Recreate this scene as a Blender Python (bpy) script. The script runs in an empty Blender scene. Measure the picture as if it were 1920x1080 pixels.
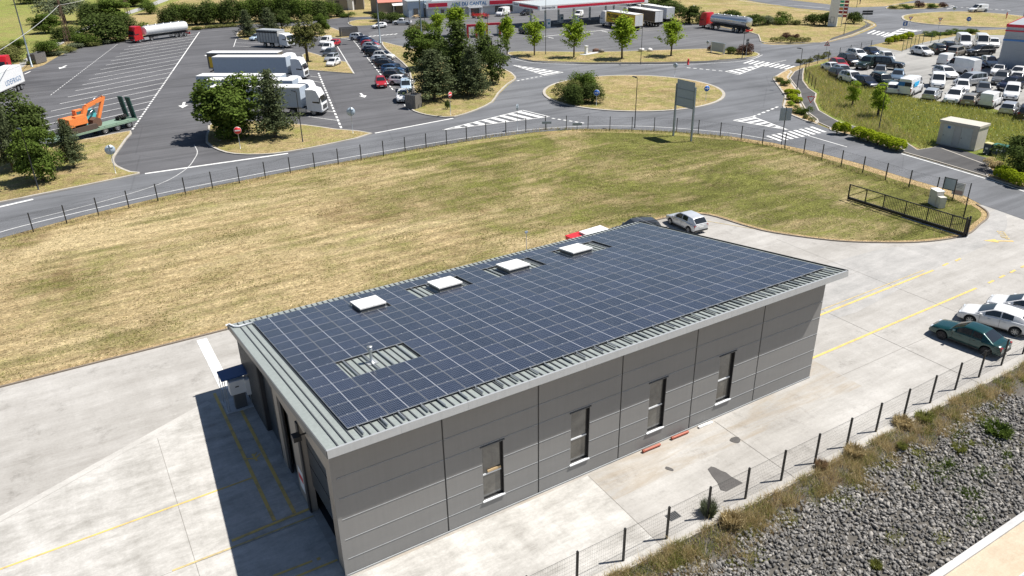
import bpy, bmesh, math, random
import numpy as np
from mathutils import Vector, Matrix
from mathutils.geometry import tessellate_polygon

random.seed(7)
scene = bpy.context.scene
COL = scene.collection
RAD = math.radians

# ---------------------------------------------------------------- camera
CAM = Vector((-7.1669, -24.7843, 24.9861))
FPX, YAW, PITCH, ROLL = 1440.1475, 1.0313, 0.4453, -0.0173
fw = Vector((math.cos(YAW) * math.cos(PITCH), math.sin(YAW) * math.cos(PITCH), -math.sin(PITCH)))
rt0 = Vector((math.sin(YAW), -math.cos(YAW), 0))
up0 = rt0.cross(fw)
RT = rt0 * math.cos(ROLL) + up0 * math.sin(ROLL)
UP = -rt0 * math.sin(ROLL) + up0 * math.cos(ROLL)
cd = bpy.data.cameras.new('camera')
cam = bpy.data.objects.new('camera', cd)
COL.objects.link(cam)
cd.sensor_width = 36.0
cd.lens = FPX / 1920 * 36
cd.clip_start = 0.5
cd.clip_end = 6000
m = Matrix((RT, UP, -fw)).transposed().to_4x4()
m.translation = CAM
cam.matrix_world = m
scene.camera = cam

# ---------------------------------------------------------------- daylight
SUN = Vector((0.535, -0.222, 1.0)).normalized()
world = bpy.data.worlds.new('World')
scene.world = world
world.use_nodes = True
wn = world.node_tree
wn.nodes.clear()
sky = wn.nodes.new('ShaderNodeTexSky')
sky.sky_type = 'NISHITA'
sky.sun_disc = False
sky.sun_elevation = math.asin(SUN.z)
sky.sun_rotation = math.atan2(SUN.x, SUN.y)
sky.altitude = 900
sky.dust_density = 0.6
bg = wn.nodes.new('ShaderNodeBackground')
bg.inputs['Strength'].default_value = 0.06
wo = wn.nodes.new('ShaderNodeOutputWorld')
wn.links.new(sky.outputs[0], bg.inputs[0])
wn.links.new(bg.outputs[0], wo.inputs[0])
sl = bpy.data.lights.new('sun', 'SUN')
sl.energy = 5.0
sl.angle = RAD(0.53)
sl.color = (1.0, 0.955, 0.89)
so = bpy.data.objects.new('sun', sl)
COL.objects.link(so)
so.location = (40, -40, 90)
so.rotation_euler = SUN.to_track_quat('Z', 'Y').to_euler()
scene.view_settings.view_transform = 'Standard'
scene.view_settings.look = 'None'
scene.view_settings.exposure = 0.52
scene.view_settings.gamma = 1.0
scene.view_settings.use_curve_mapping = False
scene.cycles.max_bounces = 6
scene.cycles.diffuse_bounces = 3
scene.cycles.glossy_bounces = 3
scene.cycles.transparent_max_bounces = 8

# ---------------------------------------------------------------- survey helpers
def at(u, v, z=0.0):
    """A point of the survey: where the sight line through photo position (u, v) meets height z."""
    d = RT * ((u - 960) / FPX) - UP * ((v - 540) / FPX) + fw
    t = (z - CAM.z) / d.z
    return CAM + d * t

def heading(u, v, du, dv, z=0.0):
    a = at(u - du / 2, v - dv / 2, z)
    b = at(u + du / 2, v + dv / 2, z)
    return math.atan2(b.y - a.y, b.x - a.x)

def height(u, v, vt, z=0.0):
    """Height of a vertical thing standing at (u, v) whose top shows at row vt."""
    P = at(u, v, z)
    d = RT * ((u - 960) / FPX) - UP * ((vt - 540) / FPX) + fw
    t = math.hypot(P.x - CAM.x, P.y - CAM.y) / math.hypot(d.x, d.y)
    return CAM.z + d.z * t - z

def pxm(u, v, z=0.0):
    """photo pixels per metre across the view at a place"""
    P = at(u, v, z)
    return FPX / (P - CAM).dot(fw)

# ---------------------------------------------------------------- materials
MATS = {}
def nodes(name):
    m = bpy.data.materials.new(name)
    m.use_nodes = True
    t = m.node_tree
    b = t.nodes['Principled BSDF']
    MATS[name] = m
    return m, t, b

def lin(c):
    return tuple(c) + (1.0,) if len(c) == 3 else tuple(c)

def plain(name, col, rough=0.6, metal=0.0, var=0.12, scale=3.0, bump=0.0, coat=0.0, spec=0.5, emit=None):
    """Principled with a little uneven tone and roughness."""
    if name in MATS:
        return MATS[name]
    m, t, b = nodes(name)
    N, L = t.nodes, t.links
    b.inputs['Roughness'].default_value = rough
    b.inputs['Metallic'].default_value = metal
    b.inputs['Specular IOR Level'].default_value = spec
    if coat:
        b.inputs['Coat Weight'].default_value = coat
        b.inputs['Coat Roughness'].default_value = 0.05
    tc = N.new('ShaderNodeTexCoord')
    nz = N.new('ShaderNodeTexNoise')
    nz.inputs['Scale'].default_value = scale
    nz.inputs['Detail'].default_value = 5
    L.new(tc.outputs['Object'], nz.inputs['Vector'])
    mx = N.new('ShaderNodeMix')
    mx.data_type = 'RGBA'
    lo = tuple(max(0, c * (1 - var)) for c in col[:3])
    hi = tuple(min(1, c * (1 + var)) for c in col[:3])
    mx.inputs[6].default_value = lin(lo)
    mx.inputs[7].default_value = lin(hi)
    L.new(nz.outputs['Fac'], mx.inputs[0])
    L.new(mx.outputs[2], b.inputs['Base Color'])
    if bump:
        bp = N.new('ShaderNodeBump')
        bp.inputs['Strength'].default_value = bump
        bp.inputs['Distance'].default_value = 0.02
        L.new(nz.outputs['Fac'], bp.inputs['Height'])
        L.new(bp.outputs[0], b.inputs['Normal'])
    if emit:
        b.inputs['Emission Color'].default_value = lin(emit)
        b.inputs['Emission Strength'].default_value = 1.0
    return m

class NT:
    """tiny node-graph helper"""
    def __init__(s, name):
        s.m, s.t, s.b = nodes(name)
        s.N, s.L = s.t.nodes, s.t.links
        s.tc = s.N.new('ShaderNodeTexCoord')
    def vec(s, scale=(1, 1, 1), rot=(0, 0, 0), loc=(0, 0, 0), src='Object'):
        mp = s.N.new('ShaderNodeMapping')
        mp.inputs['Scale'].default_value = scale
        mp.inputs['Rotation'].default_value = rot
        mp.inputs['Location'].default_value = loc
        s.L.new(s.tc.outputs[src], mp.inputs['Vector'])
        return mp.outputs[0]
    def noise(s, v, scale, detail=6, rough=0.6, dist=0.0):
        n = s.N.new('ShaderNodeTexNoise')
        n.inputs['Scale'].default_value = scale
        n.inputs['Detail'].default_value = detail
        n.inputs['Roughness'].default_value = rough
        n.inputs['Distortion'].default_value = dist
        s.L.new(v, n.inputs['Vector'])
        return n.outputs['Fac']
    def voro(s, v, scale, feature='F1', out='Distance'):
        n = s.N.new('ShaderNodeTexVoronoi')
        n.feature = feature
        n.inputs['Scale'].default_value = scale
        s.L.new(v, n.inputs['Vector'])
        return n.outputs[out]
    def ramp(s, f, stops):
        r = s.N.new('ShaderNodeValToRGB')
        e = r.color_ramp.elements
        while len(e) < len(stops):
            e.new(0.5)
        for i, (p, c) in enumerate(stops):
            e[i].position = p
            e[i].color = lin(c) if not isinstance(c, (int, float)) else (c, c, c, 1)
        s.L.new(f, r.inputs[0])
        return r.outputs[0]
    def mix(s, f, a, b, mode='MIX'):
        n = s.N.new('ShaderNodeMix')
        n.data_type = 'RGBA'
        n.blend_type = mode
        for sock, val in ((0, f), (6, a), (7, b)):
            if hasattr(val, 'is_linked') or hasattr(val, 'links'):
                s.L.new(val, n.inputs[sock])
            elif isinstance(val, (int, float)):
                n.inputs[sock].default_value = val if sock == 0 else (val, val, val, 1)
            else:
                n.inputs[sock].default_value = lin(val)
        return n.outputs[2]
    def math(s, op, a, b=None, c=None, clamp=False):
        n = s.N.new('ShaderNodeMath')
        n.operation = op
        n.use_clamp = clamp
        for i, val in enumerate((a, b, c)):
            if val is None:
                continue
            if hasattr(val, 'links'):
                s.L.new(val, n.inputs[i])
            else:
                n.inputs[i].default_value = val
        return n.outputs[0]
    def sep(s, v):
        n = s.N.new('ShaderNodeSeparateXYZ')
        s.L.new(v, n.inputs[0])
        return n.outputs
    def bump(s, h, strength=0.3, dist=0.02):
        n = s.N.new('ShaderNodeBump')
        n.inputs['Strength'].default_value = strength
        n.inputs['Distance'].default_value = dist
        s.L.new(h, n.inputs['Height'])
        s.L.new(n.outputs[0], s.b.inputs['Normal'])
    def done(s, col, rough=0.8, spec=0.3):
        s.L.new(col, s.b.inputs['Base Color'])
        if hasattr(rough, 'links'):
            s.L.new(rough, s.b.inputs['Roughness'])
        else:
            s.b.inputs['Roughness'].default_value = rough
        s.b.inputs['Specular IOR Level'].default_value = spec
        return s.m

# ---------------------------------------------------------------- mesh helpers
class MB:
    """collects shapes into ONE mesh"""
    def __init__(s):
        s.v, s.f, s.mi, s.sm = [], [], [], []
    def add(s, vs, fs, mi=0, smooth=False):
        o = len(s.v)
        s.v.extend([tuple(p) for p in vs])
        for f in fs:
            s.f.append([i + o for i in f])
            s.mi.append(mi)
            s.sm.append(smooth)
        return s
    def box(s, c, d, rz=0.0, mi=0, top=None):
        """centre c, size d; top=(sx,sy) scales the upper face"""
        x, y, z = d[0] / 2, d[1] / 2, d[2] / 2
        tx, ty = top or (1, 1)
        ps = [(-x, -y, -z), (x, -y, -z), (x, y, -z), (-x, y, -z),
              (-x * tx, -y * ty, z), (x * tx, -y * ty, z), (x * tx, y * ty, z), (-x * tx, y * ty, z)]
        cs, sn = math.cos(rz), math.sin(rz)
        vs = [(c[0] + p[0] * cs - p[1] * sn, c[1] + p[0] * sn + p[1] * cs, c[2] + p[2]) for p in ps]
        return s.add(vs, [(0, 3, 2, 1), (4, 5, 6, 7), (0, 1, 5, 4), (1, 2, 6, 5), (2, 3, 7, 6), (3, 0, 4, 7)], mi)
    def span(s, a, b, mi=0):
        """axis-aligned box between two corners"""
        return s.box([(a[i] + b[i]) / 2 for i in range(3)], [abs(b[i] - a[i]) for i in range(3)], 0, mi)
    def bar(s, a, b, w, h=None, mi=0):
        """rectangular bar from a to b"""
        a, b = Vector(a), Vector(b)
        h = h or w
        d = (b - a).normalized()
        ref = Vector((0, 0, 1)) if abs(d.z) < 0.95 else Vector((1, 0, 0))
        x = d.cross(ref).normalized() * (w / 2)
        y = d.cross(x.normalized()) * (h / 2)
        vs = [a - x - y, a + x - y, a + x + y, a - x + y, b - x - y, b + x - y, b + x + y, b - x + y]
        return s.add(vs, [(0, 3, 2, 1), (4, 5, 6, 7), (0, 1, 5, 4), (1, 2, 6, 5), (2, 3, 7, 6), (3, 0, 4, 7)], mi)
    def tube(s, path, rs, n=8, mi=0, cap=True, smooth=True):
        path = [Vector(p) for p in path]
        if not hasattr(rs, '__len__'):
            rs = [rs] * len(path)
        vs, fs = [], []
        for i, p in enumerate(path):
            d = (path[min(i + 1, len(path) - 1)] - path[max(i - 1, 0)]).normalized()
            ref = Vector((0, 0, 1)) if abs(d.z) < 0.9 else Vector((1, 0, 0))
            x = d.cross(ref).normalized()
            y = d.cross(x)
            for k in range(n):
                a = 2 * math.pi * k / n
                vs.append(p + (x * math.cos(a) + y * math.sin(a)) * rs[i])
        for i in range(len(path) - 1):
            for k in range(n):
                k2 = (k + 1) % n
                fs.append((i * n + k, i * n + k2, (i + 1) * n + k2, (i + 1) * n + k))
        s.add(vs, fs, mi, smooth)
        if cap:
            o = len(s.v) - len(vs)
            s.f.append([o + k for k in range(n)]); s.mi.append(mi); s.sm.append(False)
            s.f.append([o + (len(path) - 1) * n + k for k in reversed(range(n))]); s.mi.append(mi); s.sm.append(False)
        return s
    def lathe(s, prof, c=(0, 0, 0), axis='Z', n=20, mi=0, smooth=True):
        """prof: list of (r, h)"""
        vs, fs = [], []
        for r, hh in prof:
            for k in range(n):
                a = 2 * math.pi * k / n
                p = (r * math.cos(a), r * math.sin(a), hh)
                if axis == 'Y':
                    p = (p[0], p[2], p[1])
                elif axis == 'X':
                    p = (p[2], p[0], p[1])
                vs.append((p[0] + c[0], p[1] + c[1], p[2] + c[2]))
        for i in range(len(prof) - 1):
            for k in range(n):
                k2 = (k + 1) % n
                fs.append((i * n + k, i * n + k2, (i + 1) * n + k2, (i + 1) * n + k))
        return s.add(vs, fs, mi, smooth)
    def sheet(s, pts, z=None, mi=0):
        """flat polygon from 3-D or 2-D points, concave allowed"""
        ps = [Vector((p[0], p[1], p[2] if (z is None and len(p) > 2) else z)) for p in pts]
        tris = tessellate_polygon([[Vector((p.x, p.y, 0)) for p in ps]])
        fs = []
        for a, b, c in tris:
            nz = (ps[b].x - ps[a].x) * (ps[c].y - ps[a].y) - (ps[b].y - ps[a].y) * (ps[c].x - ps[a].x)
            fs.append((a, b, c) if nz > 0 else (a, c, b))
        return s.add(ps, fs, mi)
    def prism(s, pts, z0, z1, mi=0, mtop=None):
        """upright prism over a 2-D polygon"""
        n = len(pts)
        area = sum(pts[i][0] * pts[(i + 1) % n][1] - pts[(i + 1) % n][0] * pts[i][1] for i in range(n))
        if area < 0:
            pts = list(reversed(pts))
        s.sheet(pts, z1, mi if mtop is None else mtop)
        vs = [(p[0], p[1], z0) for p in pts] + [(p[0], p[1], z1) for p in pts]
        s.add(vs, [(i, (i + 1) % n, n + (i + 1) % n, n + i) for i in range(n)], mi)
        return s
    def extrude_y(s, prof, y0, y1, mi=0, smooth=False):
        """profile in XZ extruded along Y (caps fan-tessellated)"""
        n = len(prof)
        vs = [(p[0], y0, p[1]) for p in prof] + [(p[0], y1, p[1]) for p in prof]
        s.add(vs, [(i, n + i, n + (i + 1) % n, (i + 1) % n) for i in range(n)], mi, smooth)
        tr = tessellate_polygon([[Vector((p[0], p[1], 0)) for p in prof]])
        s.add([(p[0], y0, p[1]) for p in prof], tr, mi)
        s.add([(p[0], y1, p[1]) for p in prof], tr, mi)
        return s
    def mesh(s, name, mats, sharp=None):
        me = bpy.data.meshes.new(name)
        me.from_pydata(s.v, [], s.f)
        mats = mats if isinstance(mats, (list, tuple)) else [mats]
        for m in mats:
            me.materials.append(MATS[m] if isinstance(m, str) else m)
        me.polygons.foreach_set('material_index', s.mi)
        me.polygons.foreach_set('use_smooth', s.sm)
        if sharp is not None:
            me.polygons.foreach_set('use_smooth', [True] * len(s.f))
            me.set_sharp_from_angle(angle=RAD(sharp))
        me.update()
        return me
    def build(s, name, mats, parent=None, sharp=None, fix=False):
        me = s.mesh(name, mats, sharp)
        if fix:
            bm = bmesh.new(); bm.from_mesh(me)
            bmesh.ops.recalc_face_normals(bm, faces=bm.faces)
            bm.to_mesh(me); bm.free()
        return obj(name, me, parent)

def obj(name, me, parent=None, loc=None, rz=None, sc=None):
    o = bpy.data.objects.new(name, me)
    COL.objects.link(o)
    if parent is not None:
        o.parent = parent
    if loc is not None:
        o.location = loc
    if rz is not None:
        o.rotation_euler = (0, 0, rz)
    if sc is not None:
        o.scale = sc if hasattr(sc, '__len__') else (sc, sc, sc)
    return o

def tag(o, label, cat=None, group=None, kind=None):
    if label:
        o['label'] = label
    if cat:
        o['category'] = cat
    if group:
        o['group'] = group
    if kind:
        o['kind'] = kind
    return o

def thing(name, label, cat, loc=(0, 0, 0), rz=0.0, group=None, sc=None):
    o = obj(name, None, None, loc, rz, sc)
    o.empty_display_size = 0.3
    return tag(o, label, cat, group)

def structure(o):
    o['kind'] = 'structure'
    return o

def npmesh(name, V, Fc, mats, smooth=False, mi=None):
    """mesh from numpy arrays; Fc (n,k) all faces with k corners"""
    me = bpy.data.meshes.new(name)
    V = np.asarray(V, dtype=np.float32); Fc = np.asarray(Fc, dtype=np.int32)
    n, k = Fc.shape
    me.vertices.add(len(V)); me.vertices.foreach_set('co', V.ravel())
    me.loops.add(n * k); me.loops.foreach_set('vertex_index', Fc.ravel())
    me.polygons.add(n)
    me.polygons.foreach_set('loop_start', np.arange(0, n * k, k, dtype=np.int32))
    me.polygons.foreach_set('loop_total', np.full(n, k, dtype=np.int32))
    for m in (mats if isinstance(mats, (list, tuple)) else [mats]):
        me.materials.append(MATS[m] if isinstance(m, str) else m)
    if mi is not None:
        me.polygons.foreach_set('material_index', np.asarray(mi, dtype=np.int32))
    if smooth:
        me.polygons.foreach_set('use_smooth', np.ones(n, dtype=bool))
    me.update(calc_edges=True)
    me.validate()
    return me

def spline(pts, n=6, closed=False):
    """Catmull-Rom through 2-D/3-D points"""
    P = [Vector(p) for p in pts]
    out = []
    m = len(P)
    rng = range(m if closed else m - 1)
    for i in rng:
        p1, p2 = P[i], P[(i + 1) % m]
        p0 = P[i - 1] if (i > 0 or closed) else p1
        p3 = P[(i + 2) % m] if (i + 2 < m or closed) else p2
        for k in range(n):
            t = k / n
            out.append(0.5 * ((2 * p1) + (p2 - p0) * t + (2 * p0 - 5 * p1 + 4 * p2 - p3) * t * t + (3 * p1 - p0 - 3 * p2 + p3) * t ** 3))
    if not closed:
        out.append(P[-1])
    return out

def offset_line(pts, d, closed=False):
    """polyline moved sideways (left positive)"""
    out = []
    n = len(pts)
    for i in range(n):
        a = pts[(i - 1) % n] if (closed or i > 0) else pts[i]
        b = pts[(i + 1) % n] if (closed or i < n - 1) else pts[i]
        t = Vector((b[0] - a[0], b[1] - a[1]))
        if t.length < 1e-9:
            t = Vector((1, 0))
        t.normalize()
        out.append(Vector((pts[i][0] - t.y * d, pts[i][1] + t.x * d)))
    return out

def text_mesh(body, size, mat, depth=0.004, bold=0.0, spacing=1.0):
    cu = bpy.data.curves.new('lettering', 'FONT')
    cu.body = body
    cu.size = size
    cu.extrude = depth
    cu.offset = bold
    cu.space_character = spacing
    cu.align_x = 'CENTER'
    cu.align_y = 'CENTER'
    cu.resolution_u = 3
    o = bpy.data.objects.new('lettering', cu)
    COL.objects.link(o)
    dg = bpy.context.evaluated_depsgraph_get()
    me = bpy.data.meshes.new_from_object(o.evaluated_get(dg))
    bpy.data.objects.remove(o)
    bpy.data.curves.remove(cu)
    me.materials.clear()
    me.materials.append(MATS[mat])
    return me
# ================================================================ surface materials
def grass_mat(name, tan, tan2, green, gscale=0.05, bias=0.5, streak=True, soft=0.10, xgrad=0.0, pale=0.0, rings=False):
    g = NT(name)
    v1 = g.vec((1, 1, 1))
    vs = g.vec((0.16, 1.0, 1.0), (0, 0, -0.06)) if streak else v1
    big = g.noise(v1, gscale, 8, 0.68, 0.9)
    mid = g.noise(vs, 0.55, 9, 0.72, 0.35)
    spot = g.noise(v1, 0.22, 7, 0.7, 0.8)
    fine = g.noise(g.vec((0.6, 1, 1)) if streak else v1, 6.5, 6, 0.8)
    tuft = g.noise(g.vec((0.45, 1, 1)) if streak else v1, 2.2, 6, 0.75)
    f = g.math('ADD', g.math('ADD', g.math('MULTIPLY', big, 0.36), g.math('MULTIPLY', mid, 0.28)), g.math('ADD', g.math('MULTIPLY', spot, 0.20), g.math('MULTIPLY', tuft, 0.16)))
    if xgrad:
        xyz = g.sep(g.tc.outputs['Object'])
        f = g.math('ADD', f, g.math('MULTIPLY', g.math('SUBTRACT', g.math('MULTIPLY', xyz[0], 0.018, None, True), 0.42), xgrad))
    gf = g.ramp(f, [(bias - soft, 0.0), (bias + soft, 1.0)])
    dry = g.mix(g.ramp(tuft, [(0.3, 0.0), (0.7, 1.0)]), tan2, tan)
    if pale:
        dry = g.mix(g.math('MULTIPLY', g.ramp(g.noise(vs, 0.16, 7, 0.7, 0.6), [(0.5, 0.0), (0.66, 1.0)]), pale), dry, (0.52, 0.42, 0.24))
        dry = g.mix(g.math('MULTIPLY', g.ramp(g.noise(v1, 0.075, 8, 0.72, 1.0), [(0.52, 0.0), (0.66, 1.0)]), 0.7), dry, (0.21, 0.145, 0.07))
    gr = g.mix(g.ramp(spot, [(0.35, 0.0), (0.65, 1.0)]), tuple(x * 0.8 for x in green), tuple(x * 1.7 for x in green))
    c = g.mix(gf, dry, gr)
    if rings:       # mower passes: long swathes along the field, curved ones at its round end
        xyz = g.sep(g.tc.outputs['Object'])
        wob = g.math('MULTIPLY', g.noise(v1, 0.12, 4, 0.6), 5.0)
        dx, dy = g.math('SUBTRACT', xyz[0], 46.0), g.math('SUBTRACT', xyz[1], 38.0)
        rad = g.math('ADD', g.math('SQRT', g.math('ADD', g.math('MULTIPLY', dx, dx), g.math('MULTIPLY', g.math('MULTIPLY', dy, dy), 1.6))), wob)
        arc = g.math('SINE', g.math('MULTIPLY', rad, 4.2))
        row = g.math('SINE', g.math('ADD', g.math('MULTIPLY', g.math('ADD', xyz[1], g.math('MULTIPLY', xyz[0], -0.05)), 3.6), g.math('MULTIPLY', wob, 0.6)))
        near = g.ramp(g.math('MULTIPLY', rad, 0.04), [(0.55, 1.0), (0.95, 0.0)])
        sw = g.mix(near, row, arc)
        sw = g.math('MULTIPLY', sw, g.ramp(g.noise(v1, 0.09, 5, 0.65, 0.4), [(0.42, 0.15), (0.62, 1.0)]))
        c = g.mix(0.8, c, g.ramp(g.math('ADD', g.math('MULTIPLY', sw, 0.5), 0.5), [(0.0, 0.80), (1.0, 1.24)]), 'MULTIPLY')
    sp = g.ramp(fine, [(0.32, 0.30), (0.5, 0.95), (0.68, 1.9)])
    c = g.mix(0.85, c, sp, 'MULTIPLY')
    sp2 = g.ramp(tuft, [(0.32, 0.62), (0.64, 1.25)])
    c = g.mix(0.75, c, sp2, 'MULTIPLY')
    g.bump(g.math('ADD', fine, g.math('MULTIPLY', tuft, 1.4)), 1.0, 0.12)
    return g.done(c, 0.95, 0.1)

grass_mat('dry_verge_grass', (0.46, 0.355, 0.19), (0.31, 0.23, 0.11), (0.145, 0.150, 0.042), 0.05, 0.53, True, 0.07, 0.0, 0.5)
grass_mat('mown_field_grass', (0.53, 0.42, 0.24), (0.315, 0.235, 0.115), (0.108, 0.110, 0.030), 0.05, 0.503, True, 0.055, 0.10, 0.9, True)
grass_mat('meadow_grass', (0.36, 0.30, 0.115), (0.25, 0.22, 0.075), (0.13, 0.18, 0.032), 0.10, 0.47, False)
grass_mat('island_grass', (0.47, 0.365, 0.20), (0.30, 0.225, 0.11), (0.165, 0.160, 0.048), 0.16, 0.515, False, 0.06, 0.0, 0.6)
grass_mat('pasture_grass', (0.36, 0.30, 0.13), (0.28, 0.24, 0.09), (0.135, 0.175, 0.036), 0.022, 0.49, False)

def asphalt_mat(name, col, wear=0.35, patch=0.35):
    g = NT(name)
    v = g.vec()
    vs = g.vec((0.25, 1, 1), (0, 0, 0.35))
    big = g.noise(v, 0.06, 6, 0.6, 0.8)
    mid = g.noise(vs, 0.35, 7, 0.65, 0.5)
    fine = g.noise(v, 14.0, 4, 0.8)
    f = g.math('ADD', g.math('MULTIPLY', big, 0.6), g.math('MULTIPLY', mid, 0.4))
    c = g.ramp(f, [(0.32, tuple(x * (1 - patch) for x in col)), (0.5, col), (0.70, tuple(x * (1 + wear) for x in col))])
    c = g.mix(0.5, c, g.ramp(fine, [(0.3, 0.7), (0.7, 1.35)]), 'MULTIPLY')
    ln = g.noise(g.vec((0.06, 1.1, 1), (0, 0, 0.12)), 0.55, 6, 0.65, 0.5)
    c = g.mix(0.75, c, g.ramp(ln, [(0.36, 0.74), (0.5, 1.0), (0.66, 1.14)]), 'MULTIPLY')
    cr = g.voro(g.vec((1, 1, 1), (0, 0, 0.2)), 0.075, 'DISTANCE_TO_EDGE')
    ck = g.ramp(cr, [(0.0, 0.72), (0.006, 1.0)])
    c = g.mix(0.6, c, ck, 'MULTIPLY')
    g.bump(fine, 0.25, 0.01)
    return g.done(c, 0.85, 0.25)
asphalt_mat('road_asphalt', (0.142, 0.147, 0.157), 0.30, 0.32)
asphalt_mat('parking_asphalt', (0.102, 0.102, 0.108), 0.34, 0.30)
asphalt_mat('forecourt_asphalt', (0.130, 0.131, 0.136), 0.3, 0.3)
asphalt_mat('pavement_asphalt', (0.090, 0.088, 0.088), 0.3, 0.3)
asphalt_mat('worn_lot_asphalt', (0.30, 0.295, 0.28), 0.25, 0.35)

def concrete_yard():
    g = NT('yard_concrete')
    v = g.vec()
    vs = g.vec((0.16, 1.0, 1.0))
    vc = g.vec((1.0, 0.2, 1.0))
    big = g.noise(v, 0.10, 8, 0.66, 0.25)
    mid = g.noise(vs, 0.9, 10, 0.76, 0.15)
    crs = g.noise(vc, 0.8, 7, 0.7, 0.4)
    fine = g.noise(v, 7.0, 7, 0.75)
    f = g.math('ADD', g.math('ADD', g.math('MULTIPLY', big, 0.45), g.math('MULTIPLY', mid, 0.40)), g.math('MULTIPLY', crs, 0.15))
    c = g.ramp(f, [(0.26, (0.18, 0.172, 0.156)), (0.42, (0.315, 0.300, 0.277)), (0.53, (0.395, 0.380, 0.356)), (0.68, (0.52, 0.505, 0.478))])
    c = g.mix(0.5, c, g.ramp(fine, [(0.30, 0.78), (0.5, 1.0), (0.72, 1.16)]), 'MULTIPLY')
    st = g.noise(v, 0.5, 10, 0.78, 0.3)
    c = g.mix(g.ramp(st, [(0.55, 0.0), (0.70, 0.6)]), c, (0.17, 0.16, 0.145))
    # earth washed along the foot of the long wall
    xyz = g.sep(g.tc.outputs['Object'])
    band = g.math('MULTIPLY', g.math('MULTIPLY', g.math('GREATER_THAN', xyz[1], -2.6), g.math('LESS_THAN', xyz[1], 2.0)),
                  g.math('MULTIPLY', g.math('GREATER_THAN', xyz[0], -1.0), g.math('LESS_THAN', xyz[0], 30.0)))
    dirt = g.math('MULTIPLY', band, g.ramp(g.noise(vs, 1.1, 7, 0.7, 0.6), [(0.44, 0.0), (0.66, 0.55)]))
    c = g.mix(dirt, c, (0.30, 0.235, 0.155))
    bl = g.noise(v, 22.0, 3, 0.6)
    c = g.mix(g.ramp(g.noise(g.vec((0.5, 1.3, 1)), 1.3, 9, 0.78, 0.2), [(0.58, 0.0), (0.70, 0.45)]), c, (0.55, 0.535, 0.50))
    g.bump(fine, 0.15, 0.01)
    return g.done(c, 0.9, 0.2)
concrete_yard()
def slab_mat(name, a, b):
    g = NT(name)
    f = g.math('ADD', g.math('MULTIPLY', g.noise(g.vec((0.35, 1, 1)), 1.0, 10, 0.78, 0.15), 0.6), g.math('MULTIPLY', g.noise(g.vec((1, 0.3, 1)), 0.35, 9, 0.75, 0.2), 0.4))
    fine = g.noise(g.vec(), 8.0, 6, 0.75)
    c = g.mix(0.5, g.ramp(f, [(0.36, a), (0.60, b)]), g.ramp(fine, [(0.3, 0.8), (0.7, 1.14)]), 'MULTIPLY')
    return g.done(c, 0.9, 0.2)
slab_mat('pale_slab', (0.26, 0.248, 0.225), (0.55, 0.535, 0.505))
slab_mat('grey_slab', (0.28, 0.275, 0.265), (0.43, 0.418, 0.40))
slab_mat('kerb_concrete', (0.34, 0.31, 0.265), (0.48, 0.45, 0.40))
slab_mat('fresh_concrete', (0.42, 0.42, 0.42), (0.58, 0.58, 0.57))
slab_mat('sandy_track', (0.40, 0.325, 0.235), (0.56, 0.475, 0.365))
slab_mat('strip_concrete', (0.38, 0.365, 0.34), (0.52, 0.505, 0.475))
slab_mat('joint_line', (0.15, 0.14, 0.125), (0.27, 0.255, 0.23))
slab_mat('dark_stain', (0.085, 0.08, 0.078), (0.12, 0.115, 0.11))
slab_mat('bank_gravel_shade', (0.05, 0.047, 0.043), (0.13, 0.12, 0.105))  # gravel darkened to paint in the shadows between the stones
plain('edging_brown', (0.20, 0.165, 0.13), 0.9)

def paint_mat(name, col, gone=0.5, sc=3.0):
    g = NT(name)
    f = g.noise(g.vec(), sc, 7, 0.72)
    c = g.ramp(f, [(gone - 0.08, col), (gone + 0.10, tuple(x * 0.5 + 0.09 for x in col))])
    return g.done(c, 0.75, 0.3)
paint_mat('white_paint', (0.74, 0.74, 0.72), 0.58, 1.6)
paint_mat('worn_white_paint', (0.62, 0.62, 0.61), 0.52)
paint_mat('yellow_paint', (0.68, 0.48, 0.155), 0.56, 1.6)
paint_mat('faded_yellow_paint', (0.56, 0.44, 0.20), 0.50, 2.2)

# ================================================================ the ground sheets
BANK_Y = -6.3          # top edge of the stone bank
BANK_F = -12.55        # its foot
BANK_Z = -1.75
g = MB()
def tess_rect(x0, x1, y0, y1, z):
    g.add([(x0, y0, z), (x1, y0, z), (x1, y1, z), (x0, y1, z)], [(0, 1, 2, 3)])
tess_rect(-1500, 1800, BANK_Y, 2500, 0)
structure(g.build('ground', 'dry_verge_grass'))

def px(pts, z=0.0):
    return [at(u, v, z) for u, v in pts]

def sheet(name, pts, mat, z, smooth=0, closed=True, parent=None):
    if smooth:
        pts = spline(pts, smooth, closed)
    mb = MB()
    mb.sheet([(p[0], p[1]) for p in pts], z)
    o = mb.build(name, mat, parent)
    if parent is None:
        structure(o)
    return o

# pasture behind the lorry park
sheet('pasture', px([(-900, 330), (-300, 150), (0, 128), (60, 108), (110, 80), (160, 60), (240, 30), (300, 12), (340, 0), (420, -28), (420, -34), (-900, -34)]), 'pasture_grass', 0.004)
sheet('country_lane', px([(40, 128), (75, 100), (110, 86), (150, 62), (185, 48), (245, 26), (275, 16), (325, -3), (360, -18)]) +
      list(reversed(px([(36, 118), (70, 95), (106, 80), (146, 57), (181, 43), (240, 21), (270, 11), (318, -8), (350, -22)]))), 'grey_slab', 0.010)

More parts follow.
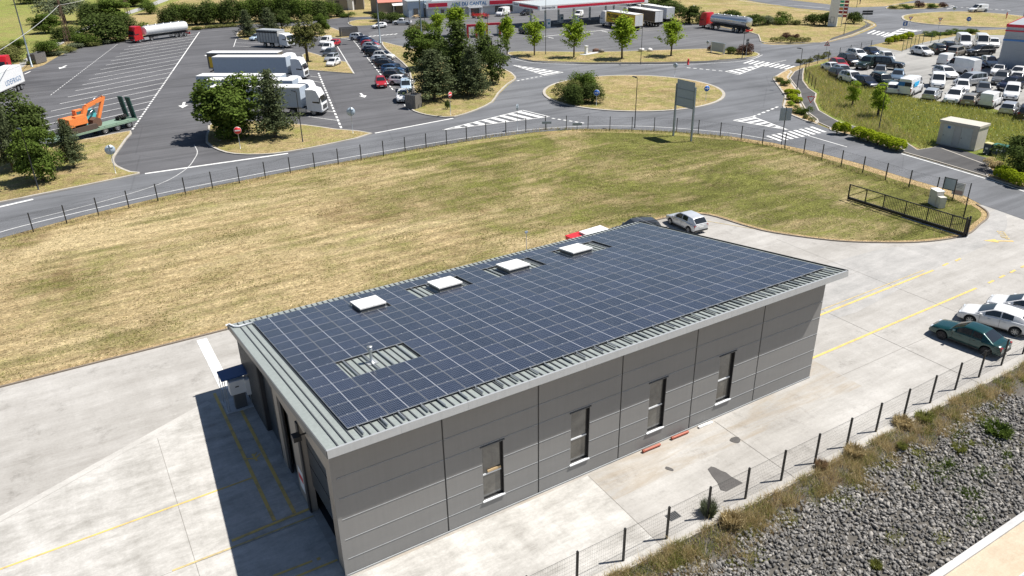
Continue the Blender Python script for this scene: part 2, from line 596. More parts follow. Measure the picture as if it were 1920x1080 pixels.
# mown field between yard and road
field = px([(-700, 640), (0, 447), (150, 406), (330, 363), (540, 322), (760, 283), (900, 261), (1000, 248), (1090, 242), (1180, 243), (1260, 247), (1370, 256), (1450, 268),
            (1530, 285), (1620, 309), (1700, 334), (1760, 351), (1800, 363), (1838, 383)])
YK = [(-75, 25.1), (0, 25.1), (30, 25.1), (38.5, 25.1), (41.5, 24.7), (43.2, 23.4), (43.9, 19.5), (44.7, 17.0), (47.3, 13.2), (50.0, 10.8), (53.0, 8.9), (55.9, 7.9), (58.5, 7.7), (61.3, 8.4), (63.6, 9.0), (65.2, 10.0), (66.3, 11.6)]
yk = spline([(p[0], p[1]) for p in YK], 5)
sheet('mown_field', [(p.x, p.y) for p in field] + [(p.x, p.y) for p in reversed(yk)], 'mown_field_grass', 0.004)
# dry earth strip along the road side of the perimeter fence
strip = px([(1370, 256), (1450, 268), (1530, 285), (1620, 309), (1700, 334), (1760, 351), (1800, 363), (1838, 383)])
sp2 = offset_line([(p.x, p.y) for p in strip], -1.5)
grass_mat('bare_earth', (0.47, 0.35, 0.19), (0.40, 0.29, 0.15), (0.24, 0.19, 0.085), 0.2, 0.66, False)
sheet('bare_earth_strip', [(p.x, p.y) for p in strip] + list(reversed([(p[0], p[1]) for p in sp2])), 'bare_earth', 0.009)

# concrete yard
yard = [(p.x, p.y) for p in yk] + [(69.7, 9.1), (66.9, 2.0), (63, -6.15), (-75, -6.15)]
sheet('concrete_yard', yard, 'yard_concrete', 0.006)
mb = MB()      # kerb between the yard and the field
inner = offset_line([(p.x, p.y) for p in yk], 0.14)
for i in range(len(yk) - 1):
    a, b, c, d = yk[i], yk[i + 1], inner[i + 1], inner[i]
    mb.add([(a[0], a[1], 0.0), (b[0], b[1], 0.0), (c[0], c[1], 0.0), (d[0], d[1], 0.0), (a[0], a[1], 0.09), (b[0], b[1], 0.09), (c[0], c[1], 0.09), (d[0], d[1], 0.09)],
           [(4, 5, 6, 7), (0, 1, 5, 4), (2, 3, 7, 6)])
structure(mb.build('yard_kerb', 'edging_brown'))
for off_, w_ in ((0.2, 1.6),):
    eg = [(q.x, q.y) for q in field[1:12]]
    sheet('dry_roadside_strip', [(q.x, q.y) for q in offset_line(eg, -off_)] + list(reversed([(q.x, q.y) for q in offset_line(eg, -off_ - w_)])), 'dry_verge_grass', 0.011)
sheet('bare_edge_strip', [(p.x, p.y) for p in offset_line([(p.x, p.y) for p in yk], 0.15)] + list(reversed([(p.x, p.y) for p in offset_line([(p.x, p.y) for p in yk], 0.62)])), 'bare_earth', 0.012)
# slabs poured at other times
sheet('pale_slab', [(-75, -17.2 + 0.2), (-75, -6.1), (-0.95, -6.1), (-0.95, 16.4), (-3.0, 16.4), (-13.55, 11.5), (-40, -0.8)], 'pale_slab', 0.010)
sheet('grey_slab_apron', px([(1500, 520), (1640, 470), (1700, 462), (1790, 452), (1832, 424), (1852, 402), (1880, 392), (1880, 440), (1760, 500), (1560, 600)]), 'grey_slab', 0.010, 4)
sheet('pale_slab_strip', [(-0.95, -6.1), (11.5, -6.1), (11.62, -0.5), (-0.95, -0.5)], 'pale_slab', 0.012)
def band(name, pts, w, mat, z, parent=None):
    """painted or jointed line along a polyline"""
    pts = [(p[0], p[1]) for p in pts]
    a, b = offset_line(pts, w / 2), offset_line(pts, -w / 2)
    mb = MB()
    n = len(pts)
    mb.add([(p[0], p[1], z) for p in a] + [(p[0], p[1], z) for p in b], [(i, n + i, n + i + 1, i + 1) for i in range(n - 1)])
    return mb.build(name, mat, parent)
structure(band('slab_edge_strip', [(-40.05, -0.55), (-13.6, 11.75), (-3.05, 16.6)], 0.42, 'strip_concrete', 0.0145))
yj = structure(obj('yard_joints', None))
for pts, w in [([(11.6, -0.5), (11.5, -6.1)], 0.03), ([(20.2, -0.5), (20.1, -6.1)], 0.025),
               ([(36, -6.1), (36.2, 20)], 0.025), ([(29.5, -1.2), (48, -1.1)], 0.02), ([(29.5, 7.7), (44, 7.9)], 0.02), ([(43.5, -6.1), (43.8, 16)], 0.02), ([(-6.3, -6.0), (-6.2, 14.5)], 0.02), ([(-13, 4.0), (-0.95, 3.9)], 0.018)]:
    o = band('joint', pts, w, 'joint_line', 0.017, yj)
sheet('oil_stain', px([(1327, 880), (1333, 875), (1341, 877), (1352, 883), (1361, 886), (1371, 894), (1393, 906), (1362, 922), (1351, 919), (1345, 905), (1336, 894)]), 'dark_stain', 0.020)
sheet('oil_spot', [(19.6, -2.25), (19.85, -2.1), (20.2, -2.2), (20.1, -2.5), (19.8, -2.6)], 'dark_stain', 0.020, 4)
sheet('oil_spot', [(15.2, -2.15), (15.35, -2.05), (15.5, -2.35), (15.4, -2.5), (15.25, -2.3)], 'dark_stain', 0.020, 4)
ym = structure(obj('yard_markings', None))
rr = random.Random(3)
def ypaint(a, b, w=0.17, mat='yellow_paint'):
    band('yellow_line', [a, b], w, mat, 0.022, ym)
ypaint((-2.6, 17.4), (-2.6, 4.7)); ypaint((-1.68, 15.2), (-1.65, 4.7)); ypaint((-13.9, 8.1), (-2.68, 8.38), 0.11)
ypaint((-4.6, 4.45), (-0.95, 4.62)); ypaint((-7.2, 4.0), (-0.95, 4.05), 0.11, 'faded_yellow_paint'); ypaint((-3.6, 1.38), (-1.9, 1.32), 0.12); ypaint((-2.9, 0.82), (-0.95, 0.8), 0.12); ypaint((-1.7, 1.3), (-1.55, 1.3))
ypaint((-14, 3.6), (-9.0, 3.8), 0.10, 'faded_yellow_paint')
ypaint((29.2, 1.08), (48.4, 1.3)); ypaint((32.0, 4.62), (48.8, 4.9)); ypaint((32.0, 5.1), (48.2, 5.3), 0.09, 'faded_yellow_paint')
for x in (50.0, 51.6, 53.2, 54.9, 56.6, 58.4):
    ypaint((x, 1.3 + (x - 50) * 0.045), (x + 0.8, 1.32 + (x - 49.2) * 0.045))
for x in (50.2, 51.9):
    ypaint((x, 5.0), (x + 0.8, 5.08))
ypaint((41.6, 23.2), (44.1, 18.6), 0.09, 'faded_yellow_paint'); ypaint((33, 23.6), (36.5, 19.0), 0.09, 'faded_yellow_paint')
sheet('white_stripe', [(-2.2, 24.7), (-1.55, 24.7), (-1.55, 17.5), (-2.2, 17.5)], 'white_paint', 0.022, parent=ym)
def figure(name, polys, x, y, rz, s, mat, z=0.022, parent=None):
    mb = MB()
    c, n = math.cos(rz), math.sin(rz)
    for P in polys:
        mb.sheet([(x + (p[0] * c - p[1] * n) * s, y + (p[0] * n + p[1] * c) * s) for p in P], z)
    return mb.build(name, mat, parent)
ARROW = [[(-1.0, -0.09), (0.1, -0.09), (0.1, 0.09), (-1.0, 0.09)], [(0.1, -0.33), (1.0, 0.0), (0.1, 0.33)]]
figure('painted_arrow', [[(-0.5, -0.07), (0.35, -0.07), (0.35, 0.07), (-0.5, 0.07)], [(0.1, 0.07), (-0.15, 0.42), (-0.3, 0.42), (-0.05, 0.07)], [(0.1, -0.07), (-0.15, -0.42), (-0.3, -0.42), (-0.05, -0.07)], [(-0.2, 0.07), (-0.45, 0.3), (-0.55, 0.26), (-0.35, 0.07)]], -2.15, 9.9, -1.5, 0.85, 'yellow_paint', 0.022, ym)
pa = at(1872, 452); figure('painted_arrow', ARROW, pa.x, pa.y, 2.5, 1.2, 'yellow_paint', 0.022, ym)
me = text_mesh('STOP', 0.8, 'faded_yellow_paint', 0.0005, 0.02)
pa = at(1880, 441); o = obj('painted_word', me, ym, (pa.x, pa.y, 0.023), 3.9)

# ---------------------------------------------------------------- asphalt
sheet('lorry_park', px([(-330, 300), (-330, 225), (0, 148), (42, 135), (82, 122), (107, 107), (140, 92), (180, 82), (217, 77), (290, 66), (360, 56), (442, 47), (520, 42), (600, 38), (640, 33), (700, 31), (770, 33), (870, 50), (960, 90), (960, 150), (860, 224), (700, 252), (540, 289), (270, 326), (0, 384), (-330, 452)]), 'parking_asphalt', 0.008)
sheet('station_forecourt', px([(690, 62), (745, 44), (770, 32), (805, 32), (880, 30), (960, 23), (985, 14), (1090, 6), (1180, 2), (1275, 43), (1330, 47), (1392, 58), (1424, 66), (1428, 80), (1440, 86), (1440, 104), (960, 118), (880, 112), (770, 92), (700, 76)]), 'forecourt_asphalt', 0.014)
RC = Vector((73.8, 71.8, 0))
sheet('main_road', px([(-700, 640), (0, 447), (150, 406), (330, 363), (540, 322), (760, 283), (900, 261), (1000, 248), (1090, 242), (1180, 243), (1260, 247), (1370, 256), (1450, 268), (1530, 285), (1620, 309), (1700, 334), (1760, 351), (1800, 363), (1838, 383), (1920, 412), (2150, 500),
                       (2150, 425), (1920, 356), (1860, 336), (1760, 306), (1690, 286), (1600, 256), (1560, 244), (1530, 232), (1482, 216), (1466, 200), (1470, 180), (1449, 150), (1458, 140), (1475, 130), (1510, 120), (1560, 108), (1600, 96), (1630, 86), (1680, 74), (1735, 62), (1800, 58), (1880, 55), (1960, 54),
                       (2100, 40), (2000, 6), (1900, -8), (1780, -14), (1700, 4), (1660, 12), (1600, 14), (1560, 9), (1500, 2), (1420, -6), (1340, -14), (1340, -10), (1420, 4), (1500, 16), (1560, 21), (1596, 26), (1617, 35), (1630, 38), (1642, 44), (1644, 49), (1636, 54), (1600, 68), (1555, 79), (1500, 83), (1450, 84), (1426, 82), (1426, 103), (1400, 111), (1325, 117), (1240, 119), (1100, 119), (1000, 115), (955, 106), (890, 98), (820, 84), (745, 72), (720, 78), (780, 92), (900, 118), (950, 129), (966, 142), (968, 149), (955, 158), (936, 176), (925, 192), (895, 207), (852, 222), (700, 252), (540, 289), (270, 326), (0, 384), (-700, 545)]), 'road_asphalt', 0.020)
# car lot beside the big shed
sheet('car_lot', px([(1560, 140), (1575, 118), (1605, 98), (1640, 86), (1668, 92), (1690, 96), (1730, 80), (1800, 66), (1960, 66), (2150, 90), (2150, 260), (1920, 222), (1860, 203), (1800, 196), (1740, 187), (1700, 181), (1650, 165), (1600, 157), (1565, 150)]), 'worn_lot_asphalt', 0.026)
# pavement along the road on the right, a step up
def slab(name, pts, h, top, side='kerb_concrete', smooth=0, kerb=0.0):
    """raised piece of ground with a kerb round it (pts in metres)"""
    pts = [(p[0], p[1]) for p in pts]
    if smooth:
        pts = [(p[0], p[1]) for p in spline(pts, smooth, True)]
    n = len(pts)
    if sum(pts[i][0] * pts[(i + 1) % n][1] - pts[(i + 1) % n][0] * pts[i][1] for i in range(n)) < 0:
        pts = list(reversed(pts))
    inn = offset_line(pts, kerb or 0.02, True)
    mb = MB(); mb.sheet([(p[0], p[1]) for p in inn], h + 0.002)
    o = structure(mb.build(name, top))
    mb = MB()
    vs = [(p[0], p[1], 0.0) for p in pts] + [(p[0], p[1], h) for p in pts] + [(p[0], p[1], h) for p in inn] + [(p[0], p[1], h - 0.06) for p in inn]
    fs = []
    for i in range(n):
        j = (i + 1) % n
        fs += [(i, j, n + j, n + i), (n + i, n + j, 2 * n + j, 2 * n + i), (2 * n + i, 2 * n + j, 3 * n + j, 3 * n + i)]
    mb.add(vs, fs)
    mb.build('kerb', side, o)
    return o
slab('pavement', px([(1489, 135), (1500, 130), (1508, 128), (1506, 140), (1506, 152), (1516, 166), (1531, 176), (1528, 191), (1536, 208), (1560, 222), (1580, 232), (1602, 238), (1650, 252), (1700, 268), (1720, 282), (1758, 276), (1815, 297), (1850, 310), (1862, 322), (1920, 344), (2150, 418), (2150, 424), (1920, 355), (1860, 335), (1760, 305), (1690, 285), (1600, 255), (1562, 243), (1533, 230), (1531, 224), (1512, 210), (1502, 192), (1499, 172), (1480, 147)]), 0.10, 'pavement_asphalt', kerb=0.18)

I = {}
def island(name, pts, top='island_grass', smooth=3, kerb=0.28, h=0.13):
    I[name] = slab(name, px(pts), h, top, 'kerb_concrete', smooth, kerb)
island('grass_verge', [(-330, 440), (-330, 330), (0, 283), (100, 269), (172, 260), (246, 246), (238, 262), (222, 285), (214, 300), (221, 312), (246, 323), (262, 327), (150, 351), (60, 369), (0, 381)], smooth=2)
island('grass_island', [(386, 268), (390, 245), (400, 231), (480, 228), (572, 235), (630, 243), (698, 251), (620, 271), (540, 286), (490, 291), (440, 290), (410, 283)], smooth=2)
island('grass_island', [(577, 132), (664, 139), (651, 117), (622, 112), (596, 103), (578, 98), (566, 104)], smooth=1)
island('grass_island', [(716, 79), (742, 85), (800, 97), (900, 119), (948, 131), (965, 142), (967, 149), (953, 158), (935, 176), (924, 192), (894, 207), (852, 220), (815, 219), (785, 213), (770, 205), (781, 196), (778, 180), (770, 150), (764, 128), (742, 108), (722, 92)], smooth=2)
island('grass_island', [(447, 59), (480, 54), (540, 50), (605, 49), (640, 59), (662, 68), (640, 72), (595, 69), (545, 66), (500, 67), (478, 75), (446, 73)], smooth=2)
island('grass_island', [(652, 43), (668, 38), (695, 37), (712, 39), (714, 46), (680, 49), (660, 49)], smooth=2)
island('station_verge', [(955, 104), (957, 98), (1000, 97), (1120, 98), (1230, 95), (1330, 92), (1380, 94), (1414, 98), (1424, 104), (1398, 111), (1325, 117), (1240, 119), (1100, 120), (1000, 116)], smooth=3)
sheet('verge_pavement', px([(957, 106), (1000, 113.5), (1100, 117), (1240, 116.5), (1325, 114), (1396, 108), (1420, 104), (1398, 110), (1325, 116), (1240, 118.3), (1100, 119.2), (1000, 115.2)], 0.13), 'pavement_asphalt', 0.140)
# roundabout
slab('roundabout_island', [(RC.x + 14.4 * math.cos(a), RC.y + 14.4 * math.sin(a)) for a in [2 * math.pi * k / 64 for k in range(64)]], 0.14, 'island_grass', 'kerb_concrete', 0, 0.45)
island('shrub_bed', [(1449, 150), (1455, 143), (1475, 132), (1486, 136), (1478, 146), (1497, 172), (1500, 191), (1511, 211), (1530, 226), (1530, 234), (1482, 216), (1467, 200), (1471, 181)], 'bare_earth', smooth=2, kerb=0.3)
island('shrub_bed', [(1556, 245), (1562, 240), (1600, 247), (1650, 262), (1690, 278), (1692, 284), (1640, 269), (1600, 256)], 'bare_earth', smooth=2, kerb=0.2)
island('shrub_bed', [(1850, 333), (1862, 328), (1920, 346), (2020, 378), (2020, 386), (1920, 355)], 'bare_earth', smooth=2, kerb=0.2)
island('totem_verge', [(1330, 40), (1392, 58), (1421, 66), (1425, 78), (1450, 82), (1525, 81), (1550, 79), (1600, 66), (1632, 52), (1640, 46), (1612, 36), (1590, 28), (1500, 20), (1400, 8), (1300, 10)], smooth=2)
sheet('verge_pavement', px([(1552, 77), (1598, 63.5), (1628, 51), (1634, 46), (1617, 38), (1626, 45), (1610, 54), (1560, 71)], 0.13), 'pavement_asphalt', 0.142)
# second roundabout
RC2 = at(1800, 40)
r2 = (at(1690, 34) - RC2).length
slab('roundabout_island', [(p.x, p.y) for p in px([(1690, 33), (1700, 28), (1740, 24), (1800, 22), (1860, 25), (1920, 31), (1980, 40), (1985, 50), (1930, 54), (1880, 53), (1800, 50), (1740, 46), (1700, 40)])], 0.14, 'island_grass', 'kerb_concrete', 3, 0.5)
island('far_verge', [(1660, 15), (1680, 9), (1720, 6), (1770, 8), (1778, 12), (1760, 16), (1700, 18), (1670, 18)], smooth=2)
# bins and transformer apron
sheet('bin_apron', px([(1738, 283), (1765, 270), (1860, 300), (1846, 322), (1812, 300), (1800, 306)], 0.0), 'pavement_asphalt', 0.05)
# car lot meadow (long grass ground)
sheet('rough_meadow', px([(1508, 128), (1560, 112), (1575, 118), (1562, 142), (1566, 151), (1600, 158), (1650, 166), (1700, 182), (1740, 188), (1800, 197), (1860, 204), (1920, 223), (2150, 262), (2150, 416), (1920, 343), (1870, 322), (1860, 300), (1762, 268), (1735, 284), (1700, 267), (1650, 251), (1602, 237), (1580, 231), (1560, 221), (1537, 207), (1530, 191), (1533, 176), (1518, 165), (1508, 151)]), 'meadow_grass', 0.030)

# ---------------------------------------------------------------- road paint
ZP = 0.030
def paintset(name):
    return structure(obj(name, None))
def stripe(par, a, b, w=0.15, z=ZP, mat='white_paint', name='painted_line'):
    A, B = at(*a), at(*b)
    return band(name, [A, B], w, mat, z, par)
def curve(par, pts, w=0.15, z=ZP, mat='white_paint', n=6):
    return band('painted_line', spline([(p.x, p.y) for p in px(pts)], n), w, mat, z, par)
def dashes(par, a, b, n, w=0.2, fill=0.5, z=ZP, mat='white_paint'):
    A, B = at(*a), at(*b)
    for i in range(n):
        p, q = A.lerp(B, i / n), A.lerp(B, (i + fill) / n)
        band('painted_dash', [p, q], w, mat, z, par)
LP = paintset('lorry_bay_markings')
ZL = 0.016
Lr0, Lr1 = at(374, 60), at(247, 245)
Ll0, Ll1 = at(220, 83), at(93, 180)
bd = (at(94, 180.5) - at(321, 137)).normalized()
for i in range(20):
    p = Lr0.lerp(Lr1, (i + 0.55) / 20.2)
    # meet the left line
    d = (Ll1 - Ll0)
    den = bd.x * d.y - bd.y * d.x
    t = ((Ll0.x - p.x) * d.y - (Ll0.y - p.y) * d.x) / den
    band('bay_line', [p, p + bd * min(t, 19.5)], 0.16, 'white_paint', ZL, LP)
band('bay_end_line', [Lr0, Lr0.lerp(Lr1, 0.55)], 0.22, 'white_paint', ZL + 0.004, LP)
q = Lr0.lerp(Lr1, 0.55)
for i in range(32):
    band('painted_dash', [q.lerp(Lr1, i / 32), q.lerp(Lr1, (i + 0.6) / 32)], 0.26, 'white_paint', ZL + 0.004, LP)
for i in range(40):
    band('painted_dash', [Ll0.lerp(Ll1, i / 40), Ll0.lerp(Ll1, (i + 0.6) / 40)], 0.16, 'worn_white_paint', ZL + 0.004, LP)
for (u, v, du, dv, s) in [(118, 126, -10, 5, 2.2), (389, 103, -4, 3, 1.8), (344, 197, -3, 10, 2.3), (680, 179, 8, 8, 1.9)]:
    p = at(u, v)
    figure('painted_arrow', ARROW, p.x, p.y, heading(u, v, du, dv), s, 'white_paint', ZL, LP)
stripe(LP, (46, 139), (57, 134), 0.3, ZL)
CP = paintset('car_park_markings')
dashes(CP, (597, 137), (641, 243), 22, 0.28, 0.62, ZL)
for a, b in [((575, 218), (633, 226)), ((578, 204), (628, 210)), ((580, 151), (605, 155)), ((582, 143), (600, 145)), ((441, 80), (490, 82)), ((438, 86), (480, 88)), ((480, 86), (548, 93))]:
    stripe(CP, a, b, 0.13, ZL)
stripe(CP, (443, 73), (438, 88), 0.14, ZL)
stripe(CP, (632, 86), (664, 138), 0.16, ZL)
stripe(CP, (640, 117), (652, 115), 0.13, ZL)
dashes(CP, (663, 76), (738, 170), 26, 0.2, 0.7, ZL)
stripe(CP, (757, 195), (768, 207), 0.2, ZL)
curve(CP, [(596, 71), (630, 71.5), (650, 73), (662, 76)], 0.2, ZL)
for k in range(17):
    u, v = 664 + 74 * k / 16, 77 + 92 * k / 16
    stripe(CP, (u, v), (u + 8, v + 0.6), 0.12, ZL)
RM = paintset('road_markings')
stripe(RM, (272, 326), (540, 288), 0.42, ZP); stripe(RM, (-60, 402), (62, 374), 0.42, ZP)
stripe(RM, (703, 250), (850, 222), 0.34, ZP)
curve(RM, [(-60, 466), (0, 436), (150, 398), (330, 357), (540, 316), (760, 277), (900, 255), (1000, 242.5), (1090, 237), (1180, 236.5), (1260, 240), (1370, 250), (1450, 263)], 0.12)
def hatch(name, tri, n, slant=0.5):
    """give-way wedge: an outlined triangle with bars across it"""
    h = paintset(name)
    A, B, Cc = [at(*p) for p in tri]           # A tip, B-C the base
    for p, q in ((A, B), (A, Cc), (B, Cc)):
        band('painted_line', [p, q], 0.22, 'white_paint', ZP, h)
    for i in range(1, n):
        t0, t1 = (i + 0.12) / n, (i + 0.62) / n
        poly = [A.lerp(B, t0), A.lerp(B, t1), A.lerp(Cc, min(1, t1)), A.lerp(Cc, t0)]
        mb = MB(); mb.sheet([(p.x, p.y) for p in poly], ZP + 0.004); mb.build('painted_bar', 'white_paint', h)
hatch('splitter_marking', [(830, 244), (980, 207), (1030, 219)], 9)
hatch('splitter_marking', [(961, 122), (1056, 136), (1023, 142)], 8)
hatch('splitter_marking', [(1442, 119), (1360, 134), (1385, 140)], 7)
hatch('splitter_marking', [(1478, 244), (1375, 226), (1411, 219)], 6)
hatch('splitter_marking', [(1655, 70), (1692, 53), (1728, 57)], 5)
def zebra(name, a, b, n, du, dv, w=0.5):
    h = paintset(name)
    for i in range(n):
        t = i / (n - 1)
        u, v = a[0] + (b[0] - a[0]) * t, a[1] + (b[1] - a[1]) * t
        band('crossing_bar', [at(u - du / 2, v - dv / 2), at(u + du / 2, v + dv / 2)], w, 'white_paint', ZP, h)
zebra('pedestrian_crossing', (1452, 260), (1534, 243), 9, 27, 10)
zebra('pedestrian_crossing', (1404, 116), (1481, 127), 9, 18, -6)
zebra('pedestrian_crossing', (1634, 60), (1668, 66), 5, 14, -6)
zebra('pedestrian_crossing', (686, 69), (742, 64), 8, 6, -1.5)
dashes(RM, (969, 152), (1020, 142), 6, 0.35, 0.55); dashes(RM, (1035, 222), (1100, 232), 6, 0.35, 0.55); dashes(RM, (1412, 219), (1462, 199), 6, 0.35, 0.55); dashes(RM, (1288, 127), (1360, 134), 6, 0.35, 0.55)
stripe(RM, (1448, 119), (1474, 113), 0.15); stripe(RM, (1513, 254), (1588, 276), 0.16)
curve(RM, [(1690, 288.5), (1760, 309), (1860, 339), (1920, 359), (2050, 400)], 0.2)
curve(RM, [(960, 109), (1000, 117.5), (1100, 121.5), (1240, 121.5), (1325, 119.5), (1400, 113.5), (1430, 103)], 0.14)
curve(RM, [(1350, -6), (1430, 7), (1500, 11), (1555, 16)], 0.25); dashes(RM, (1770, 12), (1900, 20), 12, 0.5, 0.5)
curve(RM, [(1700, 8), (1735, 6), (1775, 9), (1790, 13), (1775, 17)], 0.3)
curve(RM, [(364, 272), (370, 284), (366, 296), (348, 318), (300, 345), (200, 376), (60, 412)], 0.10, ZP + 0.002, 'worn_white_paint')
FM = paintset('forecourt_markings')
stripe(FM, (1018, 68.5), (1142, 55.5), 0.35, 0.022); stripe(FM, (1028, 70), (1038, 72), 0.3, 0.022); stripe(FM, (1102, 62.5), (1112, 64), 0.3, 0.022); stripe(FM, (1128, 58), (1142, 61), 0.3, 0.022)

# ---------------------------------------------------------------- stone bank, its foot and the track below
mb = MB()
mb.add([(-260, BANK_Y, 0), (260, BANK_Y, 0), (260, -8.0, -0.35), (-260, -8.0, -0.35), (260, BANK_F, BANK_Z), (-260, BANK_F, BANK_Z)], [(0, 3, 2, 1), (3, 5, 4, 2)])
bank = structure(mb.build('stone_bank', 'bank_gravel_shade'))
mb = MB()
mb.add([(-300, BANK_F - 0.3, BANK_Z), (300, BANK_F - 0.3, BANK_Z), (300, -400, BANK_Z), (-300, -400, BANK_Z)], [(0, 3, 2, 1)])
structure(mb.build('sandy_track', 'sandy_track'))
mb = MB(); mb.span((-260, BANK_F - 0.34, BANK_Z - 0.3), (260, BANK_F, BANK_Z + 0.12)); structure(mb.build('bank_kerb', 'fresh_concrete'))
mb = MB(); mb.span((-75, -6.36, -0.2), (75, -6.15, 0.05)); structure(mb.build('yard_edge_kerb', 'kerb_concrete'))
# ================================================================ warehouse
def metal_sheet(name, col, rough=0.45, var=0.06, streak=0.12):
    g = NT(name)
    f = g.noise(g.vec((0.5, 0.5, 2.0)), 0.6, 5, 0.6)
    st = g.noise(g.vec((6, 6, 0.35)), 1.0, 6, 0.65)
    c = g.ramp(f, [(0.3, tuple(x * (1 - var) for x in col)), (0.7, tuple(x * (1 + var) for x in col))])
    c = g.mix(streak, c, g.ramp(st, [(0.35, 0.55), (0.62, 1.15)]), 'MULTIPLY')
    g.b.inputs['Metallic'].default_value = 0.0
    return g.done(c, rough, 0.4)
metal_sheet('cladding_grey', (0.228, 0.226, 0.222), 0.5, 0.04, 0.07)
metal_sheet('cladding_dark', (0.035, 0.036, 0.04), 0.6)
metal_sheet('roof_sheet', (0.285, 0.315, 0.30), 0.42, 0.05, 0.25)
metal_sheet('fascia_grey', (0.36, 0.375, 0.385), 0.35)
metal_sheet('trim_dark', (0.10, 0.105, 0.11), 0.4)
metal_sheet('pillar_taupe', (0.30, 0.27, 0.235), 0.55)
plain('joint_dark', (0.07, 0.07, 0.07), 0.7)
plain('frame_black', (0.015, 0.015, 0.017), 0.35)
plain('alu', (0.62, 0.63, 0.64), 0.35, 0.6, 0.05)
plain('panel_frame', (0.46, 0.47, 0.49), 0.4, 0.5, 0.05)
plain('sill_white', (0.72, 0.74, 0.76), 0.35)
plain('lid_white', (0.80, 0.79, 0.76), 0.4)
plain('galvanised', (0.50, 0.52, 0.53), 0.38, 0.7, 0.15)
plain('slate_door', (0.03, 0.04, 0.052), 0.3)
plain('interior_shade', (0.02, 0.02, 0.022), 0.9)  # near-black colour that stands for the unlit interior
plain('pipe_red', (0.36, 0.095, 0.055), 0.5)
plain('timber', (0.55, 0.40, 0.22), 0.7)
def window_glass():
    g = NT('window_glass')
    f = g.noise(g.vec(), 1.2, 6, 0.7, 0.5)
    c = g.ramp(f, [(0.3, (0.055, 0.054, 0.05)), (0.7, (0.17, 0.163, 0.145))])  # paler tones put the reflected concrete into the glass colour
    return g.done(c, 0.07, 0.9)
window_glass()

def solar_mat():
    g = NT('solar_cells')
    xyz = g.sep(g.tc.outputs['Object'])
    rnd = g.N.new('ShaderNodeObjectInfo').outputs['Random']
    def lines(co, n, off, w):
        f = g.math('FRACT', g.math('ADD', g.math('MULTIPLY', co, n), off))
        e = g.math('MINIMUM', f, g.math('SUBTRACT', 1.0, f))
        return g.math('LESS_THAN', e, w)
    lx = lines(xyz[0], 1 / 0.0862, 0.5, 0.065)
    ly = lines(xyz[1], 1 / 0.184, 0.5, 0.045)
    bus = lines(xyz[1], 1 / 0.0184, 0.5, 0.07)
    grid = g.math('MAXIMUM', lx, ly)
    base = g.ramp(rnd, [(0.0, (0.0070, 0.0105, 0.024)), (0.5, (0.0098, 0.0142, 0.032)), (1.0, (0.015, 0.020, 0.042))])
    tone = g.noise(g.vec(), 2.5, 3, 0.5)
    base = g.mix(0.5, base, g.ramp(tone, [(0.3, 0.8), (0.7, 1.25)]), 'MULTIPLY')
    c = g.mix(g.math('MULTIPLY', bus, 0.22), base, (0.22, 0.24, 0.28))
    c = g.mix(g.math('MULTIPLY', grid, 0.5), c, (0.215, 0.255, 0.33))
    mid = g.math('LESS_THAN', g.math('ABSOLUTE', xyz[0]), 0.009)
    c = g.mix(mid, c, (0.62, 0.63, 0.66))
    dust = g.noise(g.vec((1, 0.3, 1)), 1.6, 6, 0.7, 0.4)
    c = g.mix(g.math('MULTIPLY', g.ramp(dust, [(0.45, 0.0), (0.8, 1.0)]), 0.06), c, (0.27, 0.27, 0.25))
    r = g.math('ADD', 0.16, g.math('MULTIPLY', dust, 0.10))
    return g.done(c, r, 0.55)
solar_mat()

WH = thing('warehouse', 'grey clad warehouse with a mono-pitch roof covered in solar panels', 'warehouse')
YW, X0, BW = -0.30, -0.9123, 4.8477
X1 = X0 + 6 * BW
TH, HR = -0.1458, 7.0907
def zroof(y, n=-0.14):
    return HR + y * math.tan(TH) + n / math.cos(TH)
ZT = zroof(YW, -0.26)
joints = [0.10, 0.90, 1.95, 3.03, 4.10, 5.14, 6.20, ZT]
WZ0, WZ1 = 0.95, 3.97
# structural wall behind the cladding, with openings for the windows
def wall_pieces(mb, y0, y1, z0, z1, i, gap, x0=None, x1=None):
    bx = X0 + i * BW
    x0 = bx if x0 is None else x0
    x1 = bx + BW if x1 is None else x1
    if 1 <= i <= 4:
        wx0, wx1 = bx + 1.86 - gap, bx + 2.92 + gap
        a, b = max(z0, WZ0 - gap), min(z1, WZ1 + gap)
        if a < b - 1e-4:
            mb.span((x0, y0, z0), (wx0, y1, z1)); mb.span((wx1, y0, z0), (x1, y1, z1))
            if z0 < a - 1e-3:
                mb.span((wx0, y0, z0), (wx1, y1, a))
            if z1 > b + 1e-3:
                mb.span((wx0, y0, b), (wx1, y1, z1))
            return
    mb.span((x0, y0, z0), (x1, y1, z1))
mb = MB()
for i in range(6):
    wall_pieces(mb, YW + 0.045, YW + 0.22, 0.0, ZT, i, 0.0)
WL = mb.build('long_wall', 'joint_dark', WH)
def lip(m_, zt):
    """chamfer shaped to catch sun as a bright joint line, on pieces reaching zt"""
    for q in range(len(m_.v) // 8):
        b_ = m_.v[q * 8:q * 8 + 8]
        if abs(max(v[2] for v in b_) - zt) > 1e-5: continue
        xa, xb = min(v[0] for v in b_), max(v[0] for v in b_)
        m_.add([(xa, YW, zt), (xb, YW, zt), (xb, YW + 0.03, zt + 0.036), (xa, YW + 0.03, zt + 0.036), (xa, YW + 0.05, zt), (xb, YW + 0.05, zt)],
               [(0, 1, 2, 3), (3, 2, 5, 4), (0, 3, 4), (1, 5, 2)])
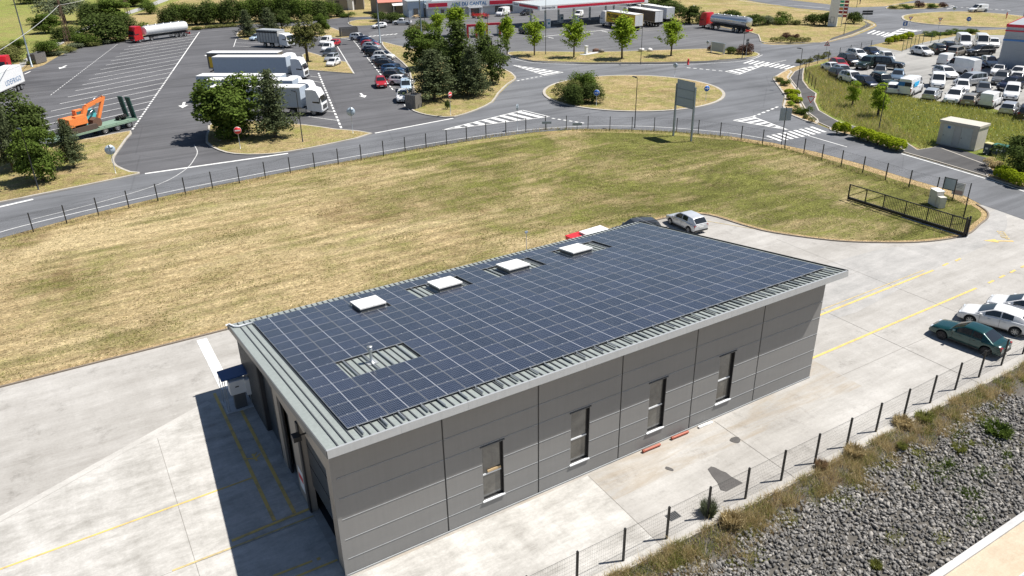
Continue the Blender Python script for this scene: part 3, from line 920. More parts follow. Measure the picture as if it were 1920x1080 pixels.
for i in range(6):
    bx = X0 + i * BW
    for k in range(7):
        mb = MB()
        x0 = bx + (0.13 if i == 0 else 0.035)
        x1 = bx + BW - (0.0 if i == 5 else 0.035)
        zt_ = joints[k + 1] - (0.042 if k < 6 else 0.005)
        wall_pieces(mb, YW, YW + 0.05, joints[k] + 0.005, zt_, i, 0.03, x0, x1)
        if len(mb.f) == 12:                      # a window stands between two separate panels
            for q in (0, 1):
                m2 = MB(); m2.add(mb.v[q * 8:q * 8 + 8], [[j - q * 8 for j in f_] for f_ in mb.f[q * 6:q * 6 + 6]])
                lip(m2, zt_ if k < 6 else 99); m2.build('wall_panel', 'cladding_grey', WL)
        else:
            lip(mb, zt_ if k < 6 else 99); mb.build('wall_panel', 'cladding_grey', WL)
for i in range(6):
    bx = X0 + i * BW
    for k in range(1, 7):
        zj = joints[k]
        xa, xb = bx + (0.13 if i == 0 else 0.035), bx + BW - (0.0 if i == 5 else 0.035)
        runs = [(xa, bx + 1.82), (bx + 2.96, xb)] if (1 <= i <= 4 and WZ0 - 0.06 < zj < WZ1 + 0.06) else [(xa, xb)]
        for ra, rb_ in runs:
            mb = MB(); mb.span((ra, YW - 0.016, zj - 0.016), (rb_, YW + 0.012, zj + 0.004)); mb.build('joint_sun_line', 'fascia_grey', WL)  # added pale bead that makes each joint read as a sunlit line
mb = MB(); mb.span((X0 - 0.06, YW - 0.02, 0.02), (X0 + 0.125, YW + 0.05, ZT)); mb.build('corner_trim', 'cladding_grey', WL)
mb = MB(); mb.span((X0, YW - 0.045, 0.03), (X1, YW - 0.002, 0.085)); mb.build('base_flashing', 'fascia_grey', WL)
for i in range(1, 5):
    wx0, wx1 = X0 + i * BW + 1.86, X0 + i * BW + 2.92
    f = MB()
    for a, b in (((wx0, WZ0), (wx0 + 0.07, WZ1)), ((wx1 - 0.07, WZ0), (wx1, WZ1)), ((wx0, WZ0), (wx1, WZ0 + 0.07)), ((wx0, WZ1 - 0.07), (wx1, WZ1))):
        f.span((a[0], YW + 0.12, a[1]), (b[0], YW + 0.20, b[1]))
    W = f.build('window', 'frame_black', WH)
    f = MB(); f.span((wx0 + 0.03, YW + 0.15, WZ0 + 0.03), (wx1 - 0.03, YW + 0.17, WZ1 - 0.03)); f.build('pane', 'window_glass', W)
    f = MB(); f.span((wx0 + 0.05, YW + 0.118, 2.28), (wx1 - 0.05, YW + 0.16, 2.36)); f.build('transom', 'sill_white', W)
    f = MB(); f.span((wx0 - 0.06, YW - 0.07, WZ0 - 0.05), (wx1 + 0.06, YW + 0.13, WZ0 - 0.005)); f.build('sill', 'sill_white', W)
    f = MB(); f.span((wx0 - 0.10, YW - 0.05, WZ1 + 0.005), (wx1 + 0.10, YW + 0.05, WZ1 + 0.05)); f.build('drip_cap', 'trim_dark', W)
    f = MB(); f.span((wx1 - 0.001, YW + 0.0, WZ0), (wx1 + 0.028, YW + 0.13, WZ1)); f.build('jamb', 'frame_black', W)
    f = MB(); f.span((wx0 - 0.028, YW + 0.0, WZ0), (wx0 + 0.001, YW + 0.13, WZ1)); f.build('jamb', 'cladding_grey', W)
    if i == 1:
        f = MB(); f.span((wx0 + 0.30, YW + 0.09, 2.40), (wx1 - 0.07, YW + 0.14, 2.52)); f.build('window_board', 'timber', W)
# the other walls
YB = 16.3
mb = MB()
def wall_quad(mb, pts):
    n = len(pts); mb.add(pts, [tuple(range(n))])
for xx, d in ((X1, 0.2),):
    prof = [(YW + 0.05, 0), (YB, 0), (YB, zroof(YB, -0.26)), (YW + 0.05, zroof(YW + 0.05, -0.26))]
    a = [(xx, p[0], p[1]) for p in prof]; b = [(xx - d, p[0], p[1]) for p in prof]
    mb.add(a + b, [(0, 1, 2, 3), (7, 6, 5, 4), (0, 4, 5, 1), (1, 5, 6, 2), (2, 6, 7, 3), (3, 7, 4, 0)])
mb.build('end_wall', 'cladding_grey', WH)
mb = MB(); mb.span((X0, YB, 0), (X1 - 0.2, YB + 0.2, zroof(YB, -0.26))); mb.build('back_wall', 'cladding_grey', WH)
for yy in (0.9, 2.0, 3.05, 4.1, 5.15):
    mb = MB(); mb.span((X1 - 0.005, YW + 0.06, yy - 0.012), (X1 + 0.012, YB, yy + 0.012)); mb.build('panel_joint', 'alu', WH)
# door front on the left end
XF = X0
def front(name, y0, y1, z0, z1, d0, d1, mat, par=WH):
    m_ = MB()
    t0, t1 = (z1 if z1 else zroof(y0, -0.26)), (z1 if z1 else zroof(y1, -0.26))
    vs = [(XF + d0, y0, z0), (XF + d1, y0, z0), (XF + d1, y1, z0), (XF + d0, y1, z0), (XF + d0, y0, t0), (XF + d1, y0, t0), (XF + d1, y1, t1), (XF + d0, y1, t1)]
    m_.add(vs, [(0, 3, 2, 1), (4, 5, 6, 7), (0, 1, 5, 4), (1, 2, 6, 5), (2, 3, 7, 6), (3, 0, 4, 7)])
    return m_.build(name, mat, par)
front('front_pillar', YW + 0.06, 0.62, 0, None, 0, 0.35, 'pillar_taupe')
front('lintel', 0.62, 4.35, 5.05, None, 0, 0.30, 'pillar_taupe')
front('front_pillar', 4.35, 6.15, 0, None, 0, 0.30, 'pillar_taupe')
front('door_post', 4.30, 4.62, 0, 5.05, -0.08, 0.0, 'cladding_dark')
front('lintel', 6.15, 11.9, 4.45, None, 0, 0.30, 'pillar_taupe')
front('front_pillar', 8.15, 8.85, 0, 4.45, 0.0, 0.25, 'pillar_taupe')
front('door_post', 7.65, 8.15, 0, 4.45, 0.02, 0.10, 'cladding_dark')
front('door_post', 8.85, 9.2, 0, 4.45, 0.02, 0.10, 'cladding_dark')
RW = front('ribbed_wall', 11.9, YB + 0.2, 0, None, 0.0, 0.25, 'cladding_dark')
for k in range(20):
    y = 12.0 + k * 0.22
    front('rib', y, y + 0.07, 0.0, zroof(y, -0.30), -0.05, 0.001, 'trim_dark', RW)
d = front('door_infill', 0.62, 4.30, 1.55, 5.05, 0.22, 0.28, 'slate_door')
for k in range(1, 3):
    front('door_section_joint', 0.62, 4.30, 1.55 + k * 1.16, 1.565 + k * 1.16, 0.205, 0.219, 'frame_black', d)
front('door_infill', 9.2, 11.9, 0.05, 4.45, 0.22, 0.28, 'slate_door')
front('door_infill', 6.15, 7.65, 0.05, 4.45, 0.25, 0.30, 'interior_shade')  # dark sheet painted as the shade inside an open doorway
mb = MB(); mb.span((X0 + 0.36, 0.0, 0.024), (X1 - 0.25, YB - 0.05, 0.03)); mb.build('inner_floor', 'interior_shade', WH)  # floor blackened to paint the interior in shade
mb = MB(); mb.span((XF - 0.012, 5.1, 0.55), (XF - 0.001, 5.85, 1.75)); nb = mb.build('notice', 'sill_white', WH)
plain('sign_red', (0.62, 0.03, 0.035), 0.4)
mb = MB(); mb.span((XF - 0.018, 5.15, 1.1), (XF - 0.0125, 5.8, 1.4)); mb.build('notice_band', 'sign_red', nb)
# floodlight
mb = MB(); mb.box((XF - 0.42, 3.1, 5.25), (0.34, 0.42, 0.22)); mb.bar((XF - 0.3, 3.1, 5.3), (XF + 0.02, 3.1, 5.3), 0.06); mb.build('floodlight', 'frame_black', WH)

# ---------------------------------------------------------------- roof (local: x along the eaves, y up the slope, z off the sheet)
mb = MB(); mb.span((-1.17, -1.02, -0.26), (28.85, 16.9, -0.14))
RO = mb.build('roof', 'roof_sheet', WH)
RO.location = (0, 0, HR)
RO.rotation_euler = (TH, 0, 0)
mb = MB(); mb.span((0, 0, 0), (0.045, 17.76, 0.05)); seam = mb.mesh('seam', 'trim_dark')
for k in range(89):
    x = -0.72 + k * 0.3328
    if x > 28.7: break
    obj('seam', seam, RO, (x, -0.93, -0.141))
mb = MB(); mb.span((0, 0, 0), (3.0, 0.05, 0.34)); mb.span((0.004, 0.051, 0.30), (2.996, 0.12, 0.338)); fas = mb.mesh('fascia', 'fascia_grey')
for k in range(10):
    o = obj('fascia', fas, RO, (-1.19 + k * 3.005, -1.075, -0.43))
mb = MB(); mb.span((-1.22, -1.05, -0.42), (-1.172, 16.9, -0.10)); mb.build('verge_trim', 'trim_dark', RO)
mb = MB(); mb.span((28.852, -1.05, -0.40), (28.90, 16.9, -0.07)); mb.build('verge_trim', 'frame_black', RO)
mb = MB(); mb.span((-1.25, 16.902, -0.42), (28.9, 17.05, -0.17)); mb.build('gutter', 'fascia_grey', RO)
mb = MB(); mb.tube([(0.0, 16.05, -0.07), (-0.75, 16.0, -0.07), (-0.98, 16.15, -0.07), (-1.12, 16.85, -0.08), (-1.32, 16.9, -0.12)], 0.055, 8); mb.build('gutter_pipe', 'sill_white', RO)
for k in range(7):
    x = 0.5 + k * 4.6
    mb = MB(); mb.box((x, -0.75, -0.42), (0.10, 0.28, 0.10)); mb.build('eaves_bracket', 'trim_dark', RO)
mb = MB(); mb.span((-0.032, 0, -0.045), (0.032, 16.75, 0.0)); mb.span((-0.012, -0.01, 0.001), (0.012, 16.75, 0.012)); rail = mb.mesh('mounting_rail', 'galvanised')
for c in range(16):
    for fx in (0.23, 0.80):
        obj('mounting_rail', rail, RO, ((c + fx) * 1.775, -0.72, -0.042))
# solar panels
LX, LY = 1.775, 1.1449
mb = MB()
w, h_, fr = 1.755 / 2, 1.134 / 2, 0.011
mb.add([(-w, -h_, 0), (w, -h_, 0), (w, h_, 0), (-w, h_, 0), (-w + fr, -h_ + fr, 0), (w - fr, -h_ + fr, 0), (w - fr, h_ - fr, 0), (-w + fr, h_ - fr, 0),
        (-w, -h_, -0.035), (w, -h_, -0.035), (w, h_, -0.035), (-w, h_, -0.035), (-w + fr, -h_ + fr, -0.004), (w - fr, -h_ + fr, -0.004), (w - fr, h_ - fr, -0.004), (-w + fr, h_ - fr, -0.004)],
       [(0, 1, 5, 4), (1, 2, 6, 5), (2, 3, 7, 6), (3, 0, 4, 7), (0, 8, 9, 1), (1, 9, 10, 2), (2, 10, 11, 3), (3, 11, 8, 0), (11, 10, 9, 8), (4, 5, 13, 12), (5, 6, 14, 13), (6, 7, 15, 14), (7, 4, 12, 15)], 0)
mb.add([(-w + fr, -h_ + fr, -0.004), (w - fr, -h_ + fr, -0.004), (w - fr, h_ - fr, -0.004), (-w + fr, h_ - fr, -0.004)], [(0, 1, 2, 3)], 1)
pan = mb.mesh('solar_panel', ['panel_frame', 'solar_cells'])
HOLES = {(c, r) for c in (1, 2) for r in (4, 5)} | {(3, 11), (3, 12)} | {(c, r) for c in (5, 6, 8, 9, 11, 12) for r in (11, 12)}
pr = random.Random(11)
for c in range(16):
    for r in range(14):
        if (c, r) in HOLES: continue
        o = obj('solar_panel', pan, RO, ((c + 0.5) * LX, (r + 0.5) * LY, pr.uniform(-0.003, 0.003)))
        o.rotation_euler = (pr.uniform(-0.004, 0.004), pr.uniform(-0.003, 0.003), 0)
mb = MB(); mb.box((0, 0, 0.005), (0.07, 0.045, 0.02)); clampm = mb.mesh('panel_clamp', 'alu')
for c in range(16):
    for r in range(0, 15):
        for fx in (0.23, 0.80):
            if r < 8 and (c, r) not in HOLES and (c, r - 1) not in HOLES and c < 10:
                obj('panel_clamp', clampm, RO, ((c + fx) * LX, r * LY, 0.004))
# skylights
for c0 in (2.97, 5.75, 8.48, 11.22):
    x0, x1, s0, s1 = c0 * LX, (c0 + 0.89) * LX, 11.12 * LY, 12.60 * LY
    mb = MB(); mb.span((x0 + 0.06, s0 + 0.06, -0.14), (x1 - 0.06, s1 - 0.06, 0.17))
    S = mb.build('skylight', 'trim_dark', RO)
    mb = MB(); mb.span((x0, s0, 0.17), ((x0 + x1) / 2 - 0.006, s1, 0.25)); mb.build('lid', 'lid_white', S)
    mb = MB(); mb.span(((x0 + x1) / 2 + 0.006, s0, 0.17), (x1, s1, 0.25)); mb.build('lid', 'lid_white', S)
    mb = MB(); mb.span((x0 - 0.05, s0 - 0.22, -0.14), (x1 + 0.05, s1 + 0.10, -0.10)); mb.build('flashing', 'fascia_grey', S)
# flue
mb = MB()
mb.lathe([(0.17, -0.14), (0.15, -0.08), (0.075, -0.06), (0.075, 0.46), (0.11, 0.48), (0.11, 0.62), (0.06, 0.66), (0.145, 0.70), (0.145, 0.73), (0.0, 0.75)], (3.25, 5.77, 0), 'Z', 16)
mb.build('flue', 'galvanised', RO)
mb = MB(); mb.span((3.0, 5.55, -0.141), (3.5, 6.0, -0.088)); mb.build('flue_flashing', 'fascia_grey', RO)

# ---------------------------------------------------------------- shelter with a cabinet by the far door
plain('shelter_blue', (0.022, 0.07, 0.20), 0.35)
plain('cabinet_white', (0.66, 0.67, 0.68), 0.5)
SH = thing('equipment_shelter', 'small blue roofed shelter on thin posts at the warehouse end', 'shelter', (-1.75, 15.3, 0))
mb = MB()
mb.add([(-0.65, -0.45, 2.15), (0.8, -0.45, 2.20), (0.8, 0.75, 2.20), (-0.65, 0.75, 2.15), (-0.65, -0.45, 2.08), (0.8, -0.45, 2.13), (0.8, 0.75, 2.13), (-0.65, 0.75, 2.08)],
       [(0, 1, 2, 3), (7, 6, 5, 4), (0, 4, 5, 1), (1, 5, 6, 2), (2, 6, 7, 3), (3, 7, 4, 0)])
mb.build('shelter_roof', 'shelter_blue', SH)
for x, y in ((-0.6, -0.4), (-0.6, 0.7), (-0.5, -0.4), (0.74, -0.4)):
    mb = MB(); mb.bar((x, y, 0), (x, y, 2.13), 0.04); mb.build('post', 'galvanised', SH)
mb = MB(); mb.span((-0.7, -0.6, 0.026), (0.8, 0.9, 0.06)); mb.build('base_slab', 'fresh_concrete', SH)
CB = thing('control_cabinet', 'white metal cabinet hanging inside the blue roofed shelter', 'cabinet', (-1.55, 15.1, 0))
mb = MB(); mb.span((-0.5, -0.35, 1.1), (0.35, 0.3, 1.95)); mb.build('housing', 'cabinet_white', CB)
mb = MB(); mb.span((-0.2, -0.362, 1.55), (0.0, -0.351, 1.62)); mb.build('handle', 'frame_black', CB)
mb = MB(); mb.span((-0.35, -0.2, 0.06), (0.3, 0.2, 1.099)); mb.build('stand', 'trim_dark', CB)
mb = MB(); mb.span((0.36, -0.45, 0.9), (0.60, 0.05, 1.9)); mb.build('side_box', 'cabinet_white', CB)
# loose things at the foot of the long wall
for x, y, L_, lab in ((15.65, -0.56, 1.15, 'red drain pipe lying along the wall, nearer the camera'), (17.65, -0.52, 1.15, 'red drain pipe lying along the wall, farther from the camera')):
    mb = MB(); mb.tube([(-L_ / 2, 0, 0.09), (L_ / 2, 0.0, 0.09)], 0.075, 12, cap=False); mb.tube([(-L_ / 2 - 0.005, 0, 0.09), (-L_ / 2 + 0.08, 0, 0.09)], 0.088, 12)
    o = mb.build('drain_pipe', 'pipe_red'); o.location = (x, y, 0.012); o.rotation_euler = (0, 0, -0.02)
    tag(o, lab, 'pipe', 'drain pipes by the warehouse wall')
mb = MB(); mb.span((-0.5, -0.08, 0.0), (0.5, 0.08, 0.07)); mb.span((-0.5, -0.085, 0.071), (0.1, 0.07, 0.10)); o = mb.build('plank', 'lid_white'); o.location = (19.5, -0.52, 0.013)
tag(o, 'short pale plank lying against the warehouse wall foot', 'plank')
# ================================================================ vehicles
def car_paint(name, col, metal=0.0, rough=0.32):
    if name in MATS: return MATS[name]
    g = NT(name)
    f = g.noise(g.vec(), 2.0, 4, 0.6)
    c = g.ramp(f, [(0.3, tuple(x * 0.93 for x in col)), (0.7, tuple(min(1, x * 1.05) for x in col))])
    z = g.sep(g.tc.outputs['Object'])[2]
    grime = g.math('MULTIPLY', g.ramp(z, [(0.25, 1.0), (0.62, 0.0)]), g.noise(g.vec(), 6, 5, 0.7))
    c = g.mix(g.math('MULTIPLY', grime, 0.45), c, (0.17, 0.15, 0.12))
    g.b.inputs['Metallic'].default_value = metal
    g.b.inputs['Coat Weight'].default_value = 0.6
    g.b.inputs['Coat Roughness'].default_value = 0.06
    return g.done(c, rough, 0.5)
PAINT = {
    'white': ((0.74, 0.745, 0.75), 0, .35), 'offwhite': ((0.66, 0.66, 0.64), 0, .35), 'silver': ((0.50, 0.52, 0.54), .45, .3), 'palegrey': ((0.58, 0.60, 0.62), .25, .3),
    'grey': ((0.16, 0.165, 0.17), .3, .3), 'darkgrey': ((0.055, 0.058, 0.062), .2, .3), 'black': ((0.012, 0.012, 0.014), 0, .28), 'navy': ((0.012, 0.018, 0.040), .1, .28),
    'blue': ((0.03, 0.085, 0.20), .2, .3), 'steelblue': ((0.13, 0.19, 0.26), .3, .3), 'red': ((0.42, 0.014, 0.022), 0, .3), 'brown': ((0.035, 0.024, 0.02), .2, .3),
    'green': ((0.005, 0.050, 0.050), .25, .25), 'darkgreen': ((0.018, 0.035, 0.03), .1, .35), 'beige': ((0.30, 0.275, 0.235), .3, .3), 'paleblue': ((0.45, 0.56, 0.66), .1, .3)}
for k_, (c_, m_, r_) in PAINT.items():
    car_paint('paint_' + k_, c_, m_, r_)
plain('car_glass', (0.018, 0.022, 0.026), 0.04, 0, 0.1, spec=0.8)
plain('tyre_rubber', (0.018, 0.018, 0.019), 0.8)
plain('wheel_alloy', (0.45, 0.46, 0.47), 0.35, 0.6)
plain('wheel_dark', (0.05, 0.05, 0.055), 0.4, 0.3)
plain('lamp_glass', (0.62, 0.66, 0.70), 0.1, 0.2)
plain('tail_lamp', (0.32, 0.012, 0.016), 0.2)
plain('black_plastic', (0.02, 0.02, 0.022), 0.6)
plain('plate_white', (0.75, 0.75, 0.72), 0.5)
plain('chrome', (0.6, 0.62, 0.64), 0.15, 0.9)

def wheel_meshes(R, w=0.2, dark=False, spokes=7):
    t = MB(); t.lathe([(R * 0.64, -w / 2 + 0.02), (R * 0.9, -w / 2), (R, -w / 2 + 0.03), (R, w / 2 - 0.03), (R * 0.9, w / 2), (R * 0.64, w / 2 - 0.02)], (0, 0, 0), 'Y', 22)
    r = MB()
    r.lathe([(R * 0.66, w / 2 - 0.025), (R * 0.60, w / 2 - 0.02), (R * 0.58, w / 2 - 0.07)], (0, 0, 0), 'Y', 22)
    r.lathe([(0.0, w / 2 - 0.02), (R * 0.16, w / 2 - 0.022), (R * 0.17, w / 2 - 0.06)], (0, 0, 0), 'Y', 14)
    for k in range(spokes):
        a = 2 * math.pi * k / spokes
        r.bar((math.cos(a) * R * 0.1, w / 2 - 0.035, math.sin(a) * R * 0.1), (math.cos(a) * R * 0.61, w / 2 - 0.035, math.sin(a) * R * 0.61), R * 0.13, R * 0.13)
    r.lathe([(0.0, w / 2 - 0.075), (R * 0.6, w / 2 - 0.075)], (0, 0, 0), 'Y', 16, mi=1)
    return t.mesh('wheel', 'tyre_rubber'), r.mesh('rim', ['wheel_dark' if dark else 'wheel_alloy', 'black_plastic'])

def lerp_tab(tab, x):
    if x <= tab[0][0]: return tab[0][1]
    for (a, va), (b, vb) in zip(tab, tab[1:]):
        if x <= b:
            t = (x - a) / (b - a)
            return va + (vb - va) * t
    return tab[-1][1]
def smooth_tab(tab, x, s=0.12):
    return sum(lerp_tab(tab, x + d * s) for d in (-1, -0.5, 0, 0.5, 1)) / 5

class CarSpec:
    """all lengths in metres; x forward, tables are (x, z) from rear to front"""
    def __init__(s, L, W, R, ax, deck, roof, side, tumble=0.80, wwid=0.21, dark_rims=False, sill=0.24, belt=None, roofrack=False):
        s.L, s.W, s.R, s.ax, s.deck, s.roof, s.side = L, W, R, ax, deck, roof, side
        s.tumble, s.wwid, s.dark, s.sill, s.roofrack = tumble, wwid, dark_rims, sill, roofrack

def build_car(sp):
    """-> list of (name, mesh, matrix-location, paintable, sub-of index)"""
    L, W, R = sp.L, sp.W, sp.R
    hl = L / 2
    xs = set([-hl, -hl + 0.03, -hl + 0.10, -hl + 0.22, hl - 0.22, hl - 0.10, hl - 0.03, hl])
    Ra = R + 0.065
    for xa in sp.ax:
        for k in range(-6, 7):
            xs.add(xa + Ra * math.sin(k / 6 * math.pi / 2))
    for x, z in sp.deck + sp.roof:
        xs.add(x)
    x = -hl + 0.3
    while x < hl - 0.3:
        xs.add(x); x += 0.2
    xs = sorted(xs)
    cl = [xs[0]]
    for x in xs[1:]:
        if x - cl[-1] > 0.012: cl.append(x)
    xs = cl
    def halfw(x):
        t = abs(x) / hl
        e = 0.16 if x > 0 else 0.10
        return W / 2 * (1 - e * t ** 5 - 0.05 * max(0, (t - 0.93) / 0.07) ** 2)
    def bottom(x):
        z = sp.sill + 0.03 * (abs(x) / hl) ** 4
        for xa in sp.ax:
            d = abs(x - xa)
            if d < Ra: z = max(z, R + math.sqrt(max(0, Ra * Ra - d * d)))
        return z
    def deckz(x):
        z = smooth_tab(sp.deck, x, 0.08)
        t = (hl - abs(x)) / 0.22
        if t < 1: z -= 0.10 * (1 - t) ** 2
        return z
    b = MB()
    rings = []
    for x in xs:
        w, zb, zd = halfw(x), bottom(x), deckz(x)
        zb = min(zb, zd - 0.12)
        hh = zd - zb
        half = [(w * 0.90, zb), (w * 0.985, zb + hh * 0.14), (w, zb + hh * 0.42), (w * 0.985, zb + hh * 0.74), (w * 0.955, zd - 0.035), (w * 0.90, zd), (w * 0.45, zd + 0.022)]
        ring = [(x, -y, z) for y, z in half] + [(x, y, z) for y, z in reversed(half)]
        rings.append(ring)
    n = len(rings[0])
    vs = [p for r in rings for p in r]
    fs = []
    for i in range(len(rings) - 1):
        for k in range(n):
            k2 = (k + 1) % n
            fs.append((i * n + k, i * n + k2, (i + 1) * n + k2, (i + 1) * n + k))
    fs.append(tuple(reversed(range(n)))); fs.append(tuple((len(rings) - 1) * n + k for k in range(n)))
    b.add(vs, fs, 0, True)
    # cabin
    rx = sp.roof
    x0, x1 = rx[0][0], rx[-1][0]
    cx = sorted(set([p[0] for p in rx] + [x0 + (x1 - x0) * k / 16 for k in range(17)]))
    def roofz(x): return max(smooth_tab(rx, x, 0.05) if rx[0][0] + 0.1 < x < rx[-1][0] - 0.1 else lerp_tab(rx, x), deckz(x) - 0.02)
    top = max(p[1] for p in rx)
    def cab(x):
        zd, zt = deckz(x) - 0.03, roofz(x)
        y0 = halfw(x) * 0.915
        f = (zt - zd) / max(0.1, top - zd)
        y1 = y0 * (1 - (1 - sp.tumble) * max(0, min(1, f)))
        return zd, zt, y0, y1
    rings = []
    for x in cx:
        zd, zt, y0, y1 = cab(x)
        half = [(y0, zd), (y1 + (y0 - y1) * 0.14, zt - (zt - zd) * 0.14), (y1 * 0.97, zt - (zt - zd) * 0.035), (y1 * 0.86, zt), (y1 * 0.4, zt + 0.025 * (zt - zd))]
        rings.append([(x, -y, z) for y, z in half] + [(x, y, z) for y, z in reversed(half)])
    n = len(rings[0]); vs = [p for r in rings for p in r]; fs = []
    for i in range(len(rings) - 1):
        for k in range(n):
            k2 = (k + 1) % n
            fs.append((i * n + k, i * n + k2, (i + 1) * n + k2, (i + 1) * n + k))
    fs.append(tuple(reversed(range(n)))); fs.append(tuple((len(rings) - 1) * n + k for k in range(n)))
    b.add(vs, fs, 0, True)
    # dark floor pan
    b.span((-hl + 0.25, -W * 0.36, sp.sill - 0.06), (hl - 0.25, W * 0.36, sp.sill + 0.05), 1)
    body = b.mesh('body', ['paint_white', 'black_plastic'])
    bm = bmesh.new(); bm.from_mesh(body); bmesh.ops.recalc_face_normals(bm, faces=bm.faces); bm.to_mesh(body); bm.free()
    body.set_sharp_from_angle(angle=RAD(38))
    parts = [('body', body, (0, 0, 0), True, None)]
    # glass
    def ends(front):
        """the sloping end of the cabin as a strip"""
        seg = [(a, c) for a, c in zip(rx, rx[1:])]
        a, c = (seg[-1] if front else seg[0])
        lo, hi = (c, a) if front else (a, c)
        m_ = MB(); rows = []
        for t in (0.10, 0.5, 0.92):
            x = lo[0] + (hi[0] - lo[0]) * t
            zd, zt, y0, y1 = cab(x)
            zl = lerp_tab(rx, x)
            d = Vector((hi[1] - lo[1], 0, abs(hi[0] - lo[0]))).normalized()
            off = Vector((d.x if front else -d.x, 0, d.z)) * 0.016
            yy = (y1 * 0.90)
            rows.append([(x + off.x, -yy, zl + off.z - 0.012), (x + off.x * 1.5, 0, zl + off.z + 0.012), (x + off.x, yy, zl + off.z - 0.012)])
        vs = [p for r in rows for p in r]
        m_.add(vs, [(i * 3 + k, i * 3 + k + 1, i * 3 + k + 4, i * 3 + k + 3) for i in range(2) for k in range(2)], 0, True)
        return m_.mesh('windscreen' if front else 'rear_window', 'car_glass')
    parts.append(('windscreen', ends(True), (0, 0, 0), False, None))
    if sp.side.get('rear', True):
        parts.append(('rear_window', ends(False), (0, 0, 0), False, None))
    for (xa, xb) in sp.side['windows']:
        for sgn in (-1, 1):
            m_ = MB(); N_ = 5; lo, hi = [], []
            for k in range(N_ + 1):
                x = xa + (xb - xa) * k / N_
                zd, zt, y0, y1 = cab(x)
                for lst, fz in ((lo, 0.16), (hi, 0.88)):
                    z = zd + (zt - zd) * fz
                    y = y0 + (y1 - y0) * (fz if fz < 0.5 else 0.97 * fz)
                    lst.append((x, sgn * (y + 0.012), z))
            m_.add(lo + hi, [(k, k + 1, N_ + 2 + k, N_ + 1 + k) if sgn > 0 else (k + 1, k, N_ + 1 + k, N_ + 2 + k) for k in range(N_)], 0, True)
            parts.append(('side_window', m_.mesh('side_window', 'car_glass'), (0, 0, 0), False, None))
    # wheels
    tm, rm = wheel_meshes(R, sp.wwid, sp.dark)
    for xa in sp.ax:
        for sgn in (-1, 1):
            parts.append(('wheel', tm, (xa, sgn * (W / 2 - sp.wwid / 2 - 0.005), R), False, None))
            parts.append(('rim', rm, (0, 0, 0), False, len(parts) - 1 if sgn > 0 else -(len(parts) - 1)))
    # lamps, plates, mirrors, trim
    zf, zr = deckz(hl - 0.25), deckz(-hl + 0.2)
    for sgn in (-1, 1):
        m_ = MB(); m_.box((0, 0, 0), (0.22, 0.34, 0.13), 0, top=(0.8, 0.9)); 
        parts.append(('headlight', m_.mesh('headlight', 'lamp_glass'), (hl - 0.16, sgn * (W / 2 - 0.31), zf - 0.13), False, None))
        m_ = MB(); m_.box((0, 0, 0), (0.14, 0.22, 0.20 if zr < 1.15 else 0.45)); 
        parts.append(('tail_light', m_.mesh('tail_light', 'tail_lamp'), (-hl + 0.075, sgn * (W / 2 - 0.21), zr - 0.15 if zr < 1.15 else zr - 0.3), False, None))
        m_ = MB(); m_.box((0, 0, 0), (0.14, 0.20, 0.13)); 
        xm = rx[-1][0] - 0.35
        parts.append(('wing_mirror', m_.mesh('wing_mirror', 'black_plastic' if sp.side.get('van') else 'paint_white'), (xm, sgn * (halfw(xm) + 0.06), deckz(xm) + 0.06), not sp.side.get('van'), None))
    m_ = MB(); m_.box((0, 0, 0), (0.05, W * 0.52, 0.16)); parts.append(('grille', m_.mesh('grille', 'black_plastic'), (hl - 0.012, 0, 0.46), False, None))
    m_ = MB(); m_.box((0, 0, 0), (0.03, 0.50, 0.11)); parts.append(('number_plate', m_.mesh('number_plate', 'plate_white'), (-hl - 0.005, 0, min(0.75, zr - 0.25)), False, None))
    parts.append(('number_plate', m_.mesh('number_plate', 'plate_white'), (hl + 0.02, 0, 0.42), False, None))
    m_ = MB(); m_.box((0, 0, 0), (0.10, W * 0.86, 0.14)); parts.append(('bumper', m_.mesh('bumper', 'black_plastic'), (-hl + 0.035, 0, sp.sill + 0.12), False, None))
    for sgn in (-1, 1):
        m_ = MB(); m_.box((0, 0, 0), (sp.ax[1] - sp.ax[0] - 2 * Ra - 0.1, 0.03, 0.09)); parts.append(('sill_trim', m_.mesh('sill_trim', 'black_plastic'), ((sp.ax[0] + sp.ax[1]) / 2, sgn * W / 2 * 0.965, sp.sill + 0.06), False, None))
        for xd in sp.side.get('handles', ()):
            m_ = MB(); m_.box((0, 0, 0), (0.17, 0.035, 0.035)); parts.append(('door_handle', m_.mesh('door_handle', 'paint_white'), (xd, sgn * (halfw(xd) + 0.0), deckz(xd) - 0.17), True, None))
        for xd in sp.side.get('doors', ()):
            m_ = MB(); m_.box((0, 0, 0), (0.012, 0.02, deckz(xd) - sp.sill - 0.22)); parts.append(('door_gap', m_.mesh('door_gap', 'black_plastic'), (xd, sgn * (halfw(xd) * 0.99), (deckz(xd) + sp.sill) / 2 + 0.02), False, None))
    if sp.roofrack:
        for sgn in (-1, 1):
            m_ = MB(); m_.bar((rx[1][0] + 0.1, 0, 0), (rx[-2][0] - 0.1, 0, 0), 0.04); parts.append(('roof_rail', m_.mesh('roof_rail', 'black_plastic'), (0, sgn * W * 0.33, top + 0.03), False, None))
    return parts

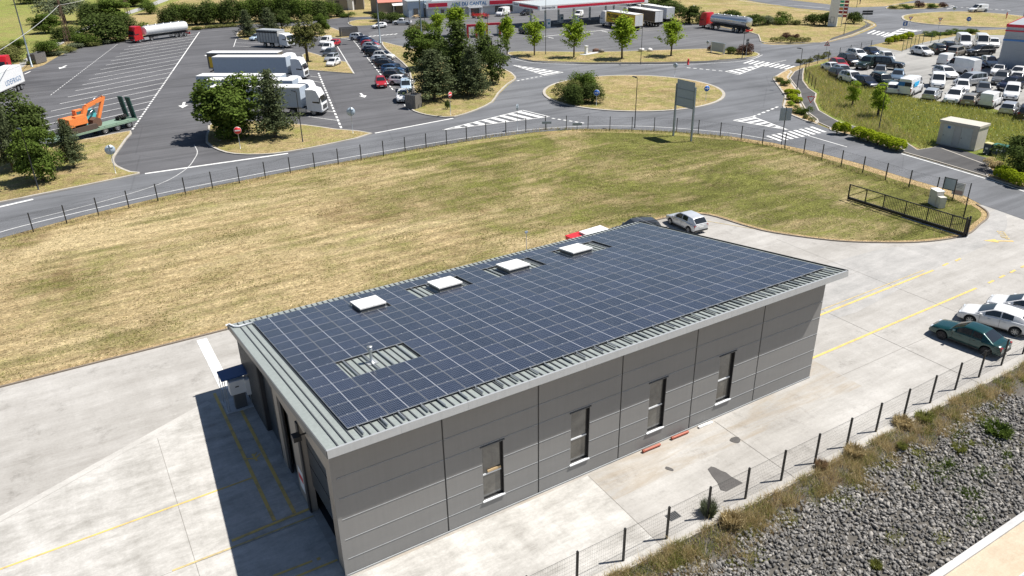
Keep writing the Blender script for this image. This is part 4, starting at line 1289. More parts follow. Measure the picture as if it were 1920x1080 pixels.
SPEC = {
 'hatch': CarSpec(4.02, 1.72, 0.30, (-1.27, 1.23), [(-2.0, 0.90), (-1.0, 0.95), (0.55, 0.93), (1.0, 0.89), (1.75, 0.74), (2.01, 0.60)], [(-2.0, 0.95), (-1.55, 1.40), (-0.6, 1.475), (0.15, 1.45), (1.05, 0.90)], dict(windows=[(-0.98, -0.32), (-0.24, 0.55)], handles=(-0.5, 0.3), doors=(-0.28, 0.75))),
 'sedan': CarSpec(4.45, 1.70, 0.31, (-1.38, 1.32), [(-2.22, 0.86), (-1.55, 0.93), (0.6, 0.90), (1.1, 0.87), (1.95, 0.73), (2.22, 0.58)], [(-1.70, 0.92), (-0.95, 1.34), (-0.35, 1.39), (0.15, 1.37), (0.98, 0.90)], dict(windows=[(-0.98, -0.42), (-0.34, 0.5)], handles=(-0.6, 0.25), doors=(-0.38, 0.72)), 0.76, dark_rims=True),
 'megane': CarSpec(4.30, 1.80, 0.32, (-1.33, 1.32), [(-2.15, 0.95), (-1.2, 1.0), (0.6, 0.93), (1.05, 0.90), (1.85, 0.76), (2.15, 0.60)], [(-2.0, 1.02), (-1.45, 1.34), (-0.5, 1.445), (0.10, 1.43), (1.12, 0.92)], dict(windows=[(-1.05, -0.40), (-0.32, 0.55)], handles=(-0.62, 0.25), doors=(-0.36, 0.80)), 0.77),
 'suv': CarSpec(4.45, 1.85, 0.36, (-1.33, 1.33), [(-2.2, 1.05), (-1.0, 1.08), (0.55, 1.05), (1.0, 1.02), (1.9, 0.92), (2.22, 0.72)], [(-2.12, 1.10), (-1.80, 1.56), (-0.8, 1.66), (0.20, 1.63), (1.05, 1.04)], dict(windows=[(-1.55, -1.02), (-0.94, -0.30), (-0.22, 0.5)], doors=(-0.26, 0.72)), 0.80, sill=0.30, roofrack=True),
 'estate': CarSpec(4.65, 1.78, 0.32, (-1.42, 1.38), [(-2.3, 0.93), (-1.0, 0.95), (0.7, 0.93), (1.2, 0.89), (2.0, 0.74), (2.32, 0.60)], [(-2.25, 0.98), (-1.95, 1.40), (-0.8, 1.48), (0.25, 1.45), (1.15, 0.92)], dict(windows=[(-1.75, -1.10), (-1.02, -0.30), (-0.22, 0.6)], doors=(-0.26, 0.8)), 0.79, roofrack=True),
 'minivan': CarSpec(4.75, 1.82, 0.33, (-1.42, 1.45), [(-2.35, 1.00), (0.9, 0.98), (1.35, 0.94), (2.1, 0.78), (2.37, 0.62)], [(-2.30, 1.05), (-2.05, 1.60), (-0.9, 1.70), (0.40, 1.66), (1.62, 0.95)], dict(windows=[(-1.90, -1.18), (-1.10, -0.30), (-0.22, 0.78)], doors=(-0.26, 1.0)), 0.82),
 'cityvan': CarSpec(4.25, 1.82, 0.32, (-1.33, 1.35), [(-2.1, 1.10), (0.8, 1.06), (1.2, 1.02), (1.9, 0.86), (2.12, 0.66)], [(-2.11, 1.12), (-2.02, 1.76), (-1.2, 1.83), (0.35, 1.78), (1.25, 1.04)], dict(windows=[(-0.12, 0.62)], rear=False, van=True, doors=(-0.2, 0.85)), 0.88),
 'van': CarSpec(5.55, 2.05, 0.35, (-1.72, 1.75), [(-2.76, 1.25), (1.4, 1.22), (1.9, 1.18), (2.5, 0.98), (2.77, 0.72)], [(-2.77, 1.27), (-2.70, 2.30), (-1.6, 2.42), (1.00, 2.36), (2.02, 1.20)], dict(windows=[(0.62, 1.45)], rear=False, van=True, doors=(0.5, 1.6)), 0.92),
 'jeep': CarSpec(4.35, 1.80, 0.40, (-1.30, 1.30), [(-2.15, 1.12), (0.4, 1.12), (0.8, 1.12), (1.95, 1.05), (2.17, 0.85)], [(-2.15, 1.15), (-2.05, 1.78), (-1.0, 1.84), (0.15, 1.80), (0.62, 1.14)], dict(windows=[(-1.85, -1.12), (-1.02, -0.42), (-0.34, 0.22)], doors=(-0.38, 0.5)), 0.86, 0.25, sill=0.38),
 'pickup': CarSpec(5.10, 1.85, 0.38, (-1.55, 1.60), [(-2.53, 1.08), (0.9, 1.08), (1.3, 1.06), (2.2, 0.98), (2.54, 0.78)], [(-0.72, 1.10), (-0.58, 1.66), (-0.1, 1.76), (0.55, 1.73), (1.25, 1.08)], dict(windows=[(-0.48, -0.05), (0.03, 0.72)], doors=(0.0, 0.9)), 0.80, sill=0.38)}
CARS = {}
def place_car(kind, paint, loc, rz, label, group=None, cat=None, name=None, sc=1.0):
    if kind not in CARS: CARS[kind] = build_car(SPEC[kind])
    nm = name or {'hatch': 'hatchback_car', 'sedan': 'saloon_car', 'megane': 'hatchback_car', 'suv': 'suv_car', 'estate': 'estate_car', 'minivan': 'people_carrier', 'cityvan': 'small_van', 'van': 'panel_van', 'jeep': 'off_road_car', 'pickup': 'pickup_truck'}[kind]
    ct = cat or {'cityvan': 'van', 'van': 'van', 'pickup': 'pickup'}.get(kind, 'car')
    t = thing(nm, label, ct, loc, rz, group, sc)
    objs = []
    for (pn, me, pl, paintable, sub) in CARS[kind]:
        if pn == 'rim':
            par = objs[abs(sub)]
            o = obj(pn, me, par)
            if sub < 0: o.rotation_euler = (0, 0, math.pi)
        else:
            o = obj(pn, me, t, pl)
        if paintable and paint != 'white':
            o.material_slots[0].link = 'OBJECT'
            o.material_slots[0].material = MATS['paint_' + paint]
        objs.append(o)
    return t

def car_at(kind, paint, u, v, du, dv, label, group=None, z=0.03, zc=0.65, **kw):
    P = at(u, v, zc)
    return place_car(kind, paint, (P.x, P.y, z), heading(u, v, du, dv, zc), label, group, **kw)

# --- cars in the yard
yg = 'cars parked in the warehouse yard'
def by_wheels(front, rear, half, x0):
    """centre and heading of a car from the ground under its two near-side wheels"""
    a, b = at(*front), at(*rear); d = (a - b).normalized(); n = Vector((-d.y, d.x, 0))
    mid_ = (a + b) / 2
    if n.dot(mid_ - CAM) < 0: n = -n
    c_ = mid_ + n * half - d * x0
    return (c_.x, c_.y, 0.01), math.atan2(d.y, d.x)
gl, gr_ = by_wheels((1762, 636), (1844, 667), 0.80, 0.0)
place_car('sedan', 'green', gl, gr_, 'dark green saloon with black wheels parked nearest the stone bank fence', yg)
wl_, mg = by_wheels((1815.5, 608), (1900, 631), 0.86, 0.0)
place_car('megane', 'white', wl_, mg, 'white hatchback parked right beside the dark green saloon', yg)
o = at(1920, 573, 0.75)
place_car('megane', 'white', (o.x, o.y, 0.01), mg, 'white hatchback cut off by the right picture edge, second from the green saloon', yg)
c = at(1287, 413, 0.65)
place_car('hatch', 'palegrey', (c.x, c.y, 0.01), heading(1287, 413, -52, -24, 0.65), 'pale silver five-door hatchback standing alone by the far corner of the solar roof', yg)
c = at(1187, 418, 1.48)
place_car('suv', 'darkgrey', (c.x + 0.3, c.y, 0.01), heading(1187, 418, -50, 6, 1.48), 'dark car mostly hidden behind the far edge of the solar roof', yg)

# --- car park rows by the lorries
rowg = 'cars in the long row beside the pines'
R_ = [('suv', 'white', 673, 70, 'white car at the far end of the long row, by the bin store'), ('hatch', 'navy', 685, 74, 'navy hatchback second from the far end of the long row'), ('hatch', 'blue', 692, 78, 'blue hatchback just behind the red one in the long row'),
      ('hatch', 'red', 694, 82.5, 'red hatchback in the long row of parked cars'), ('hatch', 'silver', 697, 86.5, 'silver hatchback parked just in front of the red one in the row'), ('sedan', 'navy', 697, 93, 'navy saloon parked between a silver hatchback and a black car'),
      ('suv', 'black', 704, 100, 'black tall car in the middle of the long row'), ('suv', 'offwhite', 720, 105, 'off-white tall car nosed far forward in the middle of the row'), ('hatch', 'palegrey', 714, 111.5, 'pale grey hatchback in front of the off-white tall car'),
      ('hatch', 'darkgrey', 721, 116, 'charcoal hatchback between the pale grey and the brown-black cars'), ('suv', 'brown', 728, 122, 'brown-black tall car in the nearer half of the row'), ('estate', 'blue', 738, 129, 'blue estate car in the nearer half of the row'),
      ('hatch', 'steelblue', 739, 136, 'steel blue hatchback in front of the blue estate'), ('suv', 'brown', 742, 143, 'dark brown car parked right behind the big white one'), ('suv', 'white', 753, 152, 'big white car last in the long row, by the pale blue van')]
for kd, pc, u, v, lab in R_:
    car_at(kd, pc, u, v, 24, 1.0, lab, rowg)
car_at('cityvan', 'paleblue', 761, 163, 2, 10, 'pale blue van facing the camera beside the pines', 'vehicles near the bin store')
car_at('suv', 'white', 755, 181, -2, 12, 'white car facing the camera beside the grey bin store', 'vehicles near the bin store')
car_at('suv', 'red', 714, 155, 4, 10, 'red car driving along the car park lane', None)
lg = 'cars in the short row by the tree island'
car_at('cityvan', 'offwhite', 611, 78, -14, 5, 'white van at the far end of the short row', lg)
car_at('hatch', 'red', 627, 81, -14, 5, 'red hatchback parked behind the white vans in the short row', lg)
car_at('cityvan', 'white', 615, 90, -14, 6, 'white van between the red hatchback and a dark car', lg)
car_at('estate', 'darkgrey', 618, 98.5, -14, 6, 'dark grey estate car between a white van and a silver car', lg)
car_at('estate', 'silver', 622, 108, -15, 6, 'silver estate car second from the grass tip in the short row', lg)
car_at('hatch', 'white', 625, 117, -15, 6, 'small white hatchback parked nearest the grass tip', lg)
car_at('hatch', 'white', 711, 48, -20, 2, 'white hatchback driving behind the tall lamp post', None)
car_at('pickup', 'white', 754, 42, -24, 0, 'white double-cab pickup parked by the dark shrubs', None)
car_at('hatch', 'paleblue', 482, 70, -12, 2, 'pale car half hidden behind the livestock lorry', None)
# --- station
car_at('van', 'white', 943, 22, -15, 3, 'white panel van standing in front of the station shop', None, zc=1.1)
car_at('suv', 'black', 987, 24, -14, 2, 'black car parked past the white panel van at the station', None)
car_at('cityvan', 'white', 1085, 26, -16, 5, 'white van seen under the fuel canopy', None, zc=0.9)
car_at('suv', 'black', 985, 58, 18, 4, 'black car refuelling at the left end of the canopy', None)
car_at('cityvan', 'white', 1834, 17, -24, 1, 'white van driving round the far roundabout', None, zc=0.9, sc=1.2)
# --- big car lot
cg = 'cars packed in the lot beside the striped shed'
V = [('sedan', 'navy', 1634, 97, 22, 6, 'navy saloon at the far left of the car lot entrance'), ('estate', 'white', 1608, 102, 22, 6, 'white estate car parked behind the big black tall car'), ('suv', 'black', 1591, 112, 26, 8, 'big black tall car parked along the lot fence'),
     ('hatch', 'white', 1662, 107, 18, 8, 'white hatchback behind the two off-road cars'), ('jeep', 'darkgreen', 1625, 119, -22, 6, 'dark off-road car with its pale wheel showing, facing left'), ('jeep', 'black', 1667, 120, 24, 2, 'black off-road car standing with the longest side view in the lot'),
     ('hatch', 'red', 1573, 120, 22, 8, 'red hatchback near the lot fence'), ('sedan', 'white', 1561, 127, 22, 7, 'white saloon parked nearest the lamp post at the lot edge'), ('hatch', 'silver', 1580, 133, 22, 8, 'silver hatchback next to the white saloon at the lot edge'),
     ('hatch', 'black', 1573, 139, 20, 8, 'black hatchback with its red tail lights towards the long grass'), ('suv', 'white', 1598, 146, 24, 7, 'white tall car with its tail towards the long grass'), ('hatch', 'grey', 1650, 134, -3, 11, 'grey car facing the camera in the middle of the lot'),
     ('hatch', 'steelblue', 1683, 142, -5, 11, 'steel blue car facing the camera behind the lettered van'), ('hatch', 'navy', 1623, 154, 22, 6, 'dark blue hatchback behind the smaller bright green tree'), ('jeep', 'darkgreen', 1657, 153, 20, 6, 'green-black off-road car with a spare wheel on its tail'),
     ('hatch', 'white', 1676, 166, 6, -8, 'white hatchback half hidden left of the lettered van'),
     ('hatch', 'white', 1729, 96, 26, 5, 'white hatchback parked in front of the green mesh fence'), ('suv', 'black', 1757, 91, -18, -8, 'black tall car between the white hatchback and the beige people carrier'), ('estate', 'black', 1776, 86, -16, -8, 'black estate car parked behind the beige people carrier'),
     ('minivan', 'beige', 1794, 96, 16, -5, 'beige people carrier in the far row of the lot'), ('suv', 'darkgrey', 1838, 95, -26, 1, 'dark grey tall car side-on in the far row'), ('hatch', 'white', 1863, 81, 6, 8, 'white car beside the second panel van in the far row'),
     ('cityvan', 'white', 1777, 112, 22, -6, 'white small van with blank sides in the middle of the lot'), ('sedan', 'navy', 1829, 117, 22, 8, 'navy saloon parked next to the shed wall'), ('hatch', 'offwhite', 1855, 116, 18, 8, 'off-white hatchback squeezed against the shed wall'),
     ('estate', 'white', 1773, 136, 24, 8, 'white estate car in front of the white flat-sided van'), ('sedan', 'white', 1873, 131, -12, 10, 'white saloon in front of the shed wall'), ('minivan', 'silver', 1820, 149, -28, 3, 'long silver people carrier with many windows'),
     ('suv', 'grey', 1878, 146, -14, 9, 'grey tall car behind the silver people carrier'), ('cityvan', 'white', 1758, 152, 2, 12, 'white small van facing the camera behind the lettered van'), ('hatch', 'white', 1804, 162, 2, 11, 'white hatchback facing the camera behind the big white tall car'),
     ('hatch', 'silver', 1748, 177, 14, -9, 'silver hatchback with its tail to the grass beside the lettered van'), ('suv', 'white', 1790, 180, -12, 10, 'white tall car facing the camera in the front row'), ('hatch', 'grey', 1844, 167, 0, 11, 'grey hatchback facing the camera behind the white van tail'),
     ('hatch', 'beige', 1820, 187, 12, -10, 'beige hatchback with its tail to the grass in the front row'), ('cityvan', 'white', 1897, 173, -4, 12, 'white small van facing the camera near the right picture edge'), ('cityvan', 'white', 1858, 187, 16, -8, 'white small van with its blank tail to the grass'),
     ('hatch', 'silver', 1894, 203, 12, -9, 'silver hatchback with its tail to the grass near the right picture edge'), ('suv', 'navy', 1897, 157, -20, 4, 'navy tall car near the right edge of the lot'), ('hatch', 'white', 1909, 136, -16, 8, 'white hatchback by the foot of the striped shed'),
     ('hatch', 'offwhite', 1908, 147, -16, 6, 'off-white car half hidden behind the navy tall car'), ('suv', 'black', 1926, 210, 4, -12, 'black car cut off by the right picture edge in the front row')]
for kd, pc, u, v, du, dv, lab in V:
    car_at(kd, pc, u, v, du, dv, lab, cg, zc=0.9 if kd in ('suv', 'jeep', 'minivan', 'cityvan') else 0.75, sc=1.17)
car_at('van', 'white', 1806, 77, 16, 10, 'tall white panel van in the far row of the lot', cg, zc=1.2, sc=1.12)
car_at('van', 'offwhite', 1840, 78, 10, 10, 'second white panel van right of the tall one in the far row', cg, zc=1.2, sc=1.12)
car_at('van', 'white', 1802, 126, -28, -5, 'long white flat-sided panel van in the middle of the lot', cg, zc=1.0, sc=1.12)
LV = car_at('van', 'white', 1708, 161, 20, -9, 'white panel van with blue lettering panels on its tail and side', cg, zc=1.2, sc=1.12)
plain('decal_blue', (0.01, 0.16, 0.50), 0.4); plain('decal_navy', (0.012, 0.02, 0.045), 0.4); plain('decal_cyan', (0.02, 0.42, 0.75), 0.4)
mb = MB(); mb.span((-2.80, 0.02, 1.42), (-2.785, 0.86, 1.95)); mb.build('tail_sign', 'decal_blue', LV)
mb = MB(); mb.span((-2.80, -0.86, 1.42), (-2.785, 0.0, 1.95)); mb.build('tail_sign', 'decal_navy', LV)
mb = MB()
mb.add([(-2.0, -1.035, 1.3), (-0.5, -1.035, 1.3), (0.1, -0.985, 1.9), (-2.0, -0.985, 1.9), (-2.0, -1.02, 1.3), (-0.5, -1.02, 1.3), (0.1, -0.97, 1.9), (-2.0, -0.97, 1.9)], [(0, 1, 2, 3), (7, 6, 5, 4), (0, 4, 5, 1), (2, 6, 7, 3)])
mb.build('side_sign', 'decal_cyan', LV)
# spare wheel on the green-black off-roader, bed of the pickup
for o in list(COL.objects):
    lb = o.get('label', '')
    if lb.startswith('green-black off-road'):
        t_, r_ = wheel_meshes(0.38, 0.22)
        s_ = obj('spare_wheel', t_, o, (-2.30, 0.1, 1.05), math.pi / 2); obj('spare_rim', r_, s_)
    if lb.startswith('white double-cab'):
        mb = MB(); mb.span((-2.42, -0.72, 1.10), (-0.80, 0.72, 1.115)); mb.build('cargo_bed', 'black_plastic', o)
        for sg in (-1, 1):
            mb = MB(); mb.span((-2.48, sg * 0.74 - 0.04, 1.05), (-0.78, sg * 0.74 + 0.04, 1.20)); mb.build('bed_rail', 'paint_white', o)

# ================================================================ lorries
plain('truck_white', (0.76, 0.765, 0.77), 0.4); plain('truck_red', (0.50, 0.012, 0.018), 0.3, coat=0.4); plain('tarp_white', (0.74, 0.74, 0.73), 0.5)
plain('tarp_bluegrey', (0.40, 0.46, 0.53), 0.5); plain('tarp_dark', (0.07, 0.068, 0.07), 0.6); plain('tarp_taupe', (0.14, 0.125, 0.10), 0.6); plain('tarp_yellow', (0.80, 0.50, 0.03), 0.5)
plain('tank_polished', (0.62, 0.64, 0.66), 0.24, 0.75, 0.06); plain('tank_white', (0.74, 0.75, 0.75), 0.28); plain('chassis_black', (0.025, 0.025, 0.027), 0.7); plain('slat_grey', (0.42, 0.42, 0.41), 0.5)
plain('digger_orange', (0.78, 0.235, 0.065), 0.5); plain('digger_glass', (0.05, 0.16, 0.17), 0.1); plain('trailer_green', (0.20, 0.29, 0.22), 0.6); plain('ramp_green', (0.012, 0.055, 0.045), 0.55); plain('hydra_cyan', (0.10, 0.48, 0.52), 0.5); plain('rust_brown', (0.14, 0.075, 0.05), 0.85); plain('track_brown', (0.075, 0.055, 0.045), 0.9)
TW, TRM = wheel_meshes(0.5, 0.32, False, 8)
def axle(par, x, y=1.02):
    for sgn in (-1, 1):
        w_ = obj('wheel', TW, par, (x, sgn * y, 0.5)); r_ = obj('rim', TRM, w_)
        if sgn < 0: r_.rotation_euler = (0, 0, math.pi)
def cab(par, x0, col, h=3.75, tall=True):
    """cab-over tractor, front face at x0 + 2.3"""
    b = MB(); xf = x0 + 2.3
    prof = [(x0, 0.75), (xf - 0.05, 0.45), (xf, 0.6), (xf + 0.03, 1.5), (xf - 0.02, 1.75), (xf - 0.28, 2.85), (xf - 0.65, h - 0.15), (xf - 1.2, h), (x0 + 0.1, h - 0.02), (x0, h - 0.2)]
    n = len(prof)
    L_ = []
    for y, ins in ((-1.24, 0.10), (-1.12, 0.0), (1.12, 0.0), (1.24, 0.10)):
        cx_, cz_ = x0 + 1.15, 2.1
        L_.append([(px_ + (cx_ - px_) * ins * 0.6, y, pz_ + (cz_ - pz_) * ins * 0.35) for px_, pz_ in prof])
    vs = [p for r in L_ for p in r]
    fs = [(i * n + k, i * n + (k + 1) % n, (i + 1) * n + (k + 1) % n, (i + 1) * n + k) for i in range(3) for k in range(n)]
    fs += [tuple(reversed(range(n))), tuple(3 * n + k for k in range(n))]
    b.add(vs, fs, 0, False)
    cb = b.build('cab', col, par, 30, True)
    m_ = MB(); m_.add([(xf + 0.0, -1.05, 1.86), (xf + 0.0, 1.05, 1.86), (xf - 0.225, 1.0, 2.72), (xf - 0.225, -1.0, 2.72)], [(0, 1, 2, 3)]); m_.build('windscreen', 'car_glass', par)
    for s_ in (-1, 1):
        m_ = MB(); y = s_ * 1.245; q = [(xf - 1.35, y, 1.85), (xf - 0.32, y, 1.75), (xf - 0.45, y * 0.985, 2.62), (xf - 1.35, y * 0.985, 2.62)]
        m_.add(q, [(0, 1, 2, 3) if s_ > 0 else (3, 2, 1, 0)]); m_.build('side_window', 'car_glass', par)
        m_ = MB(); m_.box((xf - 0.12, s_ * 1.42, 2.25), (0.12, 0.16, 0.75)); m_.build('wing_mirror', 'chassis_black', par)
        m_ = MB(); m_.box((xf - 0.05, s_ * 0.95, 0.72), (0.2, 0.42, 0.2)); m_.build('headlight', 'lamp_glass', par)
    m_ = MB(); m_.box((xf + 0.015, 0, 1.18), (0.06, 1.7, 0.62)); gr = m_.build('grille', 'chassis_black', par)
    for k in range(4):
        m_ = MB(); m_.box((xf + 0.055, 0, 0.95 + k * 0.16), (0.02, 1.5, 0.035)); m_.build('grille_bar', 'chrome', gr)
    m_ = MB(); m_.box((xf - 0.02, 0, 0.45), (0.18, 2.3, 0.22)); m_.build('bumper', 'chassis_black', par)
    m_ = MB(); m_.span((x0 - 3.2, -0.45, 0.75), (x0 + 0.2, 0.45, 1.05)); m_.build('chassis', 'chassis_black', par)
    for s_ in (-1, 1):
        m_ = MB(); m_.box((x0 - 0.85, s_ * 0.95, 0.75), (1.2, 0.5, 0.55)); m_.build('fuel_tank', 'alu', par)
    axle(par, xf - 1.35); axle(par, x0 - 2.2)
def box_trailer(par, x0, x1, side, roofm, h=4.0, name='trailer_box'):
    b = MB(); b.span((x0, -1.275, 1.15), (x1, 1.275, h)); B = b.build(name, side, par)
    b = MB(); b.span((x0 - 0.01, -1.285, h), (x1 + 0.01, 1.285, h + 0.04)); b.build('trailer_roof', roofm, par)
    b = MB(); b.span((x0 - 0.012, -1.2, 1.2), (x0 - 0.001, -0.02, h - 0.12)); b.build('rear_door', 'truck_white', par)
    b = MB(); b.span((x0 - 0.012, 0.02, 1.2), (x0 - 0.001, 1.2, h - 0.12)); b.build('rear_door', 'truck_white', par)
    for s_ in (-1, 1):
        b = MB(); b.span((x0 + 0.02, s_ * 1.286 - 0.008, h - 0.14), (x1 - 0.02, s_ * 1.286 + 0.008, h - 0.03)); b.build('side_rail', 'tarp_white', par)
        b = MB(); b.span((x0 + 0.02, s_ * 1.286 - 0.008, 1.16), (x1 - 0.02, s_ * 1.286 + 0.008, 1.28)); b.build('side_rail', 'slat_grey', par)
        b = MB(); b.span((x0 + 4.6, s_ * 1.15 - 0.03, 0.55), (x1 - 4.0, s_ * 1.15 + 0.03, 0.62)); b.span((x0 + 4.6, s_ * 1.15 - 0.03, 0.85), (x1 - 4.0, s_ * 1.15 + 0.03, 0.92)); b.build('side_guard', 'alu', par)
    b = MB(); b.span((x0 + 0.3, -0.5, 0.85), (x1 - 0.3, 0.5, 1.148)); b.build('trailer_frame', 'chassis_black', par)
    b = MB(); b.box((x0 + 0.1, 0, 0.6), (0.12, 2.3, 0.16)); b.build('rear_bumper', 'chassis_black', par)
    for x in (x0 + 1.5, x0 + 2.8, x0 + 4.1): axle(par, x)
    return B
def lorry(front, ang, label, colour, side, roofm, group='white lorries parked side by side', h=4.0, name='articulated_lorry', L_=13.6):
    t = thing(name, label, 'lorry', front, ang, group)
    cab(t, -2.3, colour); box_trailer(t, -3.0 - L_, -3.0, side, roofm, h)
    return t
ang = math.atan2(*((at(567, 104, 4) - at(428, 104, 4)).yx))
for (u, v, lab, side, rf) in [(555, 100, 'white lorry with a dark taupe and yellow trailer tail, farthest of the row', 'tarp_taupe', 'tarp_white'), (571, 108, 'white lorry with a plain blue-grey trailer side', 'tarp_bluegrey', 'tarp_white'),
                              (566, 144, 'white lorry third in the row, parked farther back', 'tarp_bluegrey', 'tarp_white'), (590, 152, 'white lorry second from the nearest in the row', 'tarp_bluegrey', 'tarp_white'), (605, 165, 'white lorry nearest the grass island, its cab front in full view', 'tarp_bluegrey', 'tarp_white')]:
    p = at(u, v, 3.75)
    t = lorry((p.x, p.y, 0.016), ang, lab, 'truck_white', side, rf)
    if 'taupe' in lab:
        mb = MB(); mb.span((-16.3, -1.290, 1.4), (-14.7, -1.276, 3.3)); mb.build('side_panel', 'tarp_yellow', t)
# lettered lorry at the left picture edge
p0 = at(36, 166); a0 = heading(20, 170, -40, 18)
t = thing('articulated_lorry', 'white refrigerated lorry with blue lettering at the left picture edge', 'lorry', (p0.x, p0.y, 0.016), a0)
box_trailer(t, 0.0, 13.6, 'truck_white', 'tarp_white'); cab(t, 14.3, 'truck_white')
plain('letter_blue', (0.05, 0.17, 0.36), 0.5)
me = text_mesh('UDEFRIGO', 1.15, 'letter_blue', 0.004, 0.0, 1.15)
o = obj('lettering', me, t, (4.2, 1.30, 2.0)); o.rotation_euler = (math.pi / 2, 0, math.pi)
p0 = at(-3, 118, 2.6); t = thing('lorry_tractor', 'red lorry cab showing above the white refrigerated trailer', 'lorry', (p0.x, p0.y, 0.016), a0); cab(t, -2.3, 'truck_red')

def tanker(front, ang, label, body, end=None, polished=False):
    t = thing('tanker_lorry', label, 'tanker', front, ang, 'tanker lorries')
    cab(t, -2.3, 'truck_red')
    b = MB(); n = 20; secs = [(-15.2, 0.0), (-15.15, 0.72), (-15.0, 0.93), (-14.7, 1.0), (-9.0, 1.0), (-8.9, 0.97), (-3.9, 0.97), (-3.5, 0.90), (-3.3, 0.62), (-3.25, 0.0)]
    vs, fs = [], []
    for x, s_ in secs:
        for k in range(n):
            a = 2 * math.pi * k / n
            ca, sa = math.cos(a), math.sin(a)
            vs.append((x, 1.25 * s_ * math.copysign(abs(ca) ** 0.8, ca), 2.42 + 1.08 * s_ * math.copysign(abs(sa) ** 0.85, sa)))
    fs = [(i * n + k, i * n + (k + 1) % n, (i + 1) * n + (k + 1) % n, (i + 1) * n + k) for i in range(len(secs) - 1) for k in range(n)]
    b.add(vs, fs, 0, True); tk = b.build('tank', body, t, 40, True)
    b = MB(); b.span((-14.6, -0.4, 3.50), (-3.8, 0.4, 3.56)); b.build('walkway', 'alu', tk)
    for k in range(5):
        b = MB(); b.lathe([(0.28, 3.5), (0.28, 3.66), (0.0, 3.68)], (-13.2 + k * 2.1, 0, 0), 'Z', 12); b.build('manhole', 'alu', tk)
    for s_ in (-1, 1):
        b = MB(); b.span((-10.8, s_ * 1.15 - 0.03, 0.55), (-6.2, s_ * 1.15 + 0.03, 0.64)); b.span((-10.8, s_ * 1.15 - 0.03, 0.85), (-6.2, s_ * 1.15 + 0.03, 0.92)); b.build('side_guard', 'alu', t)
        b = MB(); b.span((-15.3, s_ * 1.0 - 0.2, 0.75), (-15.2, s_ * 1.0 + 0.2, 1.0)); b.build('tail_light', 'tail_lamp', t)
    b = MB(); b.span((-15.2, -0.5, 0.9), (-3.4, 0.5, 1.3)); b.build('trailer_frame', 'chassis_black', t)
    b = MB(); b.box((-15.2, 0, 0.6), (0.14, 2.4, 0.3)); b.build('rear_bumper', 'sign_red', t)
    for x in (-13.9, -12.6, -11.3): axle(t, x)
    return t
pf, pr_ = at(250, 82), at(357, 67)
dd = (pf - pr_); a_ = math.atan2(dd.y, dd.x)
tanker((pf.x, pf.y + 1.2, 0.016), a_, 'red cab tanker with a white tank on the ruled lorry park', 'tank_white')
pf, pr_ = at(1317, 51), at(1385, 60); dd = pf - pr_
tanker((pf.x, pf.y, 0.02), math.atan2(dd.y, dd.x), 'red cab tanker with a polished silver tank by the dark hedge', 'tank_polished')
# livestock lorry
p0 = at(545, 76, 1.6); a1 = heading(515, 76, 60, 3.5, 1.6)
t = thing('livestock_lorry', 'white livestock lorry with a slatted grey body', 'lorry', (p0.x, p0.y, 0.016), a1)
cab(t, -2.3, 'truck_white', 3.1)
b = MB(); b.span((-8.6, -1.25, 1.1), (-2.5, 1.25, 3.7)); B = b.build('stock_body', 'slat_grey', t)
b = MB(); b.span((-8.65, -1.28, 3.7), (-2.45, 1.28, 3.78)); b.build('body_roof', 'fascia_grey', t)
for k in range(8):
    for s_ in (-1, 1):
        b = MB(); b.span((-8.55 + k * 0.84, s_ * 1.27 - 0.02, 1.15), (-8.49 + k * 0.84, s_ * 1.27 + 0.02, 3.65)); b.build('post', 'chassis_black', B)
for s_ in (-1, 1):
    b = MB(); b.span((-8.5, s_ * 1.258 - 0.008, 3.15), (-2.6, s_ * 1.258 + 0.008, 3.5)); b.build('vent_opening', 'chassis_black', B)
b = MB(); b.span((-8.6, -0.5, 0.8), (-2.4, 0.5, 1.099)); b.build('chassis_frame', 'chassis_black', t); axle(t, -6.6)
# lorries behind the fuel canopy
def rigid(u, v, du, dv, label, side, cabc, h=3.9, L_=11.0, zc=2.0, text=None):
    c_ = at(u, v, zc); r_ = heading(u, v, du, dv, zc)
    t = thing('articulated_lorry', label, 'lorry', (c_.x, c_.y, 0.02), r_, 'lorries refuelling behind the canopy')
    box_trailer(t, -L_ / 2 - 1, L_ / 2 - 1, side, 'tarp_white', h); cab(t, L_ / 2 - 0.4, cabc)
    if text:
        me = text_mesh(text, 1.3, 'chassis_black', 0.004, 0.03); o = obj('lettering', me, t, (2.2, 1.3, 2.85)); o.rotation_euler = (math.pi / 2, 0, math.pi)
        mb = MB(); mb.span((1.2, 1.282, 1.95), (4.2, 1.292, 2.1)); mb.build('painted_band', 'chassis_black', t)
        for k in range(2):
            mb = MB(); x = -3.3 - k * 0.55; mb.add([(x, 1.29, 1.9), (x + 0.35, 1.29, 1.9), (x - 0.45, 1.29, 3.3), (x - 0.8, 1.29, 3.3)], [(0, 1, 2, 3), (3, 2, 1, 0)][:1]); mb.build('painted_band', 'chassis_black', t)
        mb = MB(); mb.span((-3.2, 1.282, 1.9), (-1.6, 1.292, 2.2)); mb.build('painted_band', 'chassis_black', t)
    return t
rigid(1166, 36, -52, -8, 'yellow sided lorry with black lettering at the fuel canopy', 'tarp_yellow', 'truck_white', 3.9, 12.0, 2.2, 'PROBIM')
rigid(1205, 29, -52, -8, 'white roofed lorry with a charcoal side next to the yellow one', 'tarp_dark', 'truck_white', 3.9, 12.0, 2.2)
rigid(1228, 23, -52, -8, 'plain white lorry farthest right behind the canopy', 'truck_white', 'truck_white', 3.9, 12.0, 2.2)
